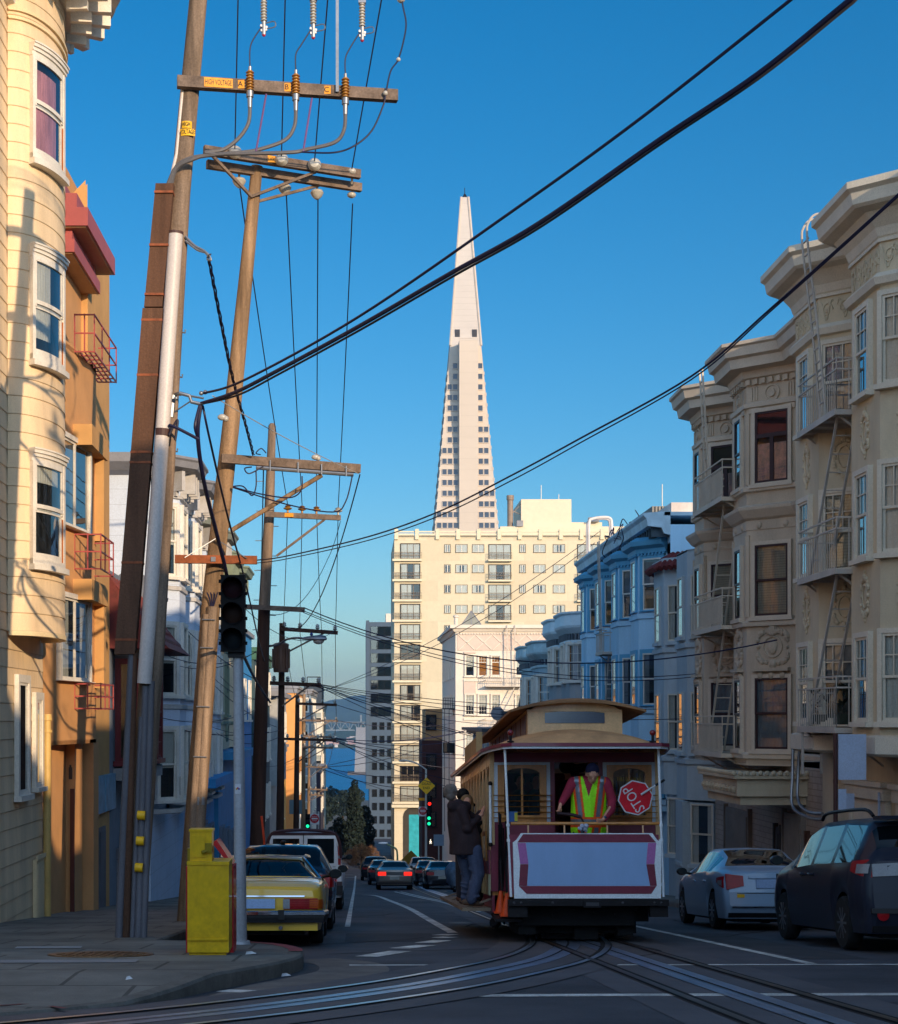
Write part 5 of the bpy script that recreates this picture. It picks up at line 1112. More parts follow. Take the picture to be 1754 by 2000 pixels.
for px in (460, 549, 613):
    p = on2(px, (0, -.3, .03)); mb = MB(); mb.lathe([(.02, .1), (.07, .09), (.1, .05), (.115, .0), (.105, -.01), (.1, .0), (.085, -.015), (.07, .0), (.055, -.015), (.04, .0), (.02, -.03)], p, 20, 'y'); mb.bar(p, p+Vector((0, .2, 0)), .03); mb.build('disc_insulator', m_gypor, P2, smooth=True)
    p = on2(px+3, (0, .3, -.26)); mb = MB(); mb.lathe([(.04, .06), (.1, .04), (.12, 0), (.09, -.06), (.05, -.1), (.02, -.12)], p, 16); mb.bar(p, p+Vector((0, -.02, .16)), .04); mb.build('disc_insulator', m_gypor, P2, smooth=True)
mb = MB(); mb.ball(on2(687, (0, -.2, .05)), .075, 12, 8, (1, 1, .8)); mb.ball(on2(686, (0, .25, -.22)), .08, 12, 8, (1, 1, .7)); mb.bar(on2(687, (0, -.2, .05)), on2(687, (0, 0, -.1)), .04); mb.build('insulator', m_gypor, P2, smooth=True)
v = WP(491, 384, D2-.15); mb = MB(); mb.bar(on2(412, (0, -.2, -.02)), v, .045); mb.bar(v, on2(615, (0, -.2, -.06)), .045); mb.bar(v+Vector((.1, .2, -.02)), on2(620, (0, .22, -.15)), .045); mb.build('brace', m_arm, P2)
sp = MB(); c = on2(525, (0, -.225, .035)); sp.box(-.16, .16, -.004, .004, -.055, .055, Matrix.Translation(c) @ Matrix.Rotation(.155, 4, 'Y')); so_ = sp.build('warning_sign', m_orgs, P2); text_mesh('warning_text', 'HIGH VOLT', .085, facing(c+Vector((0, -.006, 0)), tilt=-.155), m_blk, so_, .001, squeeze=.55)
c2, d2 = armpts((434, 899), (703, 919), 28.2, 28.9); mb = MB(); armbar(mb, c2+Vector((0, -.2, 0)), d2+Vector((0, -.2, 0)), .11, .15); mb.build('cross_arm', m_arm, P2)
mb = MB(); mb.tube([c2.lerp(d2, .25)+Vector((0, -.25, -.12)), c2.lerp(d2, .95)+Vector((0, -.25, -.12))], .035, 8)
for t in (.35, .55, .72, .9): mb.bar(c2.lerp(d2, t)+Vector((0, -.29, -.16)), c2.lerp(d2, t)+Vector((0, -.29, .02)), .02)
mb.build('conduit', m_galv, P2, smooth=True)
mb = MB(); mb.tube([c2.lerp(d2, .72)+Vector((0, -.2, -.16)), WP(452, 1036, D2-.12)], .04, 8); mb.build('brace', m_pole2, P2)
e2, f2 = armpts((342, 1092), (502, 1094), 28.1, 28.1); mb = MB(); armbar(mb, e2, f2, .11, .14); mb.build('cross_arm', m_armr, P2)
v = WP(421, 1052, 28.15); mb = MB(); mb.bar(e2.lerp(f2, .12)+Vector((0, -.07, .02)), v, .05, .012); mb.bar(v, e2.lerp(f2, .88)+Vector((0, -.07, .02)), .05, .012); mb.box(-.04, .04, -.01, .01, -.04, .04, Matrix.Translation(e2.lerp(f2, .47)+Vector((0, -.065, 0)))); mb.build('brace', m_galv, P2)
for (p, q, r) in (((388, 1640), (415, 1185), .09), ((372, 1700), (404, 1200), .08)):
    mb = MB(); mb.tube([WP(*p, D2-.2), WP(*q, D2-.18)], r, 10); mb.build('riser_pipe', m_pole, P2, smooth=True)
for py in (1210, 1265, 1380, 1478): px = 410-(py-1180)*.0625; mb = MB(); mb.tube([WP(px-14, py, D2-.29), WP(px+12, py+1, D2-.29)], .012, 5); mb.build('strap', m_galv, P2)
for k in range(4): mb = MB(); mb.tube(smoothpath([WP(411+k*2, 1184, D2-.2), WP(409+k*4, 1170, D2-.22), WP(404+k*7, 1157, D2-.24)], 4), .012, 5); mb.build('cable_end', m_cab, P2)
mb = MB(); mb.ball(WP(393, 1548, D2-.22), .055); mb.box(-.06, .06, -.06, .06, -.14, .0, Matrix.Translation(WP(393, 1556, D2-.22))); mb.tube([WP(392, 1560, D2-.25), WP(392, 1575, D2-.25)], .03, 6); mb.build('meter_box', m_galv, P2, smooth=True)
# jumpers hanging under the second arm
cable([c2.lerp(d2, .3)+Vector((0, -.3, -.1)), WP(487, 925, 28), WP(478, 915, 28), WP(492, 912, 28)], .012, parent=P2, nm='jumper')
cable([c2.lerp(d2, .28)+Vector((0, -.3, .1)), WP(500, 885, 28), WP(510, 876, 28), WP(520, 885, 28)], .01, parent=P2, nm='jumper')
cable([WP(455, 950, 28.2), WP(475, 950, 28.2), WP(492, 968, 28.2), WP(500, 950, 28.2), WP(500, 920, 28.2)], .012, parent=P2, nm='jumper')
cable([WP(455, 951, 28.2), WP(510, 965, 28.2), WP(565, 972, 28.2), WP(588, 958, 28.2), WP(590, 930, 28.2)], .012, parent=P2, nm='jumper')
cable([WP(455, 952, 28.2), WP(560, 985, 28.3), WP(650, 1000, 28.4), WP(675, 980, 28.4), WP(688, 930, 28.5)], .012, parent=P2, nm='jumper')
# --- third pole with street lamp
D3 = 45.
P3 = thing('utility_pole', 'round-topped wooden pole whose lower half is dark, carrying the street lamp', 'utility pole', WP(500, 1735, D3))
mb = MB(); mb.tube([WP(500, 1745, D3), WP(516, 1190, D3), WP(526, 1000, D3), WP(531.5, 832, D3), WP(531.6, 827, D3)], [.21, .16, .14, .105, .06], 14); mb.build('pole_shaft', m_pole, P3, smooth=True)
mb = MB(); mb.tube([WP(499.5, 1746, D3), WP(516, 1192, D3)], [.216, .167], 14); mb.build('tar_sleeve', m_poled, P3, smooth=True)
g, h = armpts((518, 1006), (665, 1013), 44.6, 45.2); mb = MB(); armbar(mb, g+Vector((0, -.18, 0)), h+Vector((0, -.18, 0)), .11, .14); mb.build('cross_arm', m_arm, P3)
for t in (.3, .49, .68, .97):
    p = g.lerp(h, t)+Vector((0, -.18, .08)); mb = MB(); mb.lathe([(.03, 0), (.03, .06), (.11, .09), (.12, .12), (.06, .14), (.09, .17), (.04, .2)], p, 12); mb.build('insulator', m_gypor if t > .9 else m_brnpor, P3, smooth=True)
sp = MB(); c = g.lerp(h, .28)+Vector((0, -.245, 0)); sp.box(-.2, .2, -.004, .004, -.05, .05, Matrix.Translation(c)); sp.build('warning_sign', m_orgs, P3)
mb = MB(); mb.bar(g.lerp(h, .8)+Vector((0, -.2, -.05)), WP(540, 1086, D3-.1), .06); mb.build('brace', m_arm, P3)
i3, j3 = armpts((478, 1186), (595, 1192), 44.7, 45.2); mb = MB(); armbar(mb, i3+Vector((0, -.22, 0)), j3+Vector((0, -.22, 0)), .11, .13); mb.build('cross_arm', m_arm, P3)
mb = MB()
for py in range(940, 1260, 58): mb.tube([WP(524-(py-940)*.03-8, py, D3), WP(524-(py-940)*.03-22, py, D3)], .012, 5); mb.tube([WP(524-(py-940)*.03+8, py+30, D3), WP(524-(py-940)*.03+22, py+30, D3)], .012, 5)
mb.build('pole_step', m_galv, P3)
mb = MB(); mb.tube(smoothpath([WP(527, 1262, D3-.15), WP(545, 1258, D3-.6), WP(560, 1249, D3-1), WP(578, 1246, D3-1.3), WP(592, 1247, D3-1.5)], 5), .03, 8); mb.build('lamp_arm', m_galv, P3, smooth=True)
lm = MB(); c = WP(612, 1250, D3-1.5); rings = []
for t, ww, hh in ((-.3, .05, .04), (-.2, .09, .07), (0, .14, .1), (.2, .17, .12), (.33, .13, .09), (.36, .03, .03)): rings.append([c+Vector((t, ww*math.cos(q), .02+hh*math.sin(q)*(1 if math.sin(q) > 0 else .35))) for q in [2*math.pi*k/14 for k in range(14)]])
lm.loft(rings); lh = lm.build('lamp_head', m_galv, P3, smooth=True); lm = MB(); lm.ball(c+Vector((.14, 0, -.02)), .13, 14, 8, (1.15, .9, .75)); lm.build('lamp_lens', mat('lamp_lens', 'c8c4c0', rough=.15, spec=.7), lh, smooth=True)
lm = MB(); lm.ball(c+Vector((-.05, 0, .15)), .045); lm.build('photocell', mat('blue_cell', '24408a', rough=.4), lh, smooth=True)
# --- poles further down the street
def farpole(nm_label, px, d, pytop, arms, transformer=False, r=.14, m=m_poled, base=None):
    b = Vector((XX(px, d), d, G(d)+.15)); T = thing('utility_pole', nm_label, 'utility pole', b)
    mb = MB(); mb.tube([b-Vector((.1, 0, .3)), WP(px, pytop, d)], [r*1.3, r*.8], 10); mb.build('pole_shaft', m, T, smooth=True)
    for (x0, y0, x1, y1) in arms:
        p, q = WP(x0, y0, d-.25), WP(x1, y1, d-.2); mb = MB(); armbar(mb, p, q, .12, .14); mb.build('cross_arm', m_arm if m is not m_poled else m_poled, T)
        mb = MB(); mb.bar(p.lerp(q, .8), WP(px, y0+(x1-x0)*.45, d-.15), .06); mb.build('brace', m_arm, T)
        for t in (.08, .35, .65, .95): c = p.lerp(q, t)+Vector((0, 0, .07)); mb = MB(); mb.lathe([(.03, 0), (.09, .06), (.05, .1), (.08, .13), (.03, .2)], c, 8); mb.build('insulator', m_gypor, T, smooth=True)
    if transformer:
        c = WP(px-2, 1313, d-.45); mb = MB(); mb.lathe([(.02, 0), (.27, 0), (.28, .05), (.28, .95), (.3, 1.0), (.24, 1.05), (.02, 1.1)], c, 18)
        for k in range(9): a_ = k*2*math.pi/9; mb.box(-.03, .03, -.33, -.26, .15, .85, Matrix.Translation(c) @ Matrix.Rotation(a_, 4, 'Z'))
        mb.build('transformer', mat('transformer_brown', '6a4a3a', rough=.5, var=.2), T, smooth=True)
    return T
farpole('dark wooden pole with a ribbed brown transformer can below its top arm', 551, 60, 1217, [(546, 1228, 660, 1236), (527, 1334, 627, 1338)], True, .13)
farpole('dark pole with long low arms, next beyond the transformer pole', 581, 86, 1358, [(577, 1374, 658, 1377), (553, 1443, 657, 1446)], r=.14)
farpole('reddish thin pole with yellow tagged arms in the far row', 594, 112, 1356, [(588, 1407, 660, 1408), (590, 1438, 648, 1440), (590, 1459, 650, 1461)], m=m_pole2, r=.14)
farpole('farthest slim pole with short arms near the white tower house', 604, 165, 1440, [(590, 1497, 640, 1499), (604, 1541, 640, 1543), (606, 1552, 632, 1554)], m=m_pole2, r=.15)
# out-of-view pole at the near right corner that holds the heavy cables and throws its shadow on the yellow house
PR = thing('utility_pole', 'wooden corner pole at the near right corner', 'utility pole', (7.2, 9.2, G(9.2)))
mb = MB(); mb.tube([(7.2, 9.2, G(9.2)-.3), (7.2, 9.2, 10.6)], [.18, .12], 12); mb.build('pole_shaft', m_pole, PR, smooth=True)
for z in (10.2, 8.6): mb = MB(); mb.bar((6.2, 8.5, z), (8.2, 9.9, z), .12, .15); mb.build('cross_arm', m_arm, PR)
for t in (.1, .4, .7, .95): p = Vector((6.2, 8.5, 10.2)).lerp(Vector((8.2, 9.9, 10.2)), t); mb = MB(); ribbed(mb, p+Vector((0, 0, .45)), p+Vector((0, 0, .08)), .08); mb.build('insulator', m_brnpor, PR)
# heavy cables to the right corner and long wires
Q1, Q2 = Vector((7.2, 9.2, 6.9)), Vector((7.2, 9.2, 6.35))
def spanpx(p, pts, q, r, m=m_cab, **k):
    """wire through p, intermediate (px,py,d) and q"""
    return cable([p]+[WP(*t) for t in pts]+[q], r, m, 'cable', sm=8, **k)
def chain_d(p0, x0, d0, x1, d1, px):
    """depth on the straight plan line from (x0,d0) to (x1,d1) seen at px"""
    X0, X1 = XX(x0, d0), x1
    k = (px-VX)/FP; t = (k*d0-X0)/((X1-X0)-k*(d1-d0)); return d0+(d1-d0)*t
def seen(x0, d0, X1, d1, pts): return [(px, py, chain_d(None, x0, d0, X1, d1, px)) for px, py in pts]
big = seen(395, 21.8, 7.2, 9.2, [(480, 741), (700, 619), (1000, 413), (1250, 232), (1544, 0), (1700, -125)])
spanpx(WP(398, 768, 21.8), big, Vector((7.2, 9.2, 6.9)), .016, m_cab, label='thick black overhead cable crossing high to the upper right, the upper of two')
big2 = seen(395, 21.8, 7.2, 9.2, [(460, 766), (540, 725), (700, 638), (880, 534), (1050, 438), (1290, 272), (1480, 145), (1660, 0), (1800, -112)])
spanpx(WP(393, 788, 21.8), big2, Vector((7.2, 9.2, 6.3)), .025, m_cab, label='heavier twisted black cable crossing to the upper right just below the thinner one')
spanpx(WP(393, 789, 21.78), [(a_+6, b_+5, c_+.05) for a_, b_, c_ in big2], Vector((7.2, 9.25, 6.2)), .014, m_cabg, label='thin messenger cable lashed along the underside of the heavy twisted cable')
th = seen(502, 28.1, 7.2, 9.2, [(560, 1086), (720, 1048), (860, 998), (1000, 928), (1130, 858), (1350, 735), (1504, 604), (1754, 380), (2100, 60)])
spanpx(f2, th, Vector((7.2, 9.2, 5.4)), .011, label='thin wire rising from the short red timber arm to the right edge of the picture')
spanpx(f2+Vector((0, 0, -.05)), [(a_, b_+4+max(0, 6-abs(a_-1000)/100), c_) for a_, b_, c_ in th], Vector((7.2, 9.2, 5.35)), .008, label='second thin wire just under the one rising from the red timber arm')
for px, py0 in ((460, 300), (549, 316), (613, 326), (687, 332)):
    p = on2(px, (0, -.34, .05)); x0 = {460: 465, 549: 557, 613: 640, 687: 745}[px]
    q = WP(x0, 0, 24); e = p+(q-p)*4.0; wire(p, e, .0, .011)
L3w = [g.lerp(h, t)+Vector((0, -.18, .28)) for t in (.3, .49, .68, .97)]
for k, px in enumerate((462, 553, 616, 686)): wire(on2(px+2, (0, .3, -.36)), L3w[k], .15, .012)
tw = MB(); pts = [WP(408, 505, 21.9), WP(430, 620, 23), WP(455, 740, 25), WP(480, 830, 27), WP(495, 888, 28)]; ps = smoothpath(pts, 10)
for k in range(3): tw.tube([p+Vector((.018*math.cos(i*1.1+k*2.1), .0, .018*math.sin(i*1.1+k*2.1))) for i, p in enumerate(ps)], .011, 5)
tag(tw.build('service_cable', m_cab, loc=ps[0]), 'twisted black service cable hanging from the first pole clamp to the second pole', 'cable')
far4 = [WP(x, y, 60-.2) for x, y in ((553, 1224), (585, 1226), (628, 1229), (655, 1231))]
for k in range(4): wire(L3w[k]-Vector((0, 0, .02)), far4[k], .35, .012)
far5 = [WP(x, y, 86-.2) for x, y in ((580, 1370), (605, 1370), (630, 1371), (656, 1372))]
for k in range(4): wire(far4[k], far5[k], .4, .013)
far6 = [WP(x, y, 112-.2) for x, y in ((590, 1403), (612, 1403), (635, 1404), (658, 1404))]
for k in range(4): wire(far5[k], far6[k], .5, .016)
far7 = [WP(x, y, 165-.2) for x, y in ((592, 1494), (606, 1494), (622, 1495), (638, 1496))]
for k in range(4): wire(far6[k], far7[k], .8, .02)
# cross-street wires to the right row
for p, q, s, r in ((j3+Vector((0, -.3, .05)), Vector((9.2, 36, ZZ(1250, 36))), .95, .016), (j3+Vector((-.1, -.3, 0)), Vector((9.3, 45.2, ZZ(1316, 45.2))), .7, .011), (j3+Vector((-.2, -.3, 0)), Vector((9.3, 45.2, ZZ(1322, 45.2))), .75, .011),
                   (WP(627, 1337, 59.7), Vector((9.6, 52, ZZ(1385, 52))), .25, .012), (WP(627, 1338, 59.7), Vector((9.6, 53, ZZ(1396, 53))), .3, .012), (WP(627, 1340, 59.7), Vector((9.6, 48.5, ZZ(1404, 48.5))), .4, .012), (WP(658, 1377, 85.7), Vector((8.2, 108, ZZ(1434, 108))), .3, .018), (WP(658, 1446, 85.7), Vector((8.6, 150, ZZ(1500, 150))), .3, .02), (WP(660, 1408, 111.6), Vector((8.6, 148, ZZ(1412, 148))), .4, .02), (WP(640, 1498, 164.6), Vector((6.65, 175, ZZ(1560, 175))), .4, .022), (WP(600, 1361, 85.8), Vector((10.4, 71, ZZ(1040, 71))), .7, .014), (WP(600, 1357, 85.8), Vector((10.4, 72, ZZ(1060, 72))), .9, .014)):
    wire(p, q, s, r, label='thin dark wire crossing the street above the traffic to the right houses', group='wires crossing the street')
rw = random.Random(6)
for k in range(16):
    d_ = rw.choice((60, 86, 112, 165)); px_, py_ = {60: (627, 1338), 86: (657, 1446), 112: (648, 1440), 165: (638, 1498)}[d_]; dr = d_+rw.uniform(6, 26); xr = 9.4 if dr < 98 else 8.3 if dr < 140 else 8.6 if dr < 170 else 7.0
    wire(WP(px_-rw.uniform(0, 20), py_, d_-.3), Vector((xr, dr, ZZ(rw.uniform(1395, 1560), dr))), rw.uniform(.2, .7), .009*d_/50+.003, label='thin dark wire crossing the street above the traffic to the right houses', group='wires crossing the street')
for k in range(8): d_ = rw.choice((45, 60, 86)); p_ = {45: WP(500, 1330+rw.uniform(-60, 60), 44.7), 60: WP(545, 1400+rw.uniform(-60, 60), 59.7), 86: WP(580, 1430+rw.uniform(-40, 60), 85.7)}[d_]; wire(p_, Vector((-5.0, d_-rw.uniform(-8, 12), p_.z+rw.uniform(-1, 1.5))), rw.uniform(.1, .4), .01, label='thin service wire from the left houses to the poles', group='service wires on the left')
wire(WP(655, 1231, 59.8), WP(480, 1190, 44.6), .6, .01, label='slack wire looping between the lamp pole and the transformer pole'); wire(WP(640, 1092, 50), WP(528, 1200, 44.9), .5, .01, label='slack wire hanging beside the lamp pole below the upper arm'); wire(h+Vector((0, -.2, -.1)), WP(640, 1092, 50), .1, .01, label='slack wire dropping from the lamp pole arm end'); wire(d2+Vector((0, -.2, -.1)), WP(560, 1225, 45), .9, .012, label='long slack wire from the second pole arm end down to the lamp pole'); wire(c2.lerp(d2, .3)+Vector((0, -.25, -.15)), WP(508, 1160, 44.8), .4, .012, label='dark drop wire hanging beside the second pole')
wire(WP(415, 770, 21.9)-Vector((0, 0, .02)), WP(700, 925, 28.6), .05, .007, m_gypor, label='pale guy wire with white strain insulators from the cable bracket'); 
for p in ((434, 815, 22.6), (616, 893, 27)): mb = MB(); c = WP(*p); mb.ball(c, .05, 10, 8, (1.3, .9, .9)); mb.ball(c+Vector((.05, 0, -.02)), .04); tag(mb.build('strain_insulator', m_gypor, loc=c, smooth=True), 'white strain insulator on the pale guy wire ' + ('beside the first pole' if p[0] < 500 else 'above the second pole arm'), 'insulator')
cable([WP(392, 790, 21.8), WP(386, 850, 21.9), WP(398, 940, 22.5), WP(425, 1050, 24), WP(443, 1125, 25), WP(462, 1240, 27), WP(495, 1320, 35), WP(528, 1372, 44.6)], .03, m_cab, label='thick black cable drooping from the bracket down behind the traffic light')
cable([WP(396, 792, 21.8), WP(410, 860, 22.2), WP(445, 1010, 25), WP(480, 1140, 30), WP(505, 1250, 38), WP(516, 1290, 44.6)], .016, m_cab, label='thinner black cable beside the thick drooping one')
cable([WP(390, 792, 21.8), WP(381, 830, 21.7), WP(385, 850, 21.8)], .022, m_cab, label='short loop of black cable below the bracket')
for (a_, b_, s_) in (((330, 1195, 50), (505, 1330, 44.8), .2), ((340, 1250, 50), (540, 1420, 59.8), .4), ((330, 1420, 47), (525, 1430, 44.8), .15)): wire(WP(*a_), WP(*b_), s_, .012, label='thin service wire from the left houses to the poles', group='service wires on the left')

# --- traffic light on its post, near corner
TL = thing('traffic_light', 'unlit black three-lens traffic light on a grey post at the left corner', 'traffic light', Vector((XX(469, 19.9), 19.9, G(19.9)+.15)))
m_post = mat('post_grey', 'a4a8b0', rough=.5, metal=.3, var=.15, scale=2)
mb = MB(); b = Vector((XX(470, 19.9), 19.9, 0)); zt = ZZ(1275, 19.9); zb = G(19.9)+.14
mb.tube([(b.x, b.y, zb), (b.x-.03, b.y, zt)], [.078, .062], 18); mb.tube([(b.x, b.y, zb), (b.x, b.y, zb+.06)], [.13, .11], 14); mb.build('post', m_post, TL, smooth=True)
mb = MB(); mb.box(-.1, .1, -.09, .09, zt-.06, zt+.06, Matrix.Translation((b.x-.05, b.y, 0))); mb.tube([(b.x-.05, b.y, zt), (b.x-.07, b.y, zt+.12)], .06, 12); mb.build('bracket', m_blk, TL)
c = Vector((XX(454, 19.7), 19.75, 0)); z0 = ZZ(1272, 19.75); z1 = ZZ(1124, 19.75)
m_sig = mat('signal_black', '0b0b0e', rough=.6, spec=.2, var=.2)
mb = MB(); mb.box(c.x-.145, c.x+.145, c.y, c.y+.2, z0, z1)
for k in (0, 1, 2, 3): z = z0+(z1-z0)*k/3; mb.box(c.x-.15, c.x+.15, c.y-.004, c.y+.02, z-.008, z+.008)
for k in range(6): z = z0+.08+k*.15; mb.box(c.x-.175, c.x-.145, c.y+.05, c.y+.1, z, z+.04); mb.box(c.x+.145, c.x+.17, c.y+.05, c.y+.1, z, z+.04)
mb.build('housing', m_sig, TL)
for k, (hx) in enumerate(('12181c', '2c1c16', '281016')):
    z = z0+(z1-z0)*(k+.5)/3; mb = MB(); n_ = 24
    mb.loft([[(c.x+.128*math.cos(q), c.y-dd, z+.128*math.sin(q)) for dd in ((0., .0) if i == 0 else (.16, .0))] for i, q in enumerate([2*math.pi*j/n_ for j in range(n_+1)])], closed=False, caps=False) if False else None
    rings = [[(c.x+rr_*math.cos(q), c.y-dd*(.55+.45*math.sin(q)), z+rr_*math.sin(q)) for q in [2*math.pi*j/n_ for j in range(n_)]] for rr_, dd in ((.13, 0), (.13, .2), (.122, .2), (.122, 0))]
    mb.loft(rings, caps=False); hd = mb.build('visor', m_sig, TL, smooth=True)
    mb = MB(); mb.lathe([(.122, 0), (.08, .022), (.01, .03)], (c.x, c.y-.002, z), 24, 'y'); mb.build('lens', mat('lens_'+hx, hx, rough=.6, spec=.12), TL, smooth=True)
st = MB(); st.box(-.035, .035, -.082, -.076, 0, .12, Matrix.Translation((XX(465.5, 19.9), 19.9, ZZ(1550, 19.9)))); so_ = st.build('sticker', mat('sticker_white', 'c4c8d0', rough=.6), TL)
st = MB()
for q, hx in ((0, 'd0a020'), (1, 'b03040'), (2, '3050a0')): st.c = q; st.ball((XX(465.5, 19.9)+(q-1)*.014, 19.815, ZZ(1550, 19.9)+.06+(q == 1)*.01), .012, 8, 5, (1, .3, 1))
st.build('sticker_mark', [mat('stk_'+h, h) for h in ('d0a020', 'b03040', '3050a0')], so_)
# --- news boxes
m_nb = mat('yellow_newsbox', 'd4aa06', rough=.5, var=.14, scale=5, coat=.15, fine=.03, bscale=12); m_nr = mat('red_newsbox', 'c4282e', rough=.5, var=.12, coat=.2)
NB = thing('news_box', 'yellow metal newspaper box with coin head on the corner pavement, seen from behind', 'newspaper box', (XX(407, 17.4), 17.6, G(17.6)+.15))
zb = G(17.4)+.16; x0, x1 = XX(366, 17.4), XX(447, 17.4); zt = ZZ(1684, 17.4)
bm = MB(); bm.box(x0, x1, 17.4, 17.85, zb+.03, zt); bm.box(x0+.0, x1-.01, 17.38, 17.4, zb+.16, zb+.175); bm.box(x0-.006, x1+.006, 17.39, 17.86, zt-.03, zt+.006); bm.box(x0+.015, x1-.03, 17.43, 17.8, zb-.01, zb+.03); NBb = bm.build('cabinet', m_nb, NB)
bm = MB(); hx0, hx1, hz = XX(370, 17.4), XX(413, 17.4), ZZ(1621, 17.4); bm.box(hx0, hx1, 17.45, 17.68, zt, hz); bm.box(hx0-.01, hx1+.01, 17.44, 17.69, hz-.02, hz+.004); bm.box(hx0+.02, hx0+.16, 17.44, 17.45, zt+.05, hz-.06); bm.build('coin_head', m_nb, NB)
bm = MB(); bm.tube([(hx1-.03, 17.45, zt+.13), (hx1-.1, 17.41, zt+.1)], .02, 8); bm.box(hx1-.07, hx1, 17.42, 17.45, zt+.1, zt+.2); bm.box(hx0-.03, hx0, 17.48, 17.6, zt-.2, zt+.14); bm.build('latch', mat('latch_yellow', '8a7608', rough=.5), NB)
NR = thing('news_box', 'red newspaper box with its lid tilted open, half hidden behind the yellow box', 'newspaper box', (XX(430, 18.1), 18.3, G(18.3)+.15))
zb = G(18.1)+.16; bm = MB(); bm.box(XX(366, 18.1), XX(458, 18.1), 17.95, 18.4, zb, ZZ(1690, 18.1)); bm.build('cabinet', m_nr, NR)
bm = MB(); p, q = WP(416, 1645, 18.1), WP(456, 1690, 18.1); bm.loft([[p+Vector((0, -.1, 0)), p+Vector((0, .3, 0)), p+Vector((.05, .3, .03)), p+Vector((.05, -.1, .03))], [q+Vector((-.03, -.1, 0)), q+Vector((-.03, .3, 0)), q+Vector((.0, .3, .02)), q+Vector((.0, -.1, .02))]]); bm.build('lid', m_nr, NR)
bm = MB(); bm.box(XX(420, 18.1), XX(452, 18.1), 18.05, 18.35, ZZ(1690, 18.1), ZZ(1683, 18.1)); bm.box(XX(422, 18.1), XX(446, 18.1), 18.06, 18.34, ZZ(1683, 18.1), ZZ(1679, 18.1)); tag(bm.build('newspaper', mat('newsprint', 'a89c8a', rough=.9, var=.3, scale=8), loc=WP(436, 1688, 18.1)), 'small stack of newspapers lying under the open red lid', 'newspapers')
# --- right sign post with blank panels
m_blank = mat('blank_panel', 'b4c4e0', rough=.6, var=.06, scale=3); m_bpost = mat('brown_post', '4a2c2a', rough=.6, var=.2)
RS = thing('sign_post', 'brown post with a tall blank grey sign panel behind the dark minivan', 'sign', (XX(1632, 29.3), 29.3, G(29.3)+.15))
mb = MB(); mb.tube([(XX(1632, 29.3), 29.3, G(29.3)+.1), (XX(1632, 29.3), 29.3, ZZ(1432, 29.3))], .04, 10); mb.tube([(XX(1632, 29.3), 29.3, ZZ(1530, 29.3)), (XX(1632, 29.3), 29.3, ZZ(1522, 29.3))], .044, 10); mb.build('post', m_bpost, RS, smooth=True)
mb = MB(); mb.box(XX(1637, 29.25), XX(1691, 29.25), 29.22, 29.26, ZZ(1523, 29.25), ZZ(1434, 29.25)); mb.build('sign_panel', m_blank, RS)
mb = MB(); mb.box(XX(1637, 29.25), XX(1652, 29.25), 29.22, 29.26, ZZ(1581, 29.25), ZZ(1541, 29.25)); mb.build('sign_panel', m_blank, RS)
mb = MB(); mb.box(XX(1712, 29.25)-.03, XX(1727, 29.25), 31.0, 31.04, ZZ(1581, 31), ZZ(1550, 31)); mb.tube([(XX(1719, 31), 31.06, G(31)+.1), (XX(1719, 31), 31.06, ZZ(1548, 31))], .025, 8); tag(mb.build('sign_post', m_blank, loc=(XX(1719, 31), 31, G(31)+.15)), 'small blank grey sign on a thin post, right of the tall blank panel', 'sign')
# --- far crossing: signals and signs
m_wsign = mat('sign_white', 'd8dade', rough=.6, var=.06); m_rsign = mat('sign_red', 'c02430', rough=.5); m_gpost = mat('post_light', 'b8b8b4', rough=.5, var=.1)
m_grn = mat('lit_green', '18e8a0', emit=1.6, var=.02); m_redl = mat('lit_red', 'ff2418', emit=2.2, var=.02); m_walk = mat('lit_white', 'fff4e0', emit=1.5, var=.02)
def sighead(parent, x, y, zt, lit, h=.95, w=.32):
    mb = MB(); mb.box(x-w/2, x+w/2, y, y+.25, zt-h, zt); hd = mb.build('signal_head', m_sig, parent)
    for k in range(3):
        z = zt-h*(k+.5)/3; mb = MB(); mb.lathe([(.12, 0), (.01, .02)], (x, y-.005, z), 16, 'y'); mm = {'g': m_grn, 'r': m_redl}.get(lit[k], mat('lens_off', '1a1c20', rough=.3)); mb.build('lens', mm, hd)
        mb = MB(); mb.loft([[(x+r_*math.cos(q), y-dd, z+r_*math.sin(q)) for q in [math.pi*j/10 for j in range(11)]] for r_, dd in ((.14, 0), (.14, .18))], closed=False, caps=False); mb.build('visor', m_sig, hd)
    return hd
def noentry(parent, px, py, d, s=.62):
    c = WP(px, py, d); mb = MB(); mb.box(c.x-s/2, c.x+s/2, c.y, c.y+.03, c.z-s*.62, c.z+s*.5); pl = mb.build('sign_panel', m_wsign, parent)
    mb = MB(); mb.lathe([(s*.47, 0), (s*.47, .01), (.01, .01)], (c.x, c.y-.005, c.z), 24, 'y'); mb.build('sign_disc', m_rsign, pl)
    mb = MB(); mb.box(c.x-s*.32, c.x+s*.32, c.y-.03, c.y-.02, c.z-s*.07, c.z+s*.07); mb.build('sign_bar', m_wsign, pl)
    text_mesh('sign_text', 'DO NOT', s*.16, facing((c.x, c.y-.03, c.z+s*.2)), m_wsign, pl, .004); text_mesh('sign_text', 'ENTER', s*.16, facing((c.x, c.y-.03, c.z-s*.22)), m_wsign, pl, .004)
S1 = thing('traffic_light', 'small lit green traffic light with no-entry sign beyond the white van', 'traffic light', (XX(608, 119), 119, G(119)))
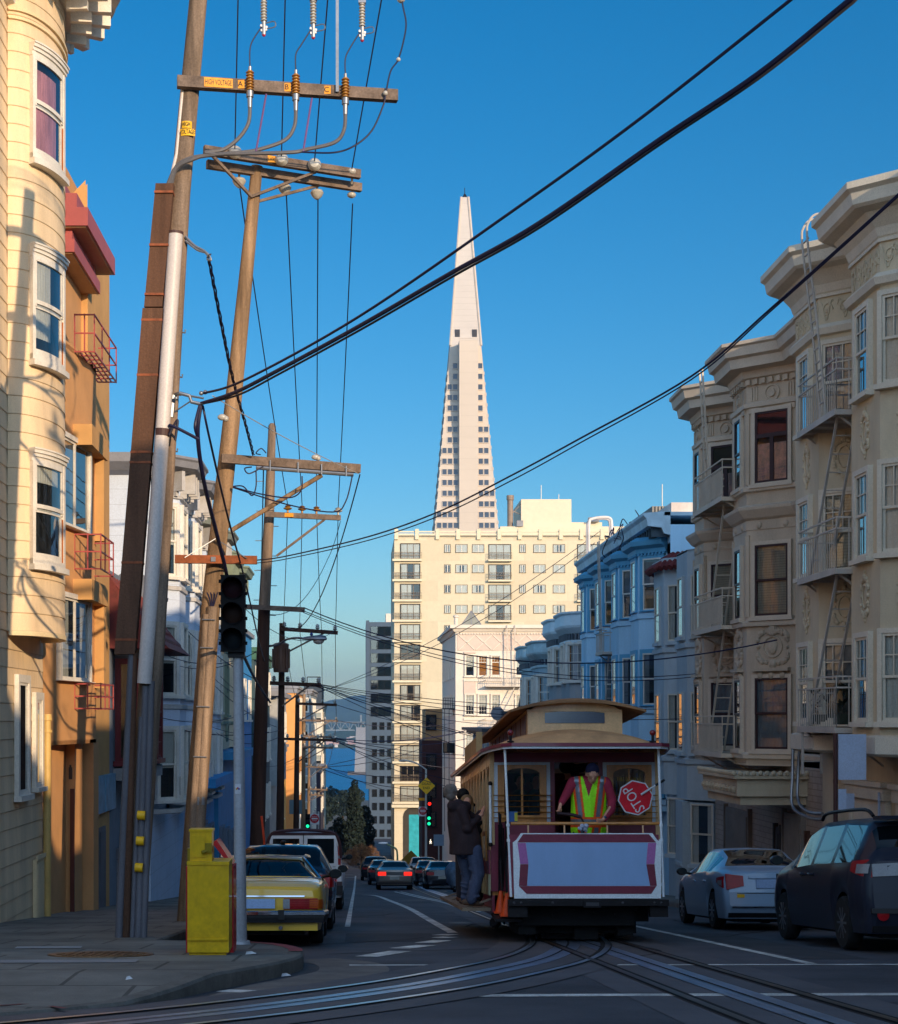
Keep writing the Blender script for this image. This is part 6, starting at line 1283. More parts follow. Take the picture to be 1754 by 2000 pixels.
mb = MB(); mb.tube([(XX(622, 119), 119, G(119)), (XX(622, 119), 119, ZZ(1585, 119))], .06, 8); mb.bar((XX(622, 119), 119, ZZ(1592, 119)), (XX(601, 119), 119, ZZ(1592, 119)), .05); mb.build('post', m_gpost, S1)
sighead(S1, XX(601, 119), 118.8, ZZ(1590, 118.8), 'oog', 1.05, .36); noentry(S1, 614.5, 1599, 118.85, .68)
S2 = thing('traffic_light', 'traffic lights lit red and green on a pole with a yellow DEAD END diamond', 'traffic light', (XX(832, 120), 120, G(120)))
X2 = XX(832, 120); mb = MB(); mb.tube([(X2, 120, G(120)), (X2, 120, ZZ(1502, 120))], [.1, .07], 10); mb.build('post', m_gpost, S2, smooth=True)
mb = MB(); mb.tube(smoothpath([(X2, 120, ZZ(1503, 120)), WP(822, 1496, 119.9), WP(810, 1489, 119.8), WP(796, 1486, 119.6)], 5), .05, 8); mb.build('lamp_arm', m_gpost, S2, smooth=True)
mb = MB(); mb.ball(WP(788, 1486, 119.5), .2, 12, 8, (1.8, .8, .45)); mb.build('lamp_head', m_gpost, S2, smooth=True)
c = WP(833, 1535, 119.8); mb = MB(); r_ = .63; mb.prism([(0, -r_), (r_, 0), (0, r_), (-r_, 0)], .03, Matrix.Translation(c)); ds = mb.build('sign_panel', m_ylw, S2); text_mesh('sign_text', 'DEAD', .26, facing(c+Vector((0, -.01, .14))), m_blk, ds, .004); text_mesh('sign_text', 'END', .26, facing(c+Vector((0, -.01, -.16))), m_blk, ds, .004)
sighead(S2, XX(839, 119.7), 119.7, ZZ(1554, 119.7), 'oro', 1.2, .36); sighead(S2, XX(838, 119.6), 119.6, ZZ(1582, 119.6), 'ogg', 1.2, .38); noentry(S2, 826, 1584, 119.75, .62)
mb = MB(); p = WP(824, 1561, 119.8); mb.box(p.x-.25, p.x+.2, p.y, p.y+.02, p.z-.1, p.z+.1); mb.build('sign_panel', m_orgs, S2)
mb = MB(); p = WP(841, 1644, 119.6); mb.box(p.x-.2, p.x+.2, p.y, p.y+.2, p.z-.22, p.z+.22); wk = mb.build('walk_signal', m_sig, S2)
mb = MB()
for u, v_ in (((0, .08), (0, -.03)), ((0, -.03), (.07, -.15)), ((0, -.03), (-.07, -.15)), ((0, .05), (.08, -.02)), ((0, .05), (-.08, 0))): mb.bar(p+Vector((u[0], -.02, u[1])), p+Vector((v_[0], -.02, v_[1])), .04)
mb.ball(p+Vector((0, -.02, .14)), .035); mb.build('walk_figure', m_walk, wk)
def blanksign(px0, py0, px1, py1, d, label, hexc='7e90a4', post=None):
    a_, b_ = WP(px0, py1, d), WP(px1, py0, d); T = thing('sign_post', label, 'sign', ((a_.x+b_.x)/2, d, G(d)))
    mb = MB(); mb.tube([((a_.x+b_.x)/2, d+.05, G(d)), ((a_.x+b_.x)/2, d+.05, b_.z)], .045, 8); mb.build('post', m_gpost, T)
    mb = MB(); mb.box(a_.x, b_.x, d-.02, d+.02, a_.z, b_.z); mb.build('sign_panel', mat('blank_'+hexc, hexc, rough=.6, var=.05), T); return T
blanksign(847, 1630, 867, 1652, 112, 'plain blue-grey square sign on a thin post left of the standing passengers'); blanksign(565, 1562, 590, 1590, 100, 'plain grey-green square sign on a post between far wooden poles', '6a8088')
c = WP(803, 1682, 105); T = thing('sign_post', 'dull dark yellow diamond sign, low behind the silver cars', 'sign', (c.x, 105, G(105)))
mb = MB(); mb.tube([(c.x, 105.05, G(105)), (c.x, 105.05, c.z)], .05, 8); mb.build('post', m_gpost, T); mb = MB(); mb.prism([(0, -.7), (.7, 0), (0, .7), (-.7, 0)], .03, Matrix.Translation(c)); mb.build('sign_panel', mat('dull_yellow', '8a6a14', rough=.6), T)
T = thing('street_lamp', 'small pale street lamp with a curved green arm over the far street bend', 'street lamp', (XX(776, 140), 140, G(140)))
mb = MB(); mb.tube(smoothpath([(XX(776, 140), 140, G(140)), WP(776, 1668, 140), WP(772, 1657, 140), WP(756, 1649, 140)], 5), .08, 8); mb.build('lamp_arm', mat('arm_green', '6a7a58', rough=.5), T, smooth=True); mb = MB(); mb.ball(WP(748, 1647, 140), .22, 12, 8, (1.9, .8, .5)); mb.build('lamp_head', m_wsign, T, smooth=True)
mb = MB(); p = WP(513, 1606, 40); mb.bar(WP(516, 1640, 40), WP(511, 1594, 40), .09, .05); mb.tube([WP(516, 1640, 40), (XX(516, 40), 40, G(40)+.15)], .03, 6); tag(mb.build('orange_stake', mat('orange_stake', 'e0481c', rough=.6), loc=(XX(516, 40), 40, G(40))), 'orange marker stake standing at the foot of the dark lamp pole', 'stake')
# ---------------------------------------------------------------- road vehicles (local frame: rear at y=0, +y forward, z up from the road)
m_tyre = mat('tyre_rubber', '18181a', rough=.85, var=.2); m_chrome = mat('chrome', 'c8ccd4', rough=.12, metal=1, var=.03, fine=0)
m_alloy = mat('alloy_wheel', '9a9ca2', rough=.3, metal=.85, var=.08); m_under = mat('underbody', '0e0e10', rough=.9)
m_cglass = mat('car_glass', '0c1116', rough=.03, spec=.6, var=.05, fine=0); m_mglass = mat('mirror_dark', '1c2428', rough=.2, spec=.2); m_cglass2 = glass('car_rear_glass', '8fa0aa', .55, .5)
m_bump = mat('black_bumper', '19191d', rough=.5, var=.1); m_plate = mat('plate_blank', '9cb8e0', rough=.6, var=.03)
m_tail = mat('tail_red', 'a0141c', rough=.3, spec=.3, var=.15, scale=10); m_amber = mat('tail_amber', 'c05a14', rough=.3, spec=.3); m_clear = mat('tail_clear', '8c9096', rough=.3)
m_brake = mat('lit_brake', 'ff2a1c', emit=1.3, var=.02)
m_seat = mat('seat_dark', '24262a', rough=.9)
def interp(P, y):
    if y <= P[0][0]: return P[0][1]
    for (a, va), (b, vb) in zip(P, P[1:]):
        if y <= b: t = (y-a)/(b-a); return va+(vb-va)*t
    return P[-1][1]
SLOPE = -math.atan(.09)
def smi(P, y): return sum(interp(P, y+o)*w for o, w in ((-.14, 1), (-.07, 2), (0, 3), (.07, 2), (.14, 1)))/9
def make_car(name, label, cat, xl, xr, d, s, paint, group=None, simple=False, rz=0.):
    W_ = (xr-xl)/2; L_ = s['L']; xc = (xl+xr)/2
    T = thing(name, label, cat, (xc, d, smG(d)+.012), rz, group); T.rotation_euler = (SLOPE, 0, rz)
    R = s['R']; wy = s['wy']; sill = s.get('sill', .2)
    ys = sorted(set([round(L_*i/(30 if simple else 72), 3) for i in range((31 if simple else 53))]+[p[0] for p in s['top']]+[.02, .06, .12, L_-.02, L_-.06]+[round(w+k*(R+.06)/6, 3) for w in wy for k in range(-6, 7)]))
    ys = [y for y in ys if 0 <= y <= L_]
    rear = s.get('rear', [(0, 0)])
    def plan(y): return W_*interp(s.get('plan', [(0, .85), (.02, .89), (.06, .935), (.12, .965), (.3, .99), (.5, 1), (L_-.9, 1), (L_-.35, .93), (L_-.08, .8), (L_, .7)]), y)
    def yoff(y, z): 
        k = max(0, 1-y/.55); q = max(0, 1-(L_-y)/.4)
        return interp(rear, z)*k - q*abs(z-.5)*.25
    def ring(y):
        w = plan(y); top = smi(s['top'], y); belt = min(smi(s['belt'], y), top-.015); zb = sill
        for a in wy:
            if abs(y-a) < R+.055: zb = max(zb, R+math.sqrt((R+.055)**2-(y-a)**2))
        zb = min(zb, belt-.12)
        g = top-belt; rw = min(s['rw'](y) if callable(s['rw']) else s['rw'], w*.97)
        P = [(w*.94, zb), (w*.985, zb+.3*(belt-zb)), (w, zb+.62*(belt-zb)), (w*.99, zb+.86*(belt-zb)), (w*.965, belt)]
        k = max(0., min(1., (g-.06)/.22))
        a = [(w*.955, belt+.25*g), (w*.9, top-.3*g), (w*.8, top-.08*g), (w*.45, top), (0, top+.004)]
        bq = [(w*.955, belt+.05*g), (rw+(w*.955-rw)*.12, top-.16*g), (rw*.93, top-.05*g), (rw*.5, top-.008), (0, top)]
        P += [(a[i][0]*(1-k)+bq[i][0]*k, a[i][1]*(1-k)+bq[i][1]*k) for i in range(5)]
        return [Vector((x, y+yoff(y, z), z)) for x, z in P]
    rings = [ring(y) for y in ys]; n = len(rings[0]); full = [r+[Vector((-p.x, p.y, p.z)) for p in reversed(r[:-1])] for r in rings]; m = len(full[0])
    body = MB(); parts = {}
    vs = [p for r in full for p in r]; body.v = list(vs)
    def classify(j, i):
        ym = (ys[j]+ys[j+1])/2; ii = i if i < n-1 else m-2-i; side = 'r' if i < n-1 else 'l'
        if ii == 5:
            for q, (a, b) in enumerate(s.get('side', [])):
                if a <= ym <= b: return ('side_window', side, q)
        if ii in (7, 8) or (ii == 6 and s.get('wideglass')):
            if s['rg'][0] <= ym <= s['rg'][1]: return ('rear_window',)
            if s['ws'][0] <= ym <= s['ws'][1]: return ('windshield',)
        return None
    groups = {}
    for j in range(len(ys)-1):
        for i in range(m-1):
            f = (j*m+i, j*m+i+1, (j+1)*m+i+1, (j+1)*m+i); c = classify(j, i)
            groups.setdefault(c, []).append(f)
    body.f = groups.pop(None); body.m = [0]*len(body.f)
    # caps
    bul = s.get('bulge', .06)
    def capface(r, sgn):
        N_ = 8
        for i in range(n-1):
            a, b = r[i], r[i+1]; rows = []
            for p in (a, b): rows.append([Vector((p.x*(1-2*k/N_), p.y-sgn*bul*(1-(1-2*k/N_)**2), p.z)) for k in range(N_+1)])
            body.add(rows[0]+rows[1], [(k, k+1, N_+2+k, N_+1+k) for k in range(N_)])
    capface(rings[0], 1); capface(rings[-1], -1)
    bo = body.build('body', paint, T, smooth=58, local=True)
    for key, fs in groups.items():
        g = MB(); idx = {}
        ff = []
        for f in fs:
            for k in f:
                if k not in idx: idx[k] = len(idx); g.v.append(vs[k].copy())
            ff.append(tuple(idx[k] for k in f))
        g.f = ff; g.m = [0]*len(ff); g.build(key[0], s.get('rgm', m_cglass) if key[0] == 'rear_window' else m_cglass, T, smooth=60, local=True)
    u = MB(); rw0 = W_*.86; u.box(-rw0, rw0, .25, L_-.3, sill-.02, interp(s['belt'], L_/2)-.1)
    u.box(-rw0*.8, rw0*.8, .15, L_-.2, sill-.06, sill+.1); u.build('underbody', m_under, T, local=True)
    # wheels
    ww = .2
    for a in wy:
        for sg in (-1, 1):
            xo = sg*(W_-.03); wm = MB(); 
            wm.lathe([(R*.62, 0), (R*.93, 0), (R, sg*-.03), (R, sg*-(ww-.03)), (R*.93, -sg*ww), (R*.5, -sg*ww)], (xo, a, R), 28, 'x'); wo = wm.build('wheel', m_tyre, T, smooth=40, local=True)
            rm = MB(); rm.lathe([(R*.64, -sg*.01), (R*.6, -sg*.015), (R*.56, -sg*.05), (.03, -sg*.06)], (xo, a, R), 24, 'x'); rm.c = 1
            if not simple:
                for k in range(s.get('spokes', 7)):
                    q = 2*math.pi*k/s.get('spokes', 7); dv = Vector((0, math.cos(q), math.sin(q))); rm.bar(Vector((xo-sg*.015, a, R))+dv*.04, Vector((xo-sg*.012, a, R))+dv*R*.6, .03, .03, up=(1, 0, 0))
                rm.lathe([(.06, -sg*.005), (.05, sg*.004), (.01, sg*.006)], (xo, a, R), 12, 'x')
            rm.build('rim', [s.get('rimdark', m_bump), m_alloy], wo, smooth=40, local=True)
    def cap_pt(x, z):
        r = rings[0]; w = None
        for p, q in zip(r, r[1:]):
            if min(p.z, q.z)-1e-6 <= z <= max(p.z, q.z)+1e-6 and abs(q.z-p.z) > 1e-6: t = (z-p.z)/(q.z-p.z); w = p.x+(q.x-p.x)*t; yy = p.y+(q.y-p.y)*t; break
        if w is None: w = r[0].x; yy = r[0].y
        k = min(1, abs(x)/max(w, .01)); return Vector((x, yy-bul*(1-k*k), z))
    def patch(nm, x0, x1, z0, z1, mm, off=.012, parent=None, nx=6, nz=3, chop=None):
        g = MB(); P = []
        for jz in range(nz+1):
            for ix in range(nx+1):
                x = x0+(x1-x0)*ix/nx; z = z0+(z1-z0)*jz/nz
                if chop: z = z0+(z1-z0)*jz/nz+chop(x, jz/nz)
                p = cap_pt(x, z); P.append(p+Vector((0, -off, 0)))
        K = len(P); k = nx+1
        fs = [(j*k+i, j*k+i+1, (j+1)*k+i+1, (j+1)*k+i) for j in range(nz) for i in range(nx)]
        g.add(P+[p+Vector((0, off+.02, 0)) for p in P], fs+[tuple(K+q for q in reversed(f)) for f in fs]+[(i, i+1, K+i+1, K+i) for i in range(nx)]+[(nz*k+i, nz*k+i+1, K+nz*k+i+1, K+nz*k+i) for i in range(nx)]+[(j*k, (j+1)*k, K+(j+1)*k, K+j*k) for j in range(nz)]+[(j*k+nx, (j+1)*k+nx, K+(j+1)*k+nx, K+j*k+nx) for j in range(nz)])
        return g.build(nm, mm, parent or T, smooth=30, local=True)
    def sidepatch(nm, sg, y0, y1, z0, z1, mm, off=.01, taper=0., parent=None):
        g = MB(); P = []
        for y in [y0+(y1-y0)*k/5 for k in range(6)]:
            r = ring(y); tt = (y-y0)/(y1-y0)
            za, zb = z0+taper*tt, z1-taper*tt*.3
            for z in (za, (za+zb)/2, zb):
                for p, q in zip(r, r[1:]):
                    if p.z-1e-6 <= z <= q.z+1e-6: t = (z-p.z)/max(q.z-p.z, 1e-6); v = p.lerp(q, t); P.append(Vector((sg*(v.x+off), v.y, z))); break
                else: P.append(Vector((sg*(r[4].x+off), y, z)))
        fs = [(3*j+i, 3*j+i+1, 3*j+4+i, 3*j+3+i) for j in range(5) for i in range(2)]
        g.add(P+[p-Vector((sg*(off+.02), 0, 0)) for p in P], fs+[(0+3*j, 3+3*j, 21+3*j, 18+3*j) for j in range(5)]+[(2+3*j, 5+3*j, 23+3*j, 20+3*j) for j in range(5)]+[(15, 16, 34, 33), (16, 17, 35, 34)])
        return g.build(nm, mm, parent or T, smooth=30, local=True)
    def mirror(sg, y, z, mm):
        g = MB(); rings_ = []
        w = plan(y)
        for t, k in ((-.1, .4), (-.06, .95), (.0, 1.), (.07, .8), (.12, .3)): rings_.append([Vector((sg*(w+.12+.1*k*math.cos(q)), y+t, z+.075*k*math.sin(q))) for q in [2*math.pi*i/12 for i in range(12)]])
        g.loft(rings_); g.tube([(sg*(w-.08), y+.05, z-.05), (sg*(w+.08), y+.02, z-.02)], .025, 6); mo = g.build('side_mirror', mm, T, smooth=True, local=True)
        g = MB(); g.lathe([(.001, 0), (.001, .001)], (0, 0, 0), 3) if False else None
        g.add([Vector((sg*(w+.12+.085*math.cos(q)), y-.102, z+.062*math.sin(q))) for q in [2*math.pi*i/12 for i in range(12)]], [tuple(range(12))]); g.build('mirror_glass', m_mglass, mo, local=True)
    return T, patch, sidepatch, mirror, cap_pt, ring
def boxpart(nm, T, mm, *b, bevel=None, smooth=False):
    mb = MB()
    for q in b: mb.box(*q)
    return mb.build(nm, mm, T, local=True)
def platebox(T, cap_pt, x0, x1, z0, z1, off=.03, nm='number_plate', mm=None):
    y = min(cap_pt(x0, z0).y, cap_pt((x0+x1)/2, (z0+z1)/2).y)-off; mb = MB(); mb.box(x0, x1, y, y+.03, z0, z1); return mb.build(nm, mm or m_plate, T, local=True)
# classic yellow two-seater
m_sly = mat('mustard_paint', 'e4b840', rough=.3, var=.04, coat=.7, scale=1, fine=.01)
s = dict(L=4.6, R=.32, wy=(.95, 3.4), sill=.22, rw=.55, top=[(0, .74), (.03, .84), (.2, .885), (.78, .905), (.82, .91), (1.0, 1.12), (1.12, 1.225), (1.35, 1.26), (1.9, 1.27), (2.25, 1.24), (2.85, .93), (3.2, .9), (4.3, .82), (4.55, .72), (4.6, .6)],
         belt=[(0, .73), (.1, .8), (.8, .86), (2.9, .87), (4.3, .76), (4.6, .6)], rg=(.84, 1.11), ws=(2.28, 2.84), side=[(1.22, 1.62), (1.66, 2.4)], rear=[(.2, .1), (.36, .02), (.5, 0), (.66, 0), (.75, .02), (.9, .06)], rgm=m_cglass2, wideglass=True, bulge=.05, spokes=8)
T, patch, sidep, mirr, cp, _ = make_car('classic_coupe', 'mustard yellow classic two-seater with chrome trim parked at the kerb, seen from behind', 'car', -2.24, -.47, 22.3, s, m_sly)
for sg in (-1, 1):
    a = (.28, .7); x0, x1 = (sg*a[0], sg*a[1])
    lt = patch('tail_light', sg*.34, sg*.8, .505, .655, m_tail, .02); patch('tail_lens', sg*.33, sg*.42, .515, .645, m_clear, .028, lt); patch('tail_lens', sg*.69, sg*.81, .515, .645, m_amber, .026, lt)
    for k in range(5): patch('tail_rib', sg*.42, sg*.8, .518+.03*k, .524+.03*k, m_tail, .034, lt, nz=1)
    sidep('tail_wrap', sg, -.0, .22, .515, .64, m_amber)
mb = MB()
for k in range(9): x = -.88+1.76*k/8; 
P = [(x, cp(x, .45).y) for x in [-.86+1.72*k/10 for k in range(11)]]
path = [(-.9, .55)]+[(x, y-.1) for x, y in P]+[(.9, .55)]
mb.sweep(path, [(0, .33), (.02, .33), (.03, .4), (.03, .47), (0, .49), (-.1, .49), (-.1, .33)], -1); mb.build('bumper', m_bump, T, local=True)
mb = MB(); mb.sweep(path, [(.03, .43), (.045, .435), (.045, .475), (.02, .49), (0, .49)], -1)
mb.build('bumper_chrome', m_chrome, T, local=True)
boxpart('overrider', T, m_bump, (.27, .35, -.21, -.08, .37, .5), (-.35, -.27, -.21, -.08, .37, .5))
patch('trunk_trim', -.62, .62, .675, .695, m_chrome, .02, nz=1); platebox(T, cp, -.3, .22, .52, .65)
mb = MB(); mb.sweep([(-.83, .8), (.83, .8)], [(.0, .9), (.02, .905), (.02, .935), (0, .94)], -1); mb.bar((-.62, 1.13, 1.235), (.62, 1.13, 1.235), .05, .025)
for sg in (-1, 1): mb.bar((sg*.8, .84, .93), (sg*.56, 1.12, 1.22), .035); mb.bar((sg*.6, 1.16, 1.25), (sg*.62, 2.2, 1.235), .03)
mb.build('chrome_trim', m_chrome, T, local=True)
mirr(1, 2.55, .98, m_bump); mirr(-1, 2.55, .98, m_bump)
mb = MB(); 
for x in (-.36, .36): mb.box(x-.24, x+.24, 1.5, 1.7, .5, 1.0); mb.ball((x, 1.62, 1.02), .12, 10, 8, (1.2, .6, .9))
mb.tube([(-.36, 2.3, .85), (-.36, 2.45, .95)], .16, 12); mb.bar((0, 2.3, 1.13), (.14, 2.3, 1.13), .05); mb.build('seat', m_seat, T, local=True)
mb = MB(); mb.box(-.8, .8, -.05, .2, .22, .34); mb.build('rear_valance', m_sly, T, local=True)
mb = MB(); mb.tube([(.3, -.12, .26), (.3, .3, .26)], .03, 8); mb.build('exhaust', m_chrome, T, local=True)
# dark estate behind it
m_nav = mat('dark_navy_paint', '1a2233', rough=.22, var=.05, coat=1., fine=.01)
s2 = dict(L=4.5, R=.34, wy=(.85, 3.55), sill=.22, rw=.62, top=[(0, .95), (.04, 1.05), (.1, 1.12), (.42, 1.42), (.6, 1.47), (1.5, 1.5), (2.3, 1.47), (3.2, 1.03), (4.2, .9), (4.5, .65)], belt=[(0, .9), (.3, .98), (3.2, .95), (4.5, .62)], rg=(.1, .5), ws=(2.4, 3.15), side=[(.6, 1.0), (1.08, 1.75), (1.85, 2.8)], rear=[(.2, .08), (.5, 0), (.9, .02), (1.1, .08)], rgm=m_cglass, wideglass=True)
T, patch, sidep, mirr, cp, _ = make_car('parked_car', 'dark navy hatchback parked between the yellow coupe and white van', 'car', -2.2, -.41, 27.6, s2, m_nav)
for sg in (-1, 1): patch('tail_light', sg*.55, sg*.82, .72, .95, m_tail); sidep('tail_light', sg, .0, .3, .74, .95, m_tail)
patch('bumper', -.85, .85, .35, .52, m_bump, .02); platebox(T, cp, -.26, .26, .6, .72); mirr(1, 2.9, 1.05, m_nav); mirr(-1, 2.9, 1.05, m_nav)
mb = MB(); mb.ball((.0, .75, 1.51), .05, 10, 6, (1, 1.5, .8)); mb.build('roof_aerial', m_bump, T, local=True)
# white van
m_vw = mat('van_white', 'eceef0', rough=.35, var=.04, coat=.5, fine=.02); m_vb = mat('van_brown', '4a3034', rough=.4, var=.08, coat=.4)
s3 = dict(L=5.4, R=.37, wy=(1.1, 4.3), sill=.32, rw=.78, top=[(0, 1.85), (.04, 1.93), (.25, 2.0), (2, 2.06), (3.7, 2.02), (4.6, 1.25), (5.2, 1.1), (5.4, .8)], belt=[(0, 1.05), (4.6, 1.05), (5.4, .75)], rg=(9, 9), ws=(3.75, 4.55), side=[(3.0, 3.9)], plan=[(0, .95), (.15, .99), (.4, 1), (4.6, 1), (5.4, .8)], bulge=.03)
T, patch, sidep, mirr, cp, _ = make_car('white_van', 'white panel van with brown roof edge and black lettering on its rear door', 'van', -2.36, -.37, 40.6, s3, m_vw)
for sg in (-1, 1):
    fr = patch('rear_door_frame', sg*.03, sg*.84, 1.1, 1.86, m_vw, .012); gl_ = patch('rear_window', sg*.1, sg*.76, 1.17, 1.78, m_cglass, .02)
    patch('tail_light', sg*.86, sg*.93, 1.13, 1.6, m_tail, .02); patch('tail_lens', sg*.86, sg*.93, 1.29, 1.36, m_clear, .028)
patch('roof_edge', -.82, .82, 1.86, 1.93, m_vb, .016, nz=1)
mb = MB()
P = [Vector((sg_*w_, y_, z_)) for sg_ in (1,) for w_, y_, z_ in ()]
for sg in (-1, 1): mb.tube(smoothpath([(sg*.93, -.0, 1.3), (sg*.9, .0, 1.65), (sg*.78, .02, 1.9), (sg*.5, .03, 1.97), (0, .02, 2.0)], 4), .045, 6)
mb.build('roof_trim', m_vb, T, local=True)
boxpart('bumper', T, m_bump, (-.98, .98, -.12, .1, .38, .62)); patch('lower_trim', -.96, .96, .62, .72, m_vb, .01, nz=1); patch('door_seam', -.008, .008, .7, 1.9, m_bump, .022)
y_ = cp(.5, .95).y-.035
text_mesh('van_lettering', 'dom', .26, Matrix.Translation((.5, y_, 1.0)) @ Matrix.Rotation(math.pi/2, 4, 'X'), m_blk, T, .002, local=True)
text_mesh('trade_mark', 'TM', .05, Matrix.Translation((.76, y_, 1.08)) @ Matrix.Rotation(math.pi/2, 4, 'X'), m_blk, T, .002, local=True)
mb = MB(); mb.tube(smoothpath([(.62, y_, .72), (.7, y_, .8), (.82, y_, .78), (.86, y_, .9), (.78, y_, .96)], 5), .012, 5); mb.tube(smoothpath([(.6, y_, .66), (.68, y_, .64), (.8, y_, .67)], 5), .01, 5); mb.build('line_drawing', m_blk, T, local=True)
patch('blue_sticker', .5, .64, .78, .84, mat('blue_sticker', '2a4a9a', rough=.5), .03, nz=1); mirr(1, 4.0, 1.35, m_bump); mirr(-1, 4.0, 1.35, m_bump)
# silver sedan, right
m_slv = mat('silver_blue_paint', '94b0cc', rough=.3, var=.03, coat=.4, fine=.02)
s4 = dict(L=4.5, R=.325, wy=(.95, 3.62), sill=.2, rw=.56, top=[(0, .96), (.05, 1.02), (.3, 1.05), (.62, 1.07), (1.0, 1.25), (1.45, 1.41), (1.9, 1.435), (2.3, 1.42), (2.7, 1.32), (3.4, 1.0), (4.1, .84), (4.42, .68), (4.5, .5)], belt=[(0, .93), (.5, 1.0), (1.5, .98), (3.4, .9), (4.4, .66), (4.5, .5)], rg=(.66, 1.42), ws=(2.5, 3.35), side=[(1.06, 1.28), (1.34, 1.92), (2.02, 2.95)], rear=[(.2, .12), (.35, .0), (.62, -.02), (.7, .03), (.98, .1)], rgm=m_cglass2, bulge=.1, spokes=10, wideglass=False)
T, patch, sidep, mirr, cp, _ = make_car('silver_sedan', 'silver blue sedan with red tail lights parked between cable car and minivan', 'car', 6.2, 7.95, 27.9, s4, m_slv)
for sg in (-1, 1):
    lt = patch('tail_light', sg*.5, sg*.79, .66, .93, m_tail, .015, chop=lambda x, t: (abs(x)-.5)*.12-(1-t)*(abs(x)-.5)*.35+(1-t)*.1); sidep('tail_light', sg, .0, .42, .7, .93, m_tail, taper=.12)
    sidep('tail_lens', sg, .1, .3, .76, .86, m_clear, .016, taper=.03)
patch('trunk_seam', -.62, .62, .63, .64, m_bump, .006, nz=1); platebox(T, cp, -.3, .3, .72, .87); patch('plate_lip', -.42, .42, .89, .925, m_slv, .03, nz=1); patch('bumper_chrome', -.7, .7, .385, .41, m_chrome, .015, nz=1); patch('rear_diffuser', -.75, .75, .22, .3, m_bump, .01, nz=1)
patch('yellow_sticker', -.62, -.5, .56, .62, m_ylw, .012, nz=1)
mirr(-1, 2.85, 1.0, m_bump); mirr(1, 2.85, 1.0, m_bump)
mb = MB()
for sg in (-1, 1):
    for y in (1.3, 2.2): mb.tube([(sg*.875, y, .83), (sg*.9, y+.06, .84), (sg*.875, y+.18, .84)], .016, 6)
mb.build('door_handle', m_slv, T, smooth=True, local=True)
mb = MB()
for x in (-.35, .35): mb.box(x-.25, x+.25, 1.2, 1.3, .6, 1.05); mb.ball((x, 1.25, 1.12), .11, 10, 8, (1.2, .6, .9))
mb.build('seat', m_seat, T, local=True)
# dark minivan, nearest right
m_mv = mat('dark_graphite_paint', '282c3a', rough=.3, var=.04, coat=.12, spec=.15, fine=.01)
s5 = dict(L=5.08, R=.35, wy=(1.0, 4.03), sill=.24, rw=.7, top=[(0, 1.12), (.03, 1.2), (.1, 1.35), (.3, 1.66), (.45, 1.71), (1.5, 1.755), (2.6, 1.74), (3.2, 1.62), (4.2, 1.12), (4.8, .95), (5.08, .6)], belt=[(0, 1.08), (.3, 1.12), (2.5, 1.08), (4.2, 1.0), (5.0, .72), (5.08, .5)], rg=(.1, .32), ws=(3.1, 4.15), side=[(.5, 1.35), (1.45, 2.35), (2.47, 3.5)], rear=[(.2, .1), (.4, -.02), (.7, 0), (1.1, .05), (1.7, .12)], rgm=m_cglass, wideglass=True, bulge=.1, spokes=10)
T, patch, sidep, mirr, cp, rg5 = make_car('minivan', 'dark graphite minivan with roof rails parked nearest on the right', 'minivan', 6.35, 8.33, 20.6, s5, m_mv)
for sg in (-1, 1):
    patch('tail_light', sg*.42, sg*.84, .98, 1.14, m_clear, .02, chop=lambda x, t: -(abs(x)-.42)*.05+(1-t)*.0); sidep('tail_light', sg, .0, .5, .95, 1.18, m_tail, taper=.08)
    sidep('tail_lens', sg, .02, .26, 1.0, 1.12, m_clear, .02)
    c = cp(sg*.74, .48); mb = MB(); mb.lathe([(.075, 0), (.075, .012), (.01, .02)], c+Vector((0, -.01, 0)), 16, 'y'); mb.build('fog_reflector', m_tail, T, smooth=True, local=True)
    mb = MB(); mb.tube(smoothpath([(sg*.66, .5, 1.74), (sg*.68, .75, 1.83), (sg*.69, 1.6, 1.845), (sg*.69, 2.5, 1.83), (sg*.68, 2.75, 1.75)], 5), .024, 8); mb.build('roof_rail', m_bump, T, smooth=True, local=True)
    mb = MB()
    for y in (2.2, 2.62): mb.tube([(sg*.985, y, .98), (sg*1.015, y+.04, .985), (sg*1.015, y+.16, .985), (sg*.985, y+.2, .98)], .02, 6)
    mb.build('door_handle', m_mv, T, smooth=True, local=True)
patch('rear_spoiler', -.66, .66, 1.05, 1.1, m_mv, .02, nz=1); mb = MB(); mb.box(-.68, .68, .12, .45, 1.69, 1.735); mb.build('roof_spoiler', m_mv, T, local=True)
patch('rear_step', -.88, .88, .5, .56, m_bump, .03, nz=1); platebox(T, cp, -.28, .28, .74, .9); patch('lower_trim', -.85, .85, .26, .34, m_bump, .015, nz=1)
mirr(-1, 3.75, 1.18, m_mv); mirr(1, 3.75, 1.18, m_mv)
for sg in (-1, 1): sidep('door_seam', sg, 1.42, 1.43, .35, 1.05, m_bump, .003); sidep('door_seam', sg, 2.42, 2.43, .3, 1.05, m_bump, .003)
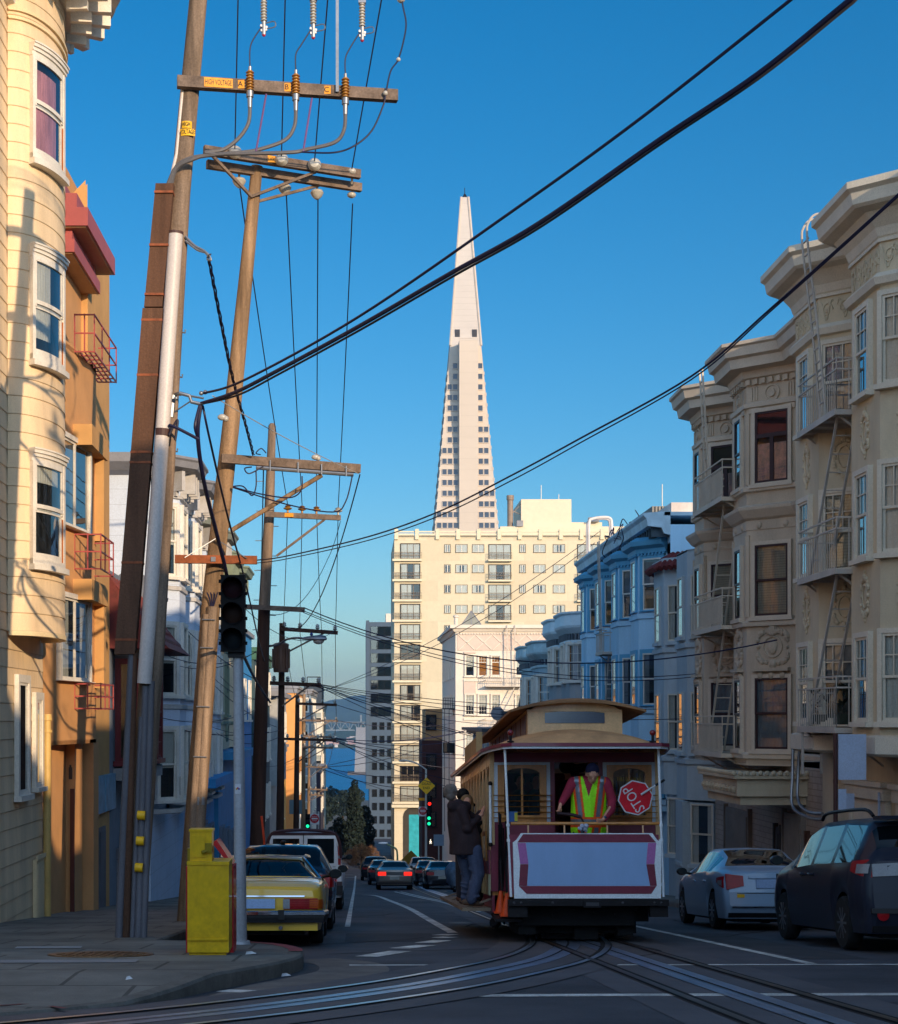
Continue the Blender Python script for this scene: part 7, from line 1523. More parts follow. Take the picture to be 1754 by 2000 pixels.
# further traffic
sS = dict(L=4.6, R=.32, wy=(.95, 3.6), sill=.24, rw=.56, top=[(0, .9), (.05, .98), (.75, 1.02), (1.25, 1.34), (2.2, 1.4), (2.6, 1.34), (3.4, .98), (4.4, .8), (4.6, .55)], belt=[(0, .87), (.6, .94), (3.4, .9), (4.6, .52)], rg=(.8, 1.24), ws=(2.6, 3.35), side=[(1.3, 1.9), (2.0, 2.9)], rear=[(.2, .08), (.5, -.02), (.95, .04)])
m_champ = mat('champagne_paint', '8a8078', rough=.3, metal=.5, var=.03, coat=.7)
T, patch, sidep, mirr, cp, _ = make_car('sedan', 'champagne sedan with both brake lights lit driving away in mid street', 'car', .84, 2.6, 77, sS, m_champ, simple=True)
for sg in (-1, 1): patch('brake_light', sg*.42, sg*.8, .67, .84, m_brake, .02)
patch('trunk_panel', -.42, .42, .68, .84, mat('grey_panel', '4a4848', rough=.4), .012, nz=1); platebox(T, cp, -.24, .2, .48, .62, mm=mat('plate_pale', 'a8a8a0', rough=.6)); patch('bumper', -.85, .85, .3, .34, m_bump, .02, nz=1); mirr(1, 2.9, .98, m_champ); mirr(-1, 2.9, .98, m_champ)
mb = MB(); mb.box(-.06, .06, .9, .94, 1.03, 1.06); mb.build('brake_light', m_brake, T, local=True)
for (lab, xl, xr, d, hx, sp_) in (('dark blue car waiting just left of the champagne sedan', .5, 2.2, 89, '27303c', sS), ('dark tall car ahead of the blue one at the far left of the lane', .12, 2.0, 101, '1e2228', s2), ('pale silver hatchback beyond the dark cars on the right', 2.9, 4.75, 96, '9aa0a6', s2), ('dark sedan second in the row right of the champagne sedan', 3.0, 4.6, 86.5, '23262c', sS), ('dark car nearest in the row right of the champagne sedan, behind the covered motorbike', 3.2, 4.95, 78.5, '1f2630', sS)):
    T, patch, sidep, mirr, cp, _ = make_car('parked_car', lab, 'car', xl, xr, d, dict(sp_, rgm=m_cglass), mat('far_paint_'+hx, hx, rough=.25, coat=.8, metal=.2), 'cars further down the street', simple=True)
    for sg in (-1, 1): patch('tail_light', sg*.45, sg*.8, .68, .82, m_tail, .02)
    platebox(T, cp, -.24, .24, .5, .62, mm=mat('plate_pale', 'a8a8a0')); mirr(-1, 2.85, 1.0, m_bump); mirr(1, 2.85, 1.0, m_bump)
MBk = thing('motorbike', 'motorbike under a blue-grey cover behind the standing passengers, far down the street', 'motorbike', (4.1, 71.5, smG(71.5)))
zb = smG(71.5)
for y in (70.9, 72.3): mb = MB(); mb.lathe([(.2, -.05), (.3, -.06), (.31, 0), (.3, .06), (.2, .05)], (4.15, y, zb+.31), 20, 'x'); mb.build('wheel', m_tyre, MBk, smooth=True)
mb = MB(); rings = []
for y, w_, h_ in ((70.6, .05, .5), (70.8, .22, .85), (71.2, .3, .95), (71.6, .28, .9), (72.0, .35, 1.1), (72.3, .3, 1.0), (72.5, .05, .6)): rings.append([Vector((4.15+w_*math.cos(q)*(1+.1*math.sin(q*5)), y, zb+.2+h_*.5+h_*.5*math.sin(q))) for q in [2*math.pi*k/16 for k in range(16)]])
mb.loft(rings); mb.build('cover', mat('cover_bluegrey', '5a6a7c', rough=.7, var=.3, scale=4), MBk, smooth=True)
# ---------------------------------------------------------------- cable car and the people on it
m_mar = mat('maroon_paint', '7a2a40', rough=.4, var=.12, coat=.3); m_crmp = mat('cream_wood', 'd8b080', rough=.5, var=.12, scale=3, zs=.3, coat=.2); m_roofc = mat('canvas_roof', 'c89a6c', rough=.85, var=.25, scale=2, bump=.2, bscale=40)
m_wht2 = mat('white_enamel', 'e6ecf2', rough=.4, var=.06, coat=.3); m_wood = mat('varnished_wood', 'c8843c', rough=.3, var=.25, scale=4, zs=.15, coat=.6); m_board = mat('board_blank', '8fb0dc', rough=.6, var=.07, scale=1.5, zs=.4, fine=.01); m_bord = mat('board_purple', 'b06aa8', rough=.5, var=.05)
m_lblu = mat('frame_pale_blue', 'ccd8e6', rough=.5, var=.06); m_sgrn = mat('panel_olive', 'a8a88c', rough=.6, var=.15); m_iron2 = mat('dark_iron', '1a181c', rough=.6, metal=.4, var=.3, scale=4)
CY = 23.5; CZ = G(CY)+.0
CC = thing('cable_car', 'maroon and cream cable car with blank white end board, seen from its rear platform', 'cable car', (3.27, CY, CZ)); CC.rotation_euler = (-math.atan(.082), 0, 0)
def cz(py): return ZZ(py, CY)-CZ          # local height of a photo row at the rear plane
def cx_(px): return XX(px, CY)-3.27
HW = 1.25
SY = 1.15
def lz(py, d): return ZZ(py, d)-CZ+.082*(d-CY)
FL = .72; RE = cz(1457)                     # floor, roof edge heights
# closed saloon: walls with arched side windows
mb = MB()
for sg in (-1, 1):
    x = sg*HW; mb.box(x-.03, x+.03, SY, 8.1, FL, 1.42)
    n_ = 10; step = (8.1-SY)/n_
    for k in range(n_+1): y = SY+k*step; mb.box(x-.035, x+.035, y-.07, y+.07, 1.42, RE-.02)
    mb.box(x-.03, x+.03, SY, 8.1, RE-.22, RE-.02)
    for k in range(n_):
        y = SY+(k+.5)*step; a = step/2-.07
        mb.add([(x+sg*.02, y+a*math.cos(q), RE-.42+.2*math.sin(q)) for q in [math.pi*i/10 for i in range(11)]]+[(x+sg*.02, y+a*math.cos(q), RE-.2) for q in [math.pi*i/10 for i in range(11)]], [(i, i+1, 12+i, 11+i) for i in range(10)])
wl = mb.build('saloon_wall', m_crmp, CC, local=True)
mb = MB()
for sg in (-1, 1): mb.box(sg*(HW+.03), sg*(HW+.05), SY-.05, 8.1, .98, 1.34)
mb.build('side_band', m_mar, CC, local=True)
mb = MB()
for sg in (-1, 1):
    mb.box(sg*(HW+.03), sg*(HW+.045), SY-.05, 8.1, .66, .97)
    for k in range(9): mb.box(sg*(HW+.045), sg*(HW+.055), SY+k*.85, SY+.03+k*.85, .66, .97)
mb.build('side_panel', m_sgrn, CC, local=True)
for k in range(10):
    for sg in (-1, 1): mb = MB(); mb.box(sg*HW-.004, sg*HW+.004, SY+.07+k*.695, SY+.625+k*.695, 1.46, RE-.22); mb.build('side_window', m_glass, CC, local=True)
mb = MB(); mb.box(-HW, HW, SY, 8.1, FL-.06, FL); mb.box(-1.1, 1.1, .05, SY, FL-.06, FL-.01); mb.build('floor', m_wood, CC, local=True)
B0, B1 = SY-.05, SY+.01
WL, WR, WT, WB = (-1.22, -.37), (.43, 1.22), lz(1489, CY+SY), lz(1606, CY+SY)
for nm, bx in (('bulkhead', (-HW-.02, HW+.02, WT, RE-.02)), ('bulkhead_post', (-HW-.02, WL[0], FL, WT)), ('bulkhead_post', (WR[1], HW+.02, FL, WT)), ('bulkhead_post', (WL[1], -.3, FL, WT)), ('bulkhead_post', (.36, WR[0], FL, WT)), ('bulkhead_panel', (WL[0], WL[1], FL, WB)), ('bulkhead_panel', (WR[0], WR[1], FL, WB))): mb = MB(); mb.box(bx[0], bx[1], B0, B1, bx[2], bx[3]); mb.build(nm, m_mar, CC, local=True)
mb = MB(); mb.box(-HW, HW, 8.0, 8.1, FL, RE); mb.build('bulkhead', m_mar, CC, local=True)
for (x0, x1) in (WL, WR):
    zt = WT; z0 = WB; mb = MB(); t = .07; b0 = B0-.02
    mb.box(x0, x0+t*.8, b0, B1-.01, z0, zt); mb.box(x1-t*.8, x1, b0, B1-.01, z0, zt); mb.box(x0+t*.8, x1-t*.8, b0, B1-.01, zt-.04, zt)
    mb.c = 1; mb.box(x0+t*.8, x0+t*2.2, b0-.01, B1, z0, zt-.04); mb.box(x1-t*2.2, x1-t*.8, b0-.01, B1, z0, zt-.04); mb.box(x0+t*2.2, x1-t*2.2, b0-.01, B1, z0, z0+.1); mb.box((x0+x1)/2-.015, (x0+x1)/2+.015, b0+.01, b0+.03, z0+.1, zt-.1)
    xm, a = (x0+x1)/2, (x1-x0)/2-t*2.2
    mb.add([(xm+a*math.cos(q), b0-.008, zt-.18+.09*math.sin(q)) for q in [math.pi*i/10 for i in range(11)]]+[(xm+a*math.cos(q), b0-.008, zt-.04) for q in [math.pi*i/10 for i in range(11)]], [(i, i+1, 12+i, 11+i) for i in range(10)])
    f = mb.build('bulkhead_window', [m_lblu, m_wood], CC, local=True); g = MB(); g.quad((x0+.1, B0+.02, z0+.05), (x1-.1, B0+.02, z0+.05), (x1-.1, B0+.02, zt-.08), (x0+.1, B0+.02, zt-.08)); g.build('pane', m_glass, f, local=True)
    if x0 > 0: text_mesh('window_lettering', 'FARE ONE WAY', .085, Matrix.Translation((xm, B0+.012, zt-.26)) @ Matrix.Rotation(math.pi/2, 4, 'X'), mat('gold_letter', 'd8b030', rough=.4), f, .001, squeeze=.6, local=True)
    for k in range(5): mb = MB(); z = z0+.06+k*.085; mb.tube([(x0-.02, b0-.06, z), (x1+.02, b0-.06, z)], .008, 6); mb.build('guard_bar', mat('brass', 'a8783a', rough=.3, metal=.8), CC, smooth=True, local=True)
# roofs: side roof, canopy bonnets, clerestory
OV = 1.38
OVP = [(-.22, 1.06), (-.1, 1.18), (.5, 1.3), (1.2, 1.38), (9.4, 1.38)]
def roofring(y, zc, z0=RE, drop=.0):
    w = interp(OVP, y); return [Vector((-w+2*w*k/16, y, z0+(zc-z0)*(1-abs(-1+2*k/16)**2.2)-drop)) for k in range(17)]
mb = MB(); zc = lz(1423, CY+1.2)
RR = [roofring(-.22, RE+.03), roofring(-.1, RE+.08), roofring(.15, RE+.2), roofring(.55, zc-.06), roofring(1.2, zc), roofring(8.2, zc), roofring(9.2, RE+.1), roofring(9.4, RE+.03)]
for a_, b_ in zip(RR, RR[1:]): mb.add(a_+b_, [(i, i+1, 18+i, 17+i) for i in range(16)])
rf = mb.build('roof', m_roofc, CC, smooth=50, local=True)
mb = MB()
def edge(z0, z1, o, zlift=.0): 
    path = [(-w, y) for y, w in reversed(OVP)]+[(w, y) for y, w in OVP]; mb.sweep(path, [(0, z0), (o, z0), (o, z1), (0, z1)], -1)
edge(RE-.015, RE+.035, .035); mb.build('roof_edge', m_mar, CC, local=True)
mb = MB(); edge(RE-.045, RE-.012, .012); mb.build('drip_edge', m_wht2, CC, local=True)
mb = MB(); c0, c1 = XX(1034, CY+.95)-3.27, XX(1221, CY+.95)-3.27; zt = lz(1384, CY+.95); yb = .95
mb.box(c0, c1, yb, 8.2, RE+.1, zt); mb.prism([(c0+(c1-c0)*k/12, zt-.03+(0 if k in (0, 12) else .03+.13*(1-(k/6-1)**2))) for k in range(13)], .1, Matrix.Translation((0, yb-.02, 0))); cl = mb.build('clerestory', m_crmp, CC, local=True)
mb = MB(); x0, x1 = XX(1068, CY+.95)-3.27, XX(1186, CY+.95)-3.27; zb_, zt_ = lz(1411, CY+.95), lz(1391, CY+.95)
mb.add([(x0+(x1-x0)*k/10, yb-.012, zb_) for k in range(11)]+[(x0+(x1-x0)*k/10, yb-.012, zt_+.03*(1-(k/5-1)**2)) for k in range(11)], [(k, k+1, 12+k, 11+k) for k in range(10)]); mb.build('clerestory_window', mat('dark_blue_pane', '2c3850', rough=.12, spec=.8), cl, local=True)
for k in range(9):
    mb = MB(); y = 1.15+k*.78; mb.box(c0-.012, c0, y, y+.62, RE+.25, zt-.06); mb.build('clerestory_window', mat('amber_pane', '6a3e22', rough=.3), cl, local=True)
mb = MB(); RR = []
for y, lift in ((.74, 0.0), (.78, .05), (1.0, .06), (8.3, .06), (8.6, .0)): w = 1.02; RR.append([Vector((.02-w+2*w*k/16, y, zt-.02+(.145+lift*.6)*(1-abs(-1+2*k/16)**2.0))) for k in range(17)])
for a_, b_ in zip(RR, RR[1:]): mb.add(a_+b_, [(i, i+1, 18+i, 17+i) for i in range(16)])
for a_, b_ in zip(RR, RR[1:]): mb.add([p-Vector((0, 0, .035)) for p in a_+b_], [(i, i+1, 18+i, 17+i) for i in range(16)])
for r_ in (RR[0], RR[-1]): mb.add(r_+[p-Vector((0, 0, .035)) for p in r_], [(i, i+1, 18+i, 17+i) for i in range(16)])
for sdx in (0, 16): mb.add([r_[sdx] for r_ in RR]+[r_[sdx]-Vector((0, 0, .035)) for r_ in RR], [(i, i+1, 6+i, 5+i) for i in range(4)])
mb.build('clerestory_roof', mat('clerestory_canvas', '8f6a4a', rough=.85, var=.25, scale=2, bump=.2, bscale=40), CC, smooth=30, local=True)
mb = MB(); mb.box(-OV+.08, -OV+.14, 3.4, 6.6, RE+.1, RE+.4); mb.box(-OV+.06, -OV+.16, 3.35, 3.4, RE, RE+.46); mb.build('roof_sign_board', mat('cream_board', 'b89a6a', rough=.6), CC, local=True)
for sg, px in ((-1, 1001), (1, 1282)):
    mb = MB(); xx = cx_(px); mb.ball((xx, .05, RE+.2), .045, 12, 8); ml = mb.build('marker_lamp', mat('red_lamp', '7a1420', rough=.2, coat=.5), CC, smooth=True, local=True); mb = MB(); mb.tube([(xx, .05, RE+.05), (xx, .05, RE+.17)], .02, 8); mb.lathe([(.05, RE+.06), (.05, RE+.08), (.02, RE+.09)], (xx, .05, 0), 10); mb.build('lamp_stem', m_iron2, ml, local=True)
# end platform: posts, dash board, rail
for sg, a_, b_ in ((-1, 988.5, 998), (1, 1291, 1296)):
    mb = MB(); mb.tube([(cx_(a_), -.02, RE), (cx_(b_), -.06, cz(1752))], .019, 10)
    for py in (1612, 1642, 1727): mb.tube([(cx_(a_+(b_-a_)*(py-1457)/295), -.04, cz(py)-.02), (cx_(a_+(b_-a_)*(py-1457)/295), -.04, cz(py)+.02)], .028, 10); mb.box(min(cx_(b_)-.0, cx_(b_)-sg*.1), max(cx_(b_), cx_(b_)-sg*.1), -.055, -.03, cz(py+1)-.02, cz(py+1)+.02) if py > 1630 else None
    mb.build('post', m_wht2, CC, smooth=True, local=True)
def poly(px): return [(cx_(x), cz(y)) for x, y in px]
mb = MB(); mb.prism(poly([(1004, 1755), (1290, 1755), (1292, 1646), (1284, 1641), (1275, 1628), (1018, 1628), (1009, 1641), (1002, 1646)]), .03, Matrix.Translation((0, -.1, 0))); db = mb.build('end_board', m_wht2, CC, local=True)
yb2 = -.104
for nm, pts, mm in (('board_border', [(1011, 1646), (1282, 1646), (1268, 1630), (1022, 1630)], m_mar), ('board_border', [(1013, 1731), (1281, 1731), (1271, 1746), (1028, 1746)], m_mar), ('board_border', [(1011, 1647), (1027, 1647), (1032, 1688), (1016, 1688)], m_bord), ('board_border', [(1016, 1688.5), (1032, 1688.5), (1029, 1730.5), (1013, 1730.5)], m_mar), ('board_border', [(1282, 1647), (1266, 1647), (1262, 1688), (1278, 1688)], m_bord), ('board_border', [(1278, 1688.5), (1262, 1688.5), (1269, 1730.5), (1282, 1730.5)], m_mar), ('board_field', [(1027.5, 1646.5), (1265.5, 1646.5), (1262, 1688), (1268.5, 1730.5), (1029.5, 1730.5), (1032, 1688)], m_board)):
    mb = MB(); mb.prism(poly(pts), .006, Matrix.Translation((0, yb2-.002, 0))); mb.build(nm, mm, db, local=True)
mb = MB(); mb.box(-1.12, 1.05, -.06, -.03, FL-.02, cz(1628)-.02); mb.build('dash', m_mar, CC, local=True)
mb = MB(); mb.tube(smoothpath([(cx_(1000), .0, cz(1609)), (cx_(1050), -.03, cz(1609)), (cx_(1240), -.03, cz(1609)), (cx_(1292), .0, cz(1609))], 5), .024, 10)
for px in (1033, 1104, 1188, 1258): mb.bar((cx_(px), -.02, cz(1609)), (cx_(px), -.04, cz(1630)), .022)
mb.build('hand_rail', m_wood, CC, smooth=True, local=True)
mb = MB(); mb.tube([(-HW-.03, SY-.1, lz(1530, 24.5)), (-HW-.03, SY-.1, lz(1650, 24.5))], .022, 10); mb.c = 1; mb.ball((-HW-.03, SY-.1, lz(1530, 24.5)), .035); mb.ball((-HW-.03, SY-.1, lz(1650, 24.5)), .035); mb.build('grab_pole', [m_wht2, m_iron2], CC, smooth=True, local=True)
mb = MB(); mb.tube([(-HW-.05, 4.4, cz(1555)), (-HW-.05, 4.4, cz(1670))], .022, 10); mb.c = 1; mb.ball((-HW-.05, 4.4, cz(1555)), .035); mb.build('grab_pole', [m_wht2, m_iron2], CC, smooth=True, local=True)
rnd = random.Random(8); mb = MB()
for k in range(12): x = -1.16+rnd.uniform(0, .12); mb.tube(smoothpath([(x, rnd.uniform(.6, 1.4), FL-.05), (x+rnd.uniform(-.02, .02), 1, 1.2), (x+rnd.uniform(-.06, .04), rnd.uniform(.8, 1.3), 1.75+rnd.uniform(-.1, .15))], 4), .013, 5)
mb.build('pole_bundle', m_iron2, CC, local=True)
mb = MB(); mb.box(-HW-.075, -HW-.05, 1.5, 2.05, lz(1682, 25.3), lz(1624, 25.3)); mb.c = 1; mb.box(-HW-.08, -HW-.075, 1.56, 1.99, lz(1676, 25.3), lz(1634, 25.3)); mb.build('notice_board', [m_wood, mat('notice_paper', 'b8b8ac', rough=.8, var=.3, scale=9)], CC, local=True)
mb = MB(); mb.box(cx_(997), cx_(1014), .1, .3, cz(1605), cz(1585)); mb.c = 1; mb.box(cx_(1008), cx_(1014), .095, .1, cz(1604), cz(1587)); mb.build('leaflet_box', [mat('leaflet_blue', '2a5a9a', rough=.5), mat('leaflet_yellow', 'b8b030', rough=.5)], CC, local=True)
# side board, running board, bumper, undergear
mb = MB()
for sg in (-1,): mb.box(sg*(HW+.02), sg*(HW+.45), 1.2, 8.0, .42, .47); [mb.bar((sg*(HW+.45), y, .44), (sg*HW, y, .6), .03) for y in (1.4, 3.4, 5.4, 7.4)]
mb.build('running_board', mat('board_wood', '8a7a68', rough=.8, var=.25), CC, local=True)
mb = MB()
for sg in (-1, 1): mb.add([(sg*(HW-.02), SY-.1, FL-.08), (sg*(HW-.02), 8.1, FL-.08), (sg*(HW-.02), 8.1, .38), (sg*(HW-.02), SY-.1, .38)], [(0, 1, 2, 3)]); mb.box(sg*(HW-.03), sg*(HW+.01), SY-.1, 8.1, .36, .66)
mb.build('side_skirt', m_mar, CC, local=True)
mb = MB(); mb.box(cx_(992), cx_(1303), -.2, .0, cz(1769), cz(1757)); mb.box(cx_(1137), cx_(1170), -.24, -.2, cz(1772), cz(1758)); bmp = mb.build('bumper', m_iron2, CC, local=True)
mb = MB(); mb.box(cx_(1141), cx_(1166), -.245, -.24, cz(1769), cz(1762)); [mb.lathe([(.02, 0), (.005, .008)], (x, -.2, cz(1763)), 8, 'y') for x in (-1.05, -.95, -.5, .5, .95, 1.05)]; mb.build('coupling_slot', mat('slot_grey', '3a3a40', rough=.5), bmp, local=True)
mb = MB()
for a_, b_ in ((992, 1029), (1268, 1303)): mb = MB(); mb.box(cx_(a_), cx_(b_), -.12, .0, cz(1791), cz(1769)); mb.build('corner_skirt', m_iron2, CC, local=True)
mb = MB(); mb.box(-1.0, .72, .15, 7.6, .25, .62); mb.box(-.85, .8, .5, 2.6, .12, .5); mb.box(-.12, .22, .35, 1.2, .04, .5); mb.box(.5, .72, .3, 1.5, .1, .5); mb.box(-.95, -.7, .2, 1.6, .12, .45); mb.box(.72, .95, .3, 1.1, .3, .6)
for k in range(7): mb.tube([(-1.05+k*.3, .1, .5-.05*(k % 3)), (-.95+k*.3, 1.5, .35)], .03, 6)
mb.build('undergear', m_under, CC, local=True)
for y in (1.3, 2.6, 5.6, 6.9):
    for x in (-.53, .53): mb = MB(); mb.lathe([(.3, -.05), (.33, -.05), (.33, -.03), (.28, -.02), (.28, .05), (.1, .05)], (x, y, .3), 20, 'x'); mb.build('wheel', m_iron2, CC, smooth=40, local=True)
mb = MB(); mb.box(-.55, .3, .8, 1.6, .03, .1); mb.tube([(-1.05, 1.2, .35), (-1.2, 1.1, .3), (-1.25, .9, .27)], .06, 8); mb.ball((-1.22, 1.0, .26), .09, 8, 6); mb.build('track_brake', m_iron2, CC, local=True)
mb = MB(); mb.box(-.9, -.3, 5.5, 7, FL, FL+.5); mb.box(.3, .9, 3.5, 7, FL, FL+.5); mb.box(-.9, -.3, 3.2, 5, FL, FL+.5); mb.build('bench', m_wood, CC, local=True)
mb = MB(); mb.tube([(-.12, .4, FL), (-.12, .35, 1.35), (-.1, .28, 1.75)], .03, 8); mb.build('brake_column', m_iron2, CC, local=True)
CCW = WM(CC)
# stop paddle, cones, rags
c = WP(1241, 1558, 23.95); ST = thing('stop_paddle', 'red octagonal STOP paddle hanging upside down at the right of the rear platform', 'sign', c)
mb = MB(); R_ = .262; A0 = math.radians(10)
mb.prism([(R_*math.cos(A0+math.pi*k/4), R_*math.sin(A0+math.pi*k/4)) for k in range(8)], .012, Matrix.Translation(c)); pl = mb.build('sign_panel', m_wsign, ST)
mb = MB(); R_ = .243; mb.prism([(R_*math.cos(A0+math.pi*k/4), R_*math.sin(A0+math.pi*k/4)) for k in range(8)], .004, Matrix.Translation(c-Vector((0, .005, 0)))); rd = mb.build('sign_face', mat('stop_red', 'd8182c', rough=.4), pl)
text_mesh('sign_text', 'STOP', .21, facing(c+Vector((-.02, -.008, -.02)), tilt=math.radians(123)), m_wsign, pl, .002, squeeze=.82)
mb = MB(); a_, b_ = WP(1252, 1552, 23.92), WP(1280, 1534, 23.92); mb.tube([a_, b_], .015, 8); mb.c = 1; mb.tube([b_, WP(1298, 1523, 23.92)], .018, 8); mb.build('handle', [m_wsign, m_blk], ST, smooth=True)
for px, py, lab in ((978, 1781, 'orange traffic cone on the cable car step, farther of the two'), (990, 1787, 'orange traffic cone on the cable car step, nearer the end board')):
    d_ = 24.2 if px < 980 else 23.75; p = WP(px, py, d_); mb = MB(); mb.lathe([(.085, 0), (.08, .02), (.025, .3), (.018, .31)], p, 16); mb.box(p.x-.1, p.x+.1, p.y-.1, p.y+.1, p.z-.015, p.z+.003); tag(mb.build('traffic_cone', mat('cone_orange', 'e0501c', rough=.5, var=.1), loc=p, smooth=40), lab, 'cone')
p = WP(985, 1786, 24.0); mb = MB(); mb.box(p.x-.16, p.x+.22, 23.6, 24.4, p.z-.06, p.z-.02); mb.build('step_plate', m_iron2, CC)
# ---- people
m_skin = mat('skin', 'd49a80', rough=.55, var=.08, scale=8, fine=.02); m_skin2 = mat('skin_pale', 'd49c84', rough=.55, var=.06, fine=.02)
def fuse(name, mb, mats, parent, vox=.016, it=4, fac=.5, pick=None):
    """union of tapered limbs remeshed into one smooth continuous skin"""
    o = mb.build(name, mats if isinstance(mats, list) else [mats], parent)
    r = o.modifiers.new('r', 'REMESH'); r.mode = 'VOXEL'; r.voxel_size = vox; r.use_smooth_shade = True
    s_ = o.modifiers.new('s', 'SMOOTH'); s_.factor = fac; s_.iterations = it
    me = bpy.data.meshes.new_from_object(o.evaluated_get(bpy.context.evaluated_depsgraph_get()))
    old = o.data; o.modifiers.clear(); o.data = me; bpy.data.meshes.remove(old); me.name = name
    me.materials.clear()
    for m in (mats if isinstance(mats, list) else [mats]): me.materials.append(m)
    if pick:
        W0 = WM(o)
        me.polygons.foreach_set('material_index', [pick(W0 @ p.center) for p in me.polygons])
    me.polygons.foreach_set('use_smooth', [True]*len(me.polygons)); return o
def limb(mb, pts, rs, n=12):
    mb.tube(pts, rs, n)
    for p, r in zip(pts, rs): mb.ball(p, r, n, 8)
    return mb
def head(mb, c, r, look, chin=.0):
    """skull, jaw, nose, ears; look = horizontal unit facing, pitched by z"""
    L_ = Vector(look).normalized(); up = Vector((0, 0, 1)); s_ = L_.cross(up).normalized(); up = s_.cross(L_).normalized(); c = Vector(c)
    mb.ball(c+up*.02, r, 14, 12, (.86, .95, 1.05)); mb.ball(c+L_*.025-up*.06, r*.78, 12, 10, (.85, .9, .9)); mb.ball(c+L_*.05-up*.1, r*.42, 10, 8)
    mb.tube([c+L_*(r*.9)+up*.015, c+L_*(r*1.12)-up*.03, c+L_*(r*.95)-up*.04], [.01, .017, .012], 8)
    for q in (-1, 1): mb.ball(c+s_*q*r*.9-up*.01-L_*.01, .027, 8, 6, (.5, .9, 1.2)); mb.ball(c+L_*r*.86+s_*q*.035+up*.035, .018, 8, 6, (1.4, .6, .5)); 
    mb.tube([c+L_*(r*.93)-s_*.025-up*.068, c+L_*(r*.97)-up*.066, c+L_*(r*.93)+s_*.025-up*.068], .009, 6)
    return L_, s_, up
def hand(mb, w, d, side, curl=.9, L_=.085):
    """palm and five bent fingers: wrist w, direction d, side = direction across the knuckles"""
    w, d, s_ = Vector(w), Vector(d).normalized(), Vector(side).normalized(); nrm_ = d.cross(s_).normalized()
    limb(mb, [w, w+d*.05, w+d*L_], [.026, .032, .034], 10)
    for k, ln in enumerate((.07, .078, .072, .056)):
        b_ = w+d*L_+s_*(.033-.022*k); a1 = (d*math.cos(curl*.6)+nrm_*math.sin(curl*.6)); a2 = (d*math.cos(curl*1.5)+nrm_*math.sin(curl*1.5)); a3 = (d*math.cos(curl*2.3)+nrm_*math.sin(curl*2.3))
        p = [b_, b_+a1*ln*.45, b_+a1*ln*.45+a2*ln*.35, b_+a1*ln*.45+a2*ln*.35+a3*ln*.25]; limb(mb, p, [.0105, .01, .009, .008], 7)
    b_ = w+d*.03+s_*.03; limb(mb, [b_, b_+s_*.025+d*.03+nrm_*.02, b_+s_*.02+d*.055+nrm_*.045], [.014, .0115, .0095], 7)
# conductor in the hi-vis vest
PD = 23.95
def wp(px, py, d=PD): return WP(px, py, d)
G1 = thing('person', 'conductor in dark cap, maroon shirt and lime hi-vis vest leaning over the rear platform rail', 'person', (XX(1150, PD), 24.1, CZ+FL-.06))
bd = MB(); hc = wp(1157, 1512, PD-.1); head(bd, hc, .1, (0, -.8, -.55)); limb(bd, [wp(1153, 1528, PD+.04), wp(1155, 1515, PD)], [.062, .058]); 
hl = wp(1093, 1578, PD-.12); hr = wp(1172, 1603, PD-.38)
hand(bd, wp(1094, 1574, PD-.1), (-.12, -.3, -1), (.25, -1, .1), 1.1, .07); hand(bd, wp(1178, 1601, PD-.32), (-.75, -.25, -.35), (.2, -.9, .25), 1.2, .07)
bd.tube([wp(1153, 1528, PD+.04), wp(1150, 1560, PD+.08), wp(1150, 1618, PD+.1)], [.07, .14, .13], 12); limb(bd, [wp(1116, 1530), wp(1100, 1556, PD-.02), wp(1094, 1574, PD-.1)], [.04, .03, .026]); limb(bd, [wp(1188, 1530), wp(1195, 1572, PD-.04), wp(1178, 1601, PD-.32)], [.04, .03, .026])
limb(bd, [wp(1138, 1630, PD+.1), wp(1138, 1690, PD+.12), wp(1138, 1748, PD+.12)], [.09, .065, .045]); limb(bd, [wp(1164, 1630, PD+.1), wp(1164, 1690, PD+.12), wp(1164, 1748, PD+.12)], [.09, .065, .045])
fuse('body', bd, m_skin, G1, .009, 3)
sh = MB(); limb(sh, [wp(1151, 1530, PD+.05), wp(1150, 1560, PD+.07), wp(1150, 1612, PD+.08)], [.14, .185, .19]); [limb(sh, [wp(1150+q*11, 1545, PD+.07), wp(1150+q*11, 1612, PD+.07)], [.155, .165]) for q in (-1, 1)]; limb(sh, [wp(1120, 1528, PD+.03), wp(1182, 1528, PD+.03)], [.085, .085])
limb(sh, [wp(1118, 1530, PD+.02), wp(1106, 1552, PD), wp(1097, 1568, PD-.06)], [.083, .066, .05]); limb(sh, [wp(1184, 1530, PD+.02), wp(1195, 1562, PD), wp(1194, 1582, PD-.08), wp(1181, 1599, PD-.27)], [.083, .07, .06, .047])
m_shirt = mat('maroon_shirt', '9a2a44', rough=.85, var=.15, scale=6, bump=.2); fuse('shirt', sh, m_shirt, G1, .014, 4)
vs_ = MB(); limb(vs_, [wp(1151, 1532, PD+.04), wp(1150, 1560, PD+.06), wp(1150, 1612, PD+.06), wp(1150, 1624, PD+.06)], [.15, .198, .205, .2]); [limb(vs_, [wp(1150+q*12, 1545, PD+.06), wp(1150+q*12, 1620, PD+.06)], [.17, .18]) for q in (-1, 1)]; limb(vs_, [wp(1126, 1527, PD+.02), wp(1176, 1527, PD+.02)], [.086, .086])
m_lime = mat('lime_vest', 'a0ff18', rough=.6, var=.08, scale=5, bump=.15); m_hor = mat('hivis_orange', 'f05a1a', rough=.6); m_ref = mat('reflective_grey', '76828e', rough=.35, metal=.4)
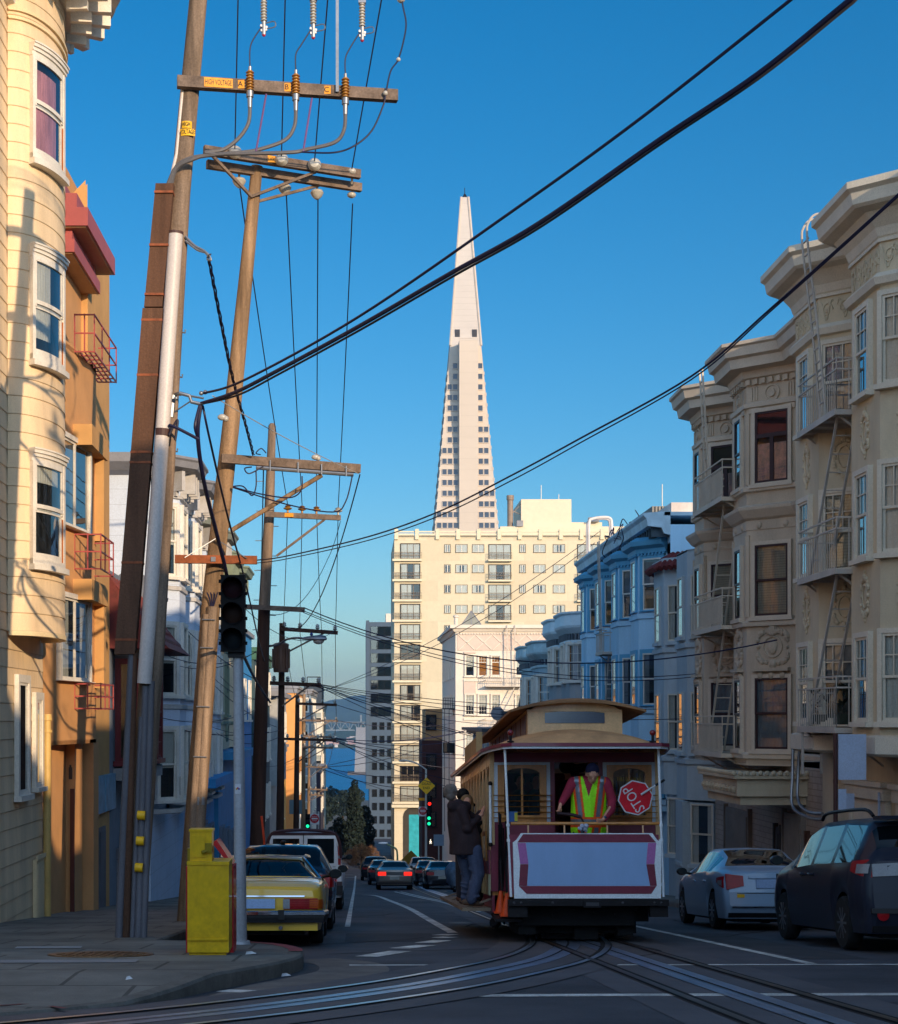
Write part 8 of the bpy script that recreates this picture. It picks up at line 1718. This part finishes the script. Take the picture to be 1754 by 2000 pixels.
def vpick(p):
    px = VX+p.x*FP/p.y; py = HY-p.z*FP/p.y
    vx = px-(1148+(py-1560)*.0)
    if p.y < PD+.05 and py < 1556 and abs(px-1150) < (1556-py)*.3: return 3
    if py > 1596 and py < 1616: return 2 if 1600 < py < 1611 else 1
    for cx0 in (1130+(1560-py)*-.12, 1172+(1560-py)*.12):
        q = abs(px-cx0)
        if q < 4: return 2
        if q < 8.6: return 1
    return 0
fuse('vest', vs_, [m_lime, m_hor, m_ref, m_shirt], G1, .0085, 3, pick=vpick)
tr = MB(); limb(tr, [wp(1138, 1620, PD+.1), wp(1138, 1690, PD+.12), wp(1138, 1745, PD+.12)], [.115, .085, .075]); limb(tr, [wp(1164, 1620, PD+.1), wp(1164, 1690, PD+.12), wp(1164, 1745, PD+.12)], [.115, .085, .075]); fuse('trousers', tr, mat('black_trousers', '141418', rough=.9), G1, .016)
cp_ = MB(); cp_.ball(hc+Vector((0, .005, .062)), .11, 16, 12, (.92, 1, .95)); cp_.loft([[hc+Vector((.088*math.cos(q)*k, -.075-.07*math.sin(q)*k2, .035-.05*k2)) for q in [math.pi*i/12 for i in range(13)]] for k, k2 in ((.95, .0), (1, .9), (.95, .85), (.9, .0))], closed=False, caps=False); fuse('cap', cp_, mat('navy_cap', '17183a', rough=.85, bump=.2), G1, .01, 2)
wt = MB(); c = wp(1181, 1597, PD-.28); wt.lathe([(.036, -.012), (.036, .012)], c, 14); wt.ball(c+Vector((0, -.034, .01)), .02, 10, 6, (1, .5, 1)); wt.build('wrist_watch', mat('watch_blue', '3a5a7a', rough=.2, metal=.4), G1)
mb = MB(); mb.tube([wp(1088, 1588, PD-.16), wp(1120, 1592, PD-.22), wp(1134, 1596, PD-.26)], [.022, .026, .026], 10); mb.tube([wp(1134, 1596, PD-.26), wp(1140, 1606, PD-.3), wp(1140, 1640, PD-.3)], .014, 8); tag(mb.build('brake_handle', mat('dark_leather', '2c1620', rough=.6), loc=wp(1140, 1640, PD-.3), smooth=True), 'dark wrapped brake handle under the left-hand fist of the conductor', 'handle')
mb = MB(); rnd = random.Random(2); c = wp(1138, 1616, 23.42)
for k in range(12): mb.ball(c+Vector((rnd.uniform(-.06, .06), rnd.uniform(-.03, .03), rnd.uniform(-.06, .05))), rnd.uniform(.018, .035), 7, 5)
tag(mb.build('rag', mat('white_rag', 'b4bcd0', rough=.9, var=.1), loc=c, smooth=True), 'crumpled white rag tied to the wooden rail below the conductor', 'rag')
# dark figure inside the doorway
DK = thing('person', 'dark-haired person in dark clothes standing inside the cable car doorway behind the conductor', 'person', (XX(1115, 27.2), 27.2, CZ+FL-.3))
q = lambda px, py: WP(px, py, 27.3)
b = MB(); head(b, q(1107, 1502), .1, (.6, .8, 0)); limb(b, [q(1110, 1520), q(1112, 1535)], [.06, .07]); limb(b, [q(1112, 1550), q(1114, 1600), q(1114, 1640)], [.15, .15, .14]); limb(b, [q(1114, 1640), q(1114, 1720)], [.12, .09]); limb(b, [q(1100, 1545), q(1094, 1590), q(1110, 1620)], [.06, .05, .04]); hand(b, q(1110, 1620), (1, -.2, 0), (0, -1, .2)); fuse('body', b, m_skin2, DK, .016)
b = MB(); limb(b, [q(1112, 1540), q(1114, 1600), q(1114, 1650)], [.17, .18, .17]); limb(b, [q(1100, 1545), q(1092, 1592), q(1106, 1618)], [.08, .07, .05]); limb(b, [q(1124, 1545), q(1132, 1590)], [.08, .06]); fuse('jacket', b, mat('dark_maroon_jacket', '2a1820', rough=.9), DK, .02)
b = MB(); limb(b, [q(1109, 1645), q(1109, 1735)], [.12, .08]); limb(b, [q(1120, 1645), q(1120, 1735)], [.12, .08]); fuse('trousers', b, mat('black_trousers', '141418'), DK, .02)
b = MB(); b.ball(q(1106, 1499)+Vector((0, -.02, .02)), .125, 14, 10, (1, 1, 1)); b.ball(q(1122, 1503), .1, 12, 8); limb(b, [q(1135, 1500), q(1142, 1497)], [.08, .06]); fuse('hair', b, mat('black_hair', '0c0a0c', rough=.7, bump=.5), DK, .016)
# man hanging on at the side
MD = 25.
r = lambda px, py, d=MD: WP(px, py, d)
MN = thing('person', 'grey-haired man in dark brown jacket and jeans riding on the cable car running board', 'person', r(918, 1766))
b = MB(); hc2 = r(881, 1549); head(b, hc2, .1, (.5, .85, .0)); limb(b, [r(886, 1563), r(888, 1575)], [.06, .065]); limb(b, [r(895, 1590), r(903, 1630), r(912, 1660)], [.15, .15, .14])
limb(b, [r(905, 1585, MD-.12), r(915, 1618, MD-.15), r(938, 1592, MD+.05)], [.055, .045, .032]); limb(b, [r(905, 1582, MD+.15), r(925, 1600, MD+.3), r(941, 1584, MD+.4)], [.055, .045, .032])
hand(b, r(936, 1595, MD+.02), (.8, .2, .6), (-.2, .3, 1), 1.2, .06); hand(b, r(938, 1587, MD+.36), (.8, .2, .5), (0, .3, 1), 1.2, .06)
limb(b, [r(905, 1665, MD+.12), r(915, 1712, MD+.14), r(908, 1758, MD+.16)], [.1, .07, .05]); limb(b, [r(924, 1665, MD-.1), r(935, 1705, MD-.12), r(920, 1758, MD-.1)], [.1, .075, .05]); fuse('body', b, m_skin2, MN, .012)
b = MB(); b.ball(r(893, 1580), .155); b.tube([r(891, 1572), r(893, 1582), r(897, 1605), r(902, 1640), r(903, 1668)], [.12, .155, .185, .19, .2], 16); limb(b, [r(884, 1574, MD-.1), r(910, 1576, MD+.1)], [.09, .09]); limb(b, [r(903, 1582, MD-.14), r(913, 1618, MD-.18), r(934, 1598, MD)], [.09, .08, .055]); limb(b, [r(905, 1582, MD+.15), r(925, 1602, MD+.28), r(938, 1588, MD+.36)], [.085, .07, .052]); b.tube([r(908, 1600), r(911, 1640), r(911, 1668)], [.15, .22, .23], 16); fuse('jacket', b, mat('dark_brown_jacket', '34262a', rough=.85, var=.2, scale=5, bump=.3), MN, .015, 4)
b = MB(); limb(b, [r(905, 1662, MD+.1), r(914, 1710, MD+.13), r(910, 1754, MD+.15)], [.13, .1, .085]); limb(b, [r(925, 1662, MD-.08), r(934, 1706, MD-.12), r(921, 1756, MD-.1)], [.135, .105, .088]); limb(b, [r(907, 1658), r(922, 1658)], [.15, .15])
rnd = random.Random(4)
for k in range(16): py = rnd.uniform(1675, 1752); s0 = rnd.choice((0, 1)); cx0 = (911 if s0 else 927); dd = MD+(.13 if s0 else -.1); b.tube([r(cx0-12, py, dd-.04), r(cx0, py+rnd.uniform(2, 6), dd-.085), r(cx0+11, py+rnd.uniform(-2, 4), dd-.04)], [.012, .022, .012], 6)
fuse('jeans', b, mat('blue_jeans', '444e68', rough=.85, var=.25, scale=6, zs=.4, bump=.3), MN, .012, 2)
b = MB(); limb(b, [r(908, 1762, MD-.1), r(928, 1764, MD-.06), r(942, 1765, MD-.02)], [.05, .045, .035]); limb(b, [r(902, 1760, MD+.16), r(918, 1762, MD+.2)], [.048, .04]); fuse('shoe', b, mat('tan_shoe', '5c4638', rough=.7), MN, .012)
b = MB(); b.ball(hc2+Vector((-.012, -.025, .03)), .112, 16, 12, (.95, 1, 1.0)); b.ball(hc2+Vector((-.01, -.06, -.035)), .08, 12, 8)
rnd = random.Random(5)
for k in range(120):
    v = Vector((rnd.gauss(0, 1), rnd.gauss(-.4, 1), rnd.gauss(.5, .8))).normalized(); b.ball(hc2+Vector((-.012, -.02, .03))+v*.105, .016, 6, 4)
fuse('hair', b, mat('grey_hair', '7a706a', rough=.8, var=.3, scale=12, bump=.5), MN, .01, 1)
# two passengers squeezed beyond him
KD = 26.3
k_ = lambda px, py, d=KD: WP(px, py, d)
W1 = thing('person', 'fair-haired passenger between the man in the dark jacket and the cable car side', 'person', k_(922, 1760))
b = MB(); kc = k_(912, 1568); head(b, kc, .09, (-.1, -1, 0)); limb(b, [k_(914, 1584), k_(916, 1596)], [.05, .055]); limb(b, [k_(918, 1610), k_(922, 1640)], [.12, .12]); limb(b, [k_(922, 1650), k_(924, 1758)], [.1, .05]); limb(b, [k_(924, 1600), k_(934, 1620), k_(938, 1600)], [.05, .04, .03]); hand(b, k_(938, 1602), (.6, .1, .8), (0, 1, 0), 1, .05); fuse('body', b, m_skin2, W1, .012)
b = MB(); limb(b, [k_(917, 1602), k_(922, 1640), k_(924, 1670)], [.14, .15, .15]); limb(b, [k_(926, 1602), k_(935, 1622), k_(938, 1606)], [.07, .06, .045]); fuse('jacket', b, mat('black_jacket', '16141a', rough=.9), W1, .016); b = MB(); limb(b, [k_(921, 1665), k_(923, 1755)], [.12, .08]); limb(b, [k_(930, 1665), k_(934, 1752)], [.12, .08]); fuse('trousers', b, mat('black_trousers', '141418'), W1, .016)
b = MB(); b.ball(kc+Vector((0, .03, .03)), .105, 14, 10); limb(b, [kc+Vector((-.07, .02, 0)), kc+Vector((-.09, .02, -.14))], [.04, .03]); limb(b, [kc+Vector((.07, .02, 0)), kc+Vector((.09, .02, -.14))], [.04, .03]); fuse('hair', b, mat('fair_hair', '8a6e4c', rough=.7, bump=.4), W1, .012, 2)
b = MB(); limb(b, [k_(920, 1757), k_(934, 1757)], [.045, .04]); fuse('shoe', b, mat('brown_shoe', '6a4030', rough=.7), W1, .012)
W2 = thing('person', 'dark-haired passenger mostly hidden behind the grey-haired man on the running board', 'person', WP(903, 1752, 27.4))
k2 = lambda px, py, d=27.4: WP(px, py, d)
b = MB(); kc = k2(904, 1555); head(b, kc, .098, (.3, .95, 0)); limb(b, [k2(905, 1570), k2(907, 1585)], [.055, .06]); limb(b, [k2(908, 1600), k2(910, 1640)], [.14, .13]); limb(b, [k2(902, 1650), k2(898, 1752)], [.1, .05]); limb(b, [k2(916, 1596), k2(928, 1610), k2(934, 1590)], [.05, .04, .03]); hand(b, k2(934, 1592), (.6, .1, .8), (0, 1, 0), 1, .05); fuse('body', b, m_skin2, W2, .014)
b = MB(); limb(b, [k2(908, 1592), k2(910, 1640), k2(910, 1660)], [.16, .17, .17]); limb(b, [k2(916, 1596), k2(928, 1612), k2(934, 1594)], [.07, .06, .045]); fuse('jacket', b, mat('black_jacket', '16141a'), W2, .018); b = MB(); limb(b, [k2(902, 1655), k2(899, 1748)], [.12, .07]); limb(b, [k2(912, 1655), k2(910, 1748)], [.12, .07]); fuse('trousers', b, mat('grey_trousers', '34343c', rough=.9), W2, .018)
b = MB(); b.ball(kc+Vector((0, -.02, .025)), .112, 14, 10); fuse('hair', b, mat('black_hair', '0c0a0c'), W2, .014, 2); b = MB(); limb(b, [k2(896, 1755), k2(906, 1757)], [.05, .045]); fuse('shoe', b, mat('brown_shoe', '6a4030'), W2, .014)
# seen through the left bulkhead window: two seated riders
for px, lab, hx in ((1016, 'seated passenger in dark clothes behind the left bulkhead window of the cable car', '20242c'), (1047, 'seated passenger in blue-grey clothes near the door inside the cable car', '3a4452')):
    pd = 28.3; k3 = lambda px_, py_: WP(px_, py_, pd); PS = thing('person', lab, 'person', WP(px, 1660, pd)); b = MB(); kc = k3(px, 1527); head(b, kc, .1, (.1, -1, 0)); limb(b, [k3(px, 1542), k3(px, 1552)], [.05, .06]); limb(b, [k3(px, 1568), k3(px, 1610)], [.14, .14]); limb(b, [k3(px-10, 1565), k3(px-14, 1590), k3(px-4, 1600)], [.05, .04, .03]); hand(b, k3(px-4, 1600), (1, -.3, 0), (0, -1, .3)); fuse('body', b, m_skin2, PS, .018)
    b = MB(); limb(b, [k3(px, 1558), k3(px, 1620)], [.16, .17]); limb(b, [k3(px-11, 1562), k3(px-15, 1590), k3(px-6, 1598)], [.07, .06, .05]); limb(b, [k3(px+11, 1562), k3(px+14, 1592)], [.07, .06]); fuse('jacket', b, mat('rider_'+hx, hx, rough=.9), PS, .02); b = MB(); b.ball(kc+Vector((0, .03, .03)), .112, 12, 8); fuse('hair', b, mat('brown_hair', '2a1c16', rough=.8), PS, .016, 2)
# ---------------------------------------------------------------- far things
m_steel = mat('bridge_steel', '6f7c88', rough=.6, var=.1, scale=.05)
BR = thing('bridge', 'grey truss bridge crossing the bay below the hills', 'bridge', (-60, 1850, -62))
mb = MB()
for yy in (1840, 1860):
    for z in (-3.5, -12): mb.bar((-420, yy, z), (40, yy, z), 1.2)
    for k in range(46): x = -420+k*10; mb.bar((x, yy, -12), (x+5, yy, -3.5), .7); mb.bar((x+5, yy, -3.5), (x+10, yy, -12), .7); mb.bar((x, yy, -12), (x, yy, -3.5), .5)
mb.build('truss', m_steel, BR)
mb = MB(); mb.box(-420, 40, 1838, 1862, -12.8, -12); mb.box(-420, 40, 1838, 1862, -3.2, -2.6); mb.build('deck', m_steel, BR)
m_pier = mat('pier_concrete', '8c8e94', rough=.9, var=.08, scale=.05)
mb = MB(); mb.loft([[(-4.5, 1835, -62), (26, 1835, -62), (26, 1866, -62), (-4.5, 1866, -62)], [(-2.6, 1836, -9), (24, 1836, -9), (24, 1864, -9), (-2.6, 1864, -9)]]); mb.build('pier', m_pier, BR)
mb = MB(); mb.box(-12, 32, 1826, 1874, -64, -59); mb.build('fender', mat('fender_wood', '5c5654', rough=.9), BR)
mb = MB()
for x in (3, 16): mb.bar((x, 1850, -9), (x, 1850, 5), 2)
mb.build('bridge_tower', m_steel, BR)
# small buildings on the island shore
rr = random.Random(11)
for k in range(46):
    x = rr.uniform(-95, 30); y = 3520+rr.random()*420; t = (y-3500)/420
    sx, sz = rr.uniform(3, 9), rr.uniform(3, 9); zb = -60+t*30*max(0, min(1, (x+95)/100))
    mb = MB(); mb.box(x-sx, x+sx, y, y+12, zb-3, zb+sz); mb.add([(x-sx-.6, y-.6, zb+sz), (x+sx+.6, y-.6, zb+sz), (x+sx+.6, y+12.6, zb+sz), (x-sx-.6, y+12.6, zb+sz), (x-sx, y+6, zb+sz+2.2), (x+sx, y+6, zb+sz+2.2)], [(0, 1, 5, 4), (2, 3, 4, 5), (1, 2, 5), (3, 0, 4), (0, 3, 2, 1)])
    h = rr.choice(['d8cfc8', 'c8a8a4', 'b89894', 'd8d4cc', 'a8a8ac'])
    tag(mb.build('shore_house', mat('shore_'+h, h, rough=.9), loc=(x, y, zb)), 'tiny pale house among many on the far shore across the bay', 'house', 'pale houses on the far shore')
mb = MB()
for k in range(70):
    x = rr.uniform(-230, 60); y = rr.uniform(7000, 8500); t = (y-6600)/2400; z = -62+min(1, t)**.8*rr.uniform(.55, .8)*150
    s = rr.uniform(5, 10); mb.box(x-s, x+s, y, y+12, z-14, z+s*.7)
tag(mb.build('hillside_houses', mat('hill_house_white', 'cfc8c0', rough=.9)), 'pale specks of houses scattered over the hills beyond the bay', 'houses', kind='stuff')
# waterfront building
WB = thing('waterfront_building', 'low pale waterfront building with a row of openings at the edge of the bay', 'building', (-16, 900, -47))
mb = MB(); mb.box(-32, -6, 900, 915, -52, -45.5); mb.box(-20, -12, 899, 916, -45.5, -44.2); mb.build('wall', mat('waterfront_white', 'b9b4ac', rough=.8), WB)
for k in range(10): mb = MB(); mb.box(-31+k*2.5, -29.8+k*2.5, 899.8, 900, -50, -47); mb.build('window', m_dark, WB)
# trees
m_bark = mat('bark', '3c3028', rough=.95, var=.3, scale=6, bump=.3)
def leafy(nm, label, cat, x, y, h, blobs, leafm, n, ls, trunk=.25, seed=1, bare=False, group=None, loose=1.0):
    rnd = random.Random(seed); z0 = smG(y); T = thing(nm, label, cat, (x, y, z0), group=group)
    t = MB(); t.tube([(x, y, z0-.3), (x+.1, y, z0+h*.35), (x, y+.1, z0+h*.75)], [trunk, trunk*.7, trunk*.25], 8)
    for k in range(14):
        a = rnd.uniform(0, 6.28); b0 = z0+h*rnd.uniform(.25, .7); bx, by, bz, br = rnd.choice(blobs)
        q = Vector((x+bx+rnd.uniform(-.5, .5)*br, y+by+rnd.uniform(-.5, .5)*br, z0+bz+rnd.uniform(-.3, .6)*br))
        t.tube([(x, y, b0), Vector((x, y, b0)).lerp(q, .5)+Vector((0, 0, .2)), q], [trunk*.35, trunk*.2, trunk*.06], 5)
    t.build('trunk', m_bark, T, smooth=True)
    c = MB(); tot = sum(b[3]**2 for b in blobs)
    for bx, by, bz, br in blobs:
        for i in range(int(n*br*br/tot)):
            while True:
                p = Vector((rnd.uniform(-1, 1), rnd.uniform(-1, 1), rnd.uniform(-1, 1)))
                if .25 < p.length < 1: break
            p = p.normalized()*(p.length**.6)
            q = Vector((x+bx, y+by, z0+bz))+Vector((p.x*br, p.y*br, p.z*br*1.15))*loose
            s = ls*rnd.uniform(.5, 1.3); u = Vector((rnd.gauss(0, 1), rnd.gauss(0, 1), rnd.gauss(0, 1))).normalized(); v = u.cross(Vector((rnd.gauss(0, 1), rnd.gauss(0, 1), rnd.gauss(0, 1)))).normalized()
            if bare: c.tube([q-u*s*2, q+u*s*2], ls*.12, 3)
            else: c.add([q-u*s, q+v*s*.6, q+u*s, q-v*s*.6], [(0, 1, 2, 3)])
    c.build('crown', leafm, T); return T
m_dkleaf = mat('dark_evergreen', '1c2b26', rough=.85, var=.5, scale=1.5, second='101a18')
m_dry = mat('dry_twigs', '7a5a40', rough=.9, var=.3)
m_grl = mat('grey_green_leaf', '4a4a34', rough=.9, var=.4, scale=2)
leafy('evergreen_tree', 'tall dark pointed evergreen in the middle of the far street, its top against the water', 'tree', -.6, 230, 11.5, [(0, 0, 2.0, 1.6), (-.2, 0, 3.6, 1.5), (.2, 0, 5.2, 1.35), (.1, 0, 6.8, 1.2), (0, 0, 8.2, 1.0), (0, 0, 9.6, .8), (.1, 0, 10.8, .5)], m_dkleaf, 5200, .2, .3, 2)
leafy('evergreen_tree', 'broad dark evergreen bush left of the tall pointed evergreen', 'tree', -3.0, 236, 6.5, [(0, 0, 1.8, 1.5), (.8, 0, 3.4, 1.4), (-.7, .4, 3.2, 1.2), (.3, 0, 4.9, 1.0)], m_dkleaf, 3200, .2, .25, 3)
leafy('evergreen_tree', 'rounded dark evergreen right of the tall pointed one, by the blue glass tower', 'tree', 1.0, 238, 7.5, [(0, 0, 1.8, 1.4), (.2, 0, 3.6, 1.3), (.2, .4, 5.4, 1.1), (0, 0, 6.7, .8)], m_dkleaf, 3200, .2, .25, 4)
leafy('bare_tree', 'low dry twiggy tree catching light at the street bend', 'tree', .2, 150, 2.6, [(0, 0, 1.2, 1.0), (.9, 0, 1.3, .8), (-.8, 0, 1.1, .7)], m_dry, 1500, .1, .1, 5, bare=True)
for i, (x, y, h) in enumerate(((-9, 420, 9), (-14, 470, 10), (-5, 520, 9), (-20, 600, 11), (-2, 640, 10), (-12, 700, 10))):
    leafy('street_tree', ['dark rounded tree by the far left kerb beyond the van roof', 'second dark tree further down the far street', 'small dark tree in the valley before the bay', 'wide dark tree near the waterfront building', 'dark tree in the valley right of centre', 'dark tree just in front of the waterfront building'][i], 'tree', x, y, h, [(0, 0, h*.45, h*.32), (h*.2, 0, h*.6, h*.25), (-h*.2, 0, h*.55, h*.27), (0, 0, h*.78, h*.2)], m_dkleaf, 1500, .55, .4, 20+i)
leafy('fir_sapling', 'small potted fir standing by the wall between the cable car and silver sedan', 'plant', 9.9, 46.4, 1.5, [(0, 0, .4, .38), (0, 0, .75, .3), (0, 0, 1.1, .2)], m_grl, 1600, .06, .04, 9)
# ---------------------------------------------------------------- unseen buildings round the camera, added and shaped for their shade and reflections
def unseen_block(label, poly_yz, x0, x1, hexc='a89a86'):
    mm = mat('back_'+hexc, hexc, rough=.85, var=.08); ys_ = [p[0] for p in poly_yz]; B = thing('corner_building', label, 'building', (x0, sum(ys_)/len(ys_), G(min(ys_))))  # every block made here is unseen
    mb = MB(); M = Matrix.Translation((x1, 0, 0)) @ Matrix.Rotation(math.pi/2, 4, 'Z'); mb.prism([(y, z) for y, z in poly_yz], x1-x0, M); mb.build('wall', mm, B)
    return B
def add_unseen_wall(B, poly, x0, x1): mb = MB(); mb.prism(poly, x1-x0, Matrix.Translation((x1, 0, 0)) @ Matrix.Rotation(math.pi/2, 4, 'Z')); mb.build('parapet', mat('back_a89a86', 'a89a86'), B)  # thin unseen wall, outlined for the shadow edge it casts
B = unseen_block('unseen tall corner building behind the camera on the right, shaped for its shadow', [(-40, -8), (-1.5, -8), (-1.5, 6.2), (-40, 6.2)], 10.6, 26)
add_unseen_wall(B, [(-40, 6.2), (-1.5, 6.2), (-1.5, 9.6), (-40, 9.6)], 10.6, 10.9)
B = unseen_block('unseen stepped front beside the tall corner building, outlined for its shadow', [(-1.48, -8), (3.8, -8), (3.8, 3), (1.5, 3.5), (-1.48, 4.5)], 10.62, 24, '9a8a76')
add_unseen_wall(B, [(-1.48, 4.4), (1.5, 3.4), (3.8, 2.9), (3.8, 4.8), (1.5, 6.5), (-1.0, 7.9), (-1.48, 8.0)], 10.62, 10.85)
unseen_block('unseen row of houses added behind the camera on the left side of the street', [(-70, -3), (-6, -8), (-6, 8.5), (-26, 9.5), (-26, 11.5), (-70, 14)], -20, -6.2, 'b09a80')
unseen_block('unseen block added across the street behind the camera to darken reflections', [(-100, -4), (-84, -4), (-84, 15), (-100, 17)], -18, 30, '8a8078')
unseen_block('low unseen block across the side street, added to shade the left row', [(3.82, -8), (11.9, -8), (11.9, 7.2), (6.4, 7.2), (6.4, 4.6), (3.82, 4.6)], 10.6, 22, '8f8a80')
mb = MB(); mb.box(-3200, 3200, -160, 9400, -85, 260); hz = mb.build('haze', mat('haze', 'ffffff')); tag(hz, kind='stuff')
hm = MATS['haze']; hn = hm.node_tree.nodes; hn.clear(); ho = hn.new('ShaderNodeOutputMaterial'); hv = hn.new('ShaderNodeVolumePrincipled')
hv.inputs['Color'].default_value = (.34, .62, 1, 1); hv.inputs['Density'].default_value = 1.0e-4; hv.inputs['Anisotropy'].default_value = .2
hm.node_tree.links.new(hv.outputs[0], ho.inputs['Volume'])
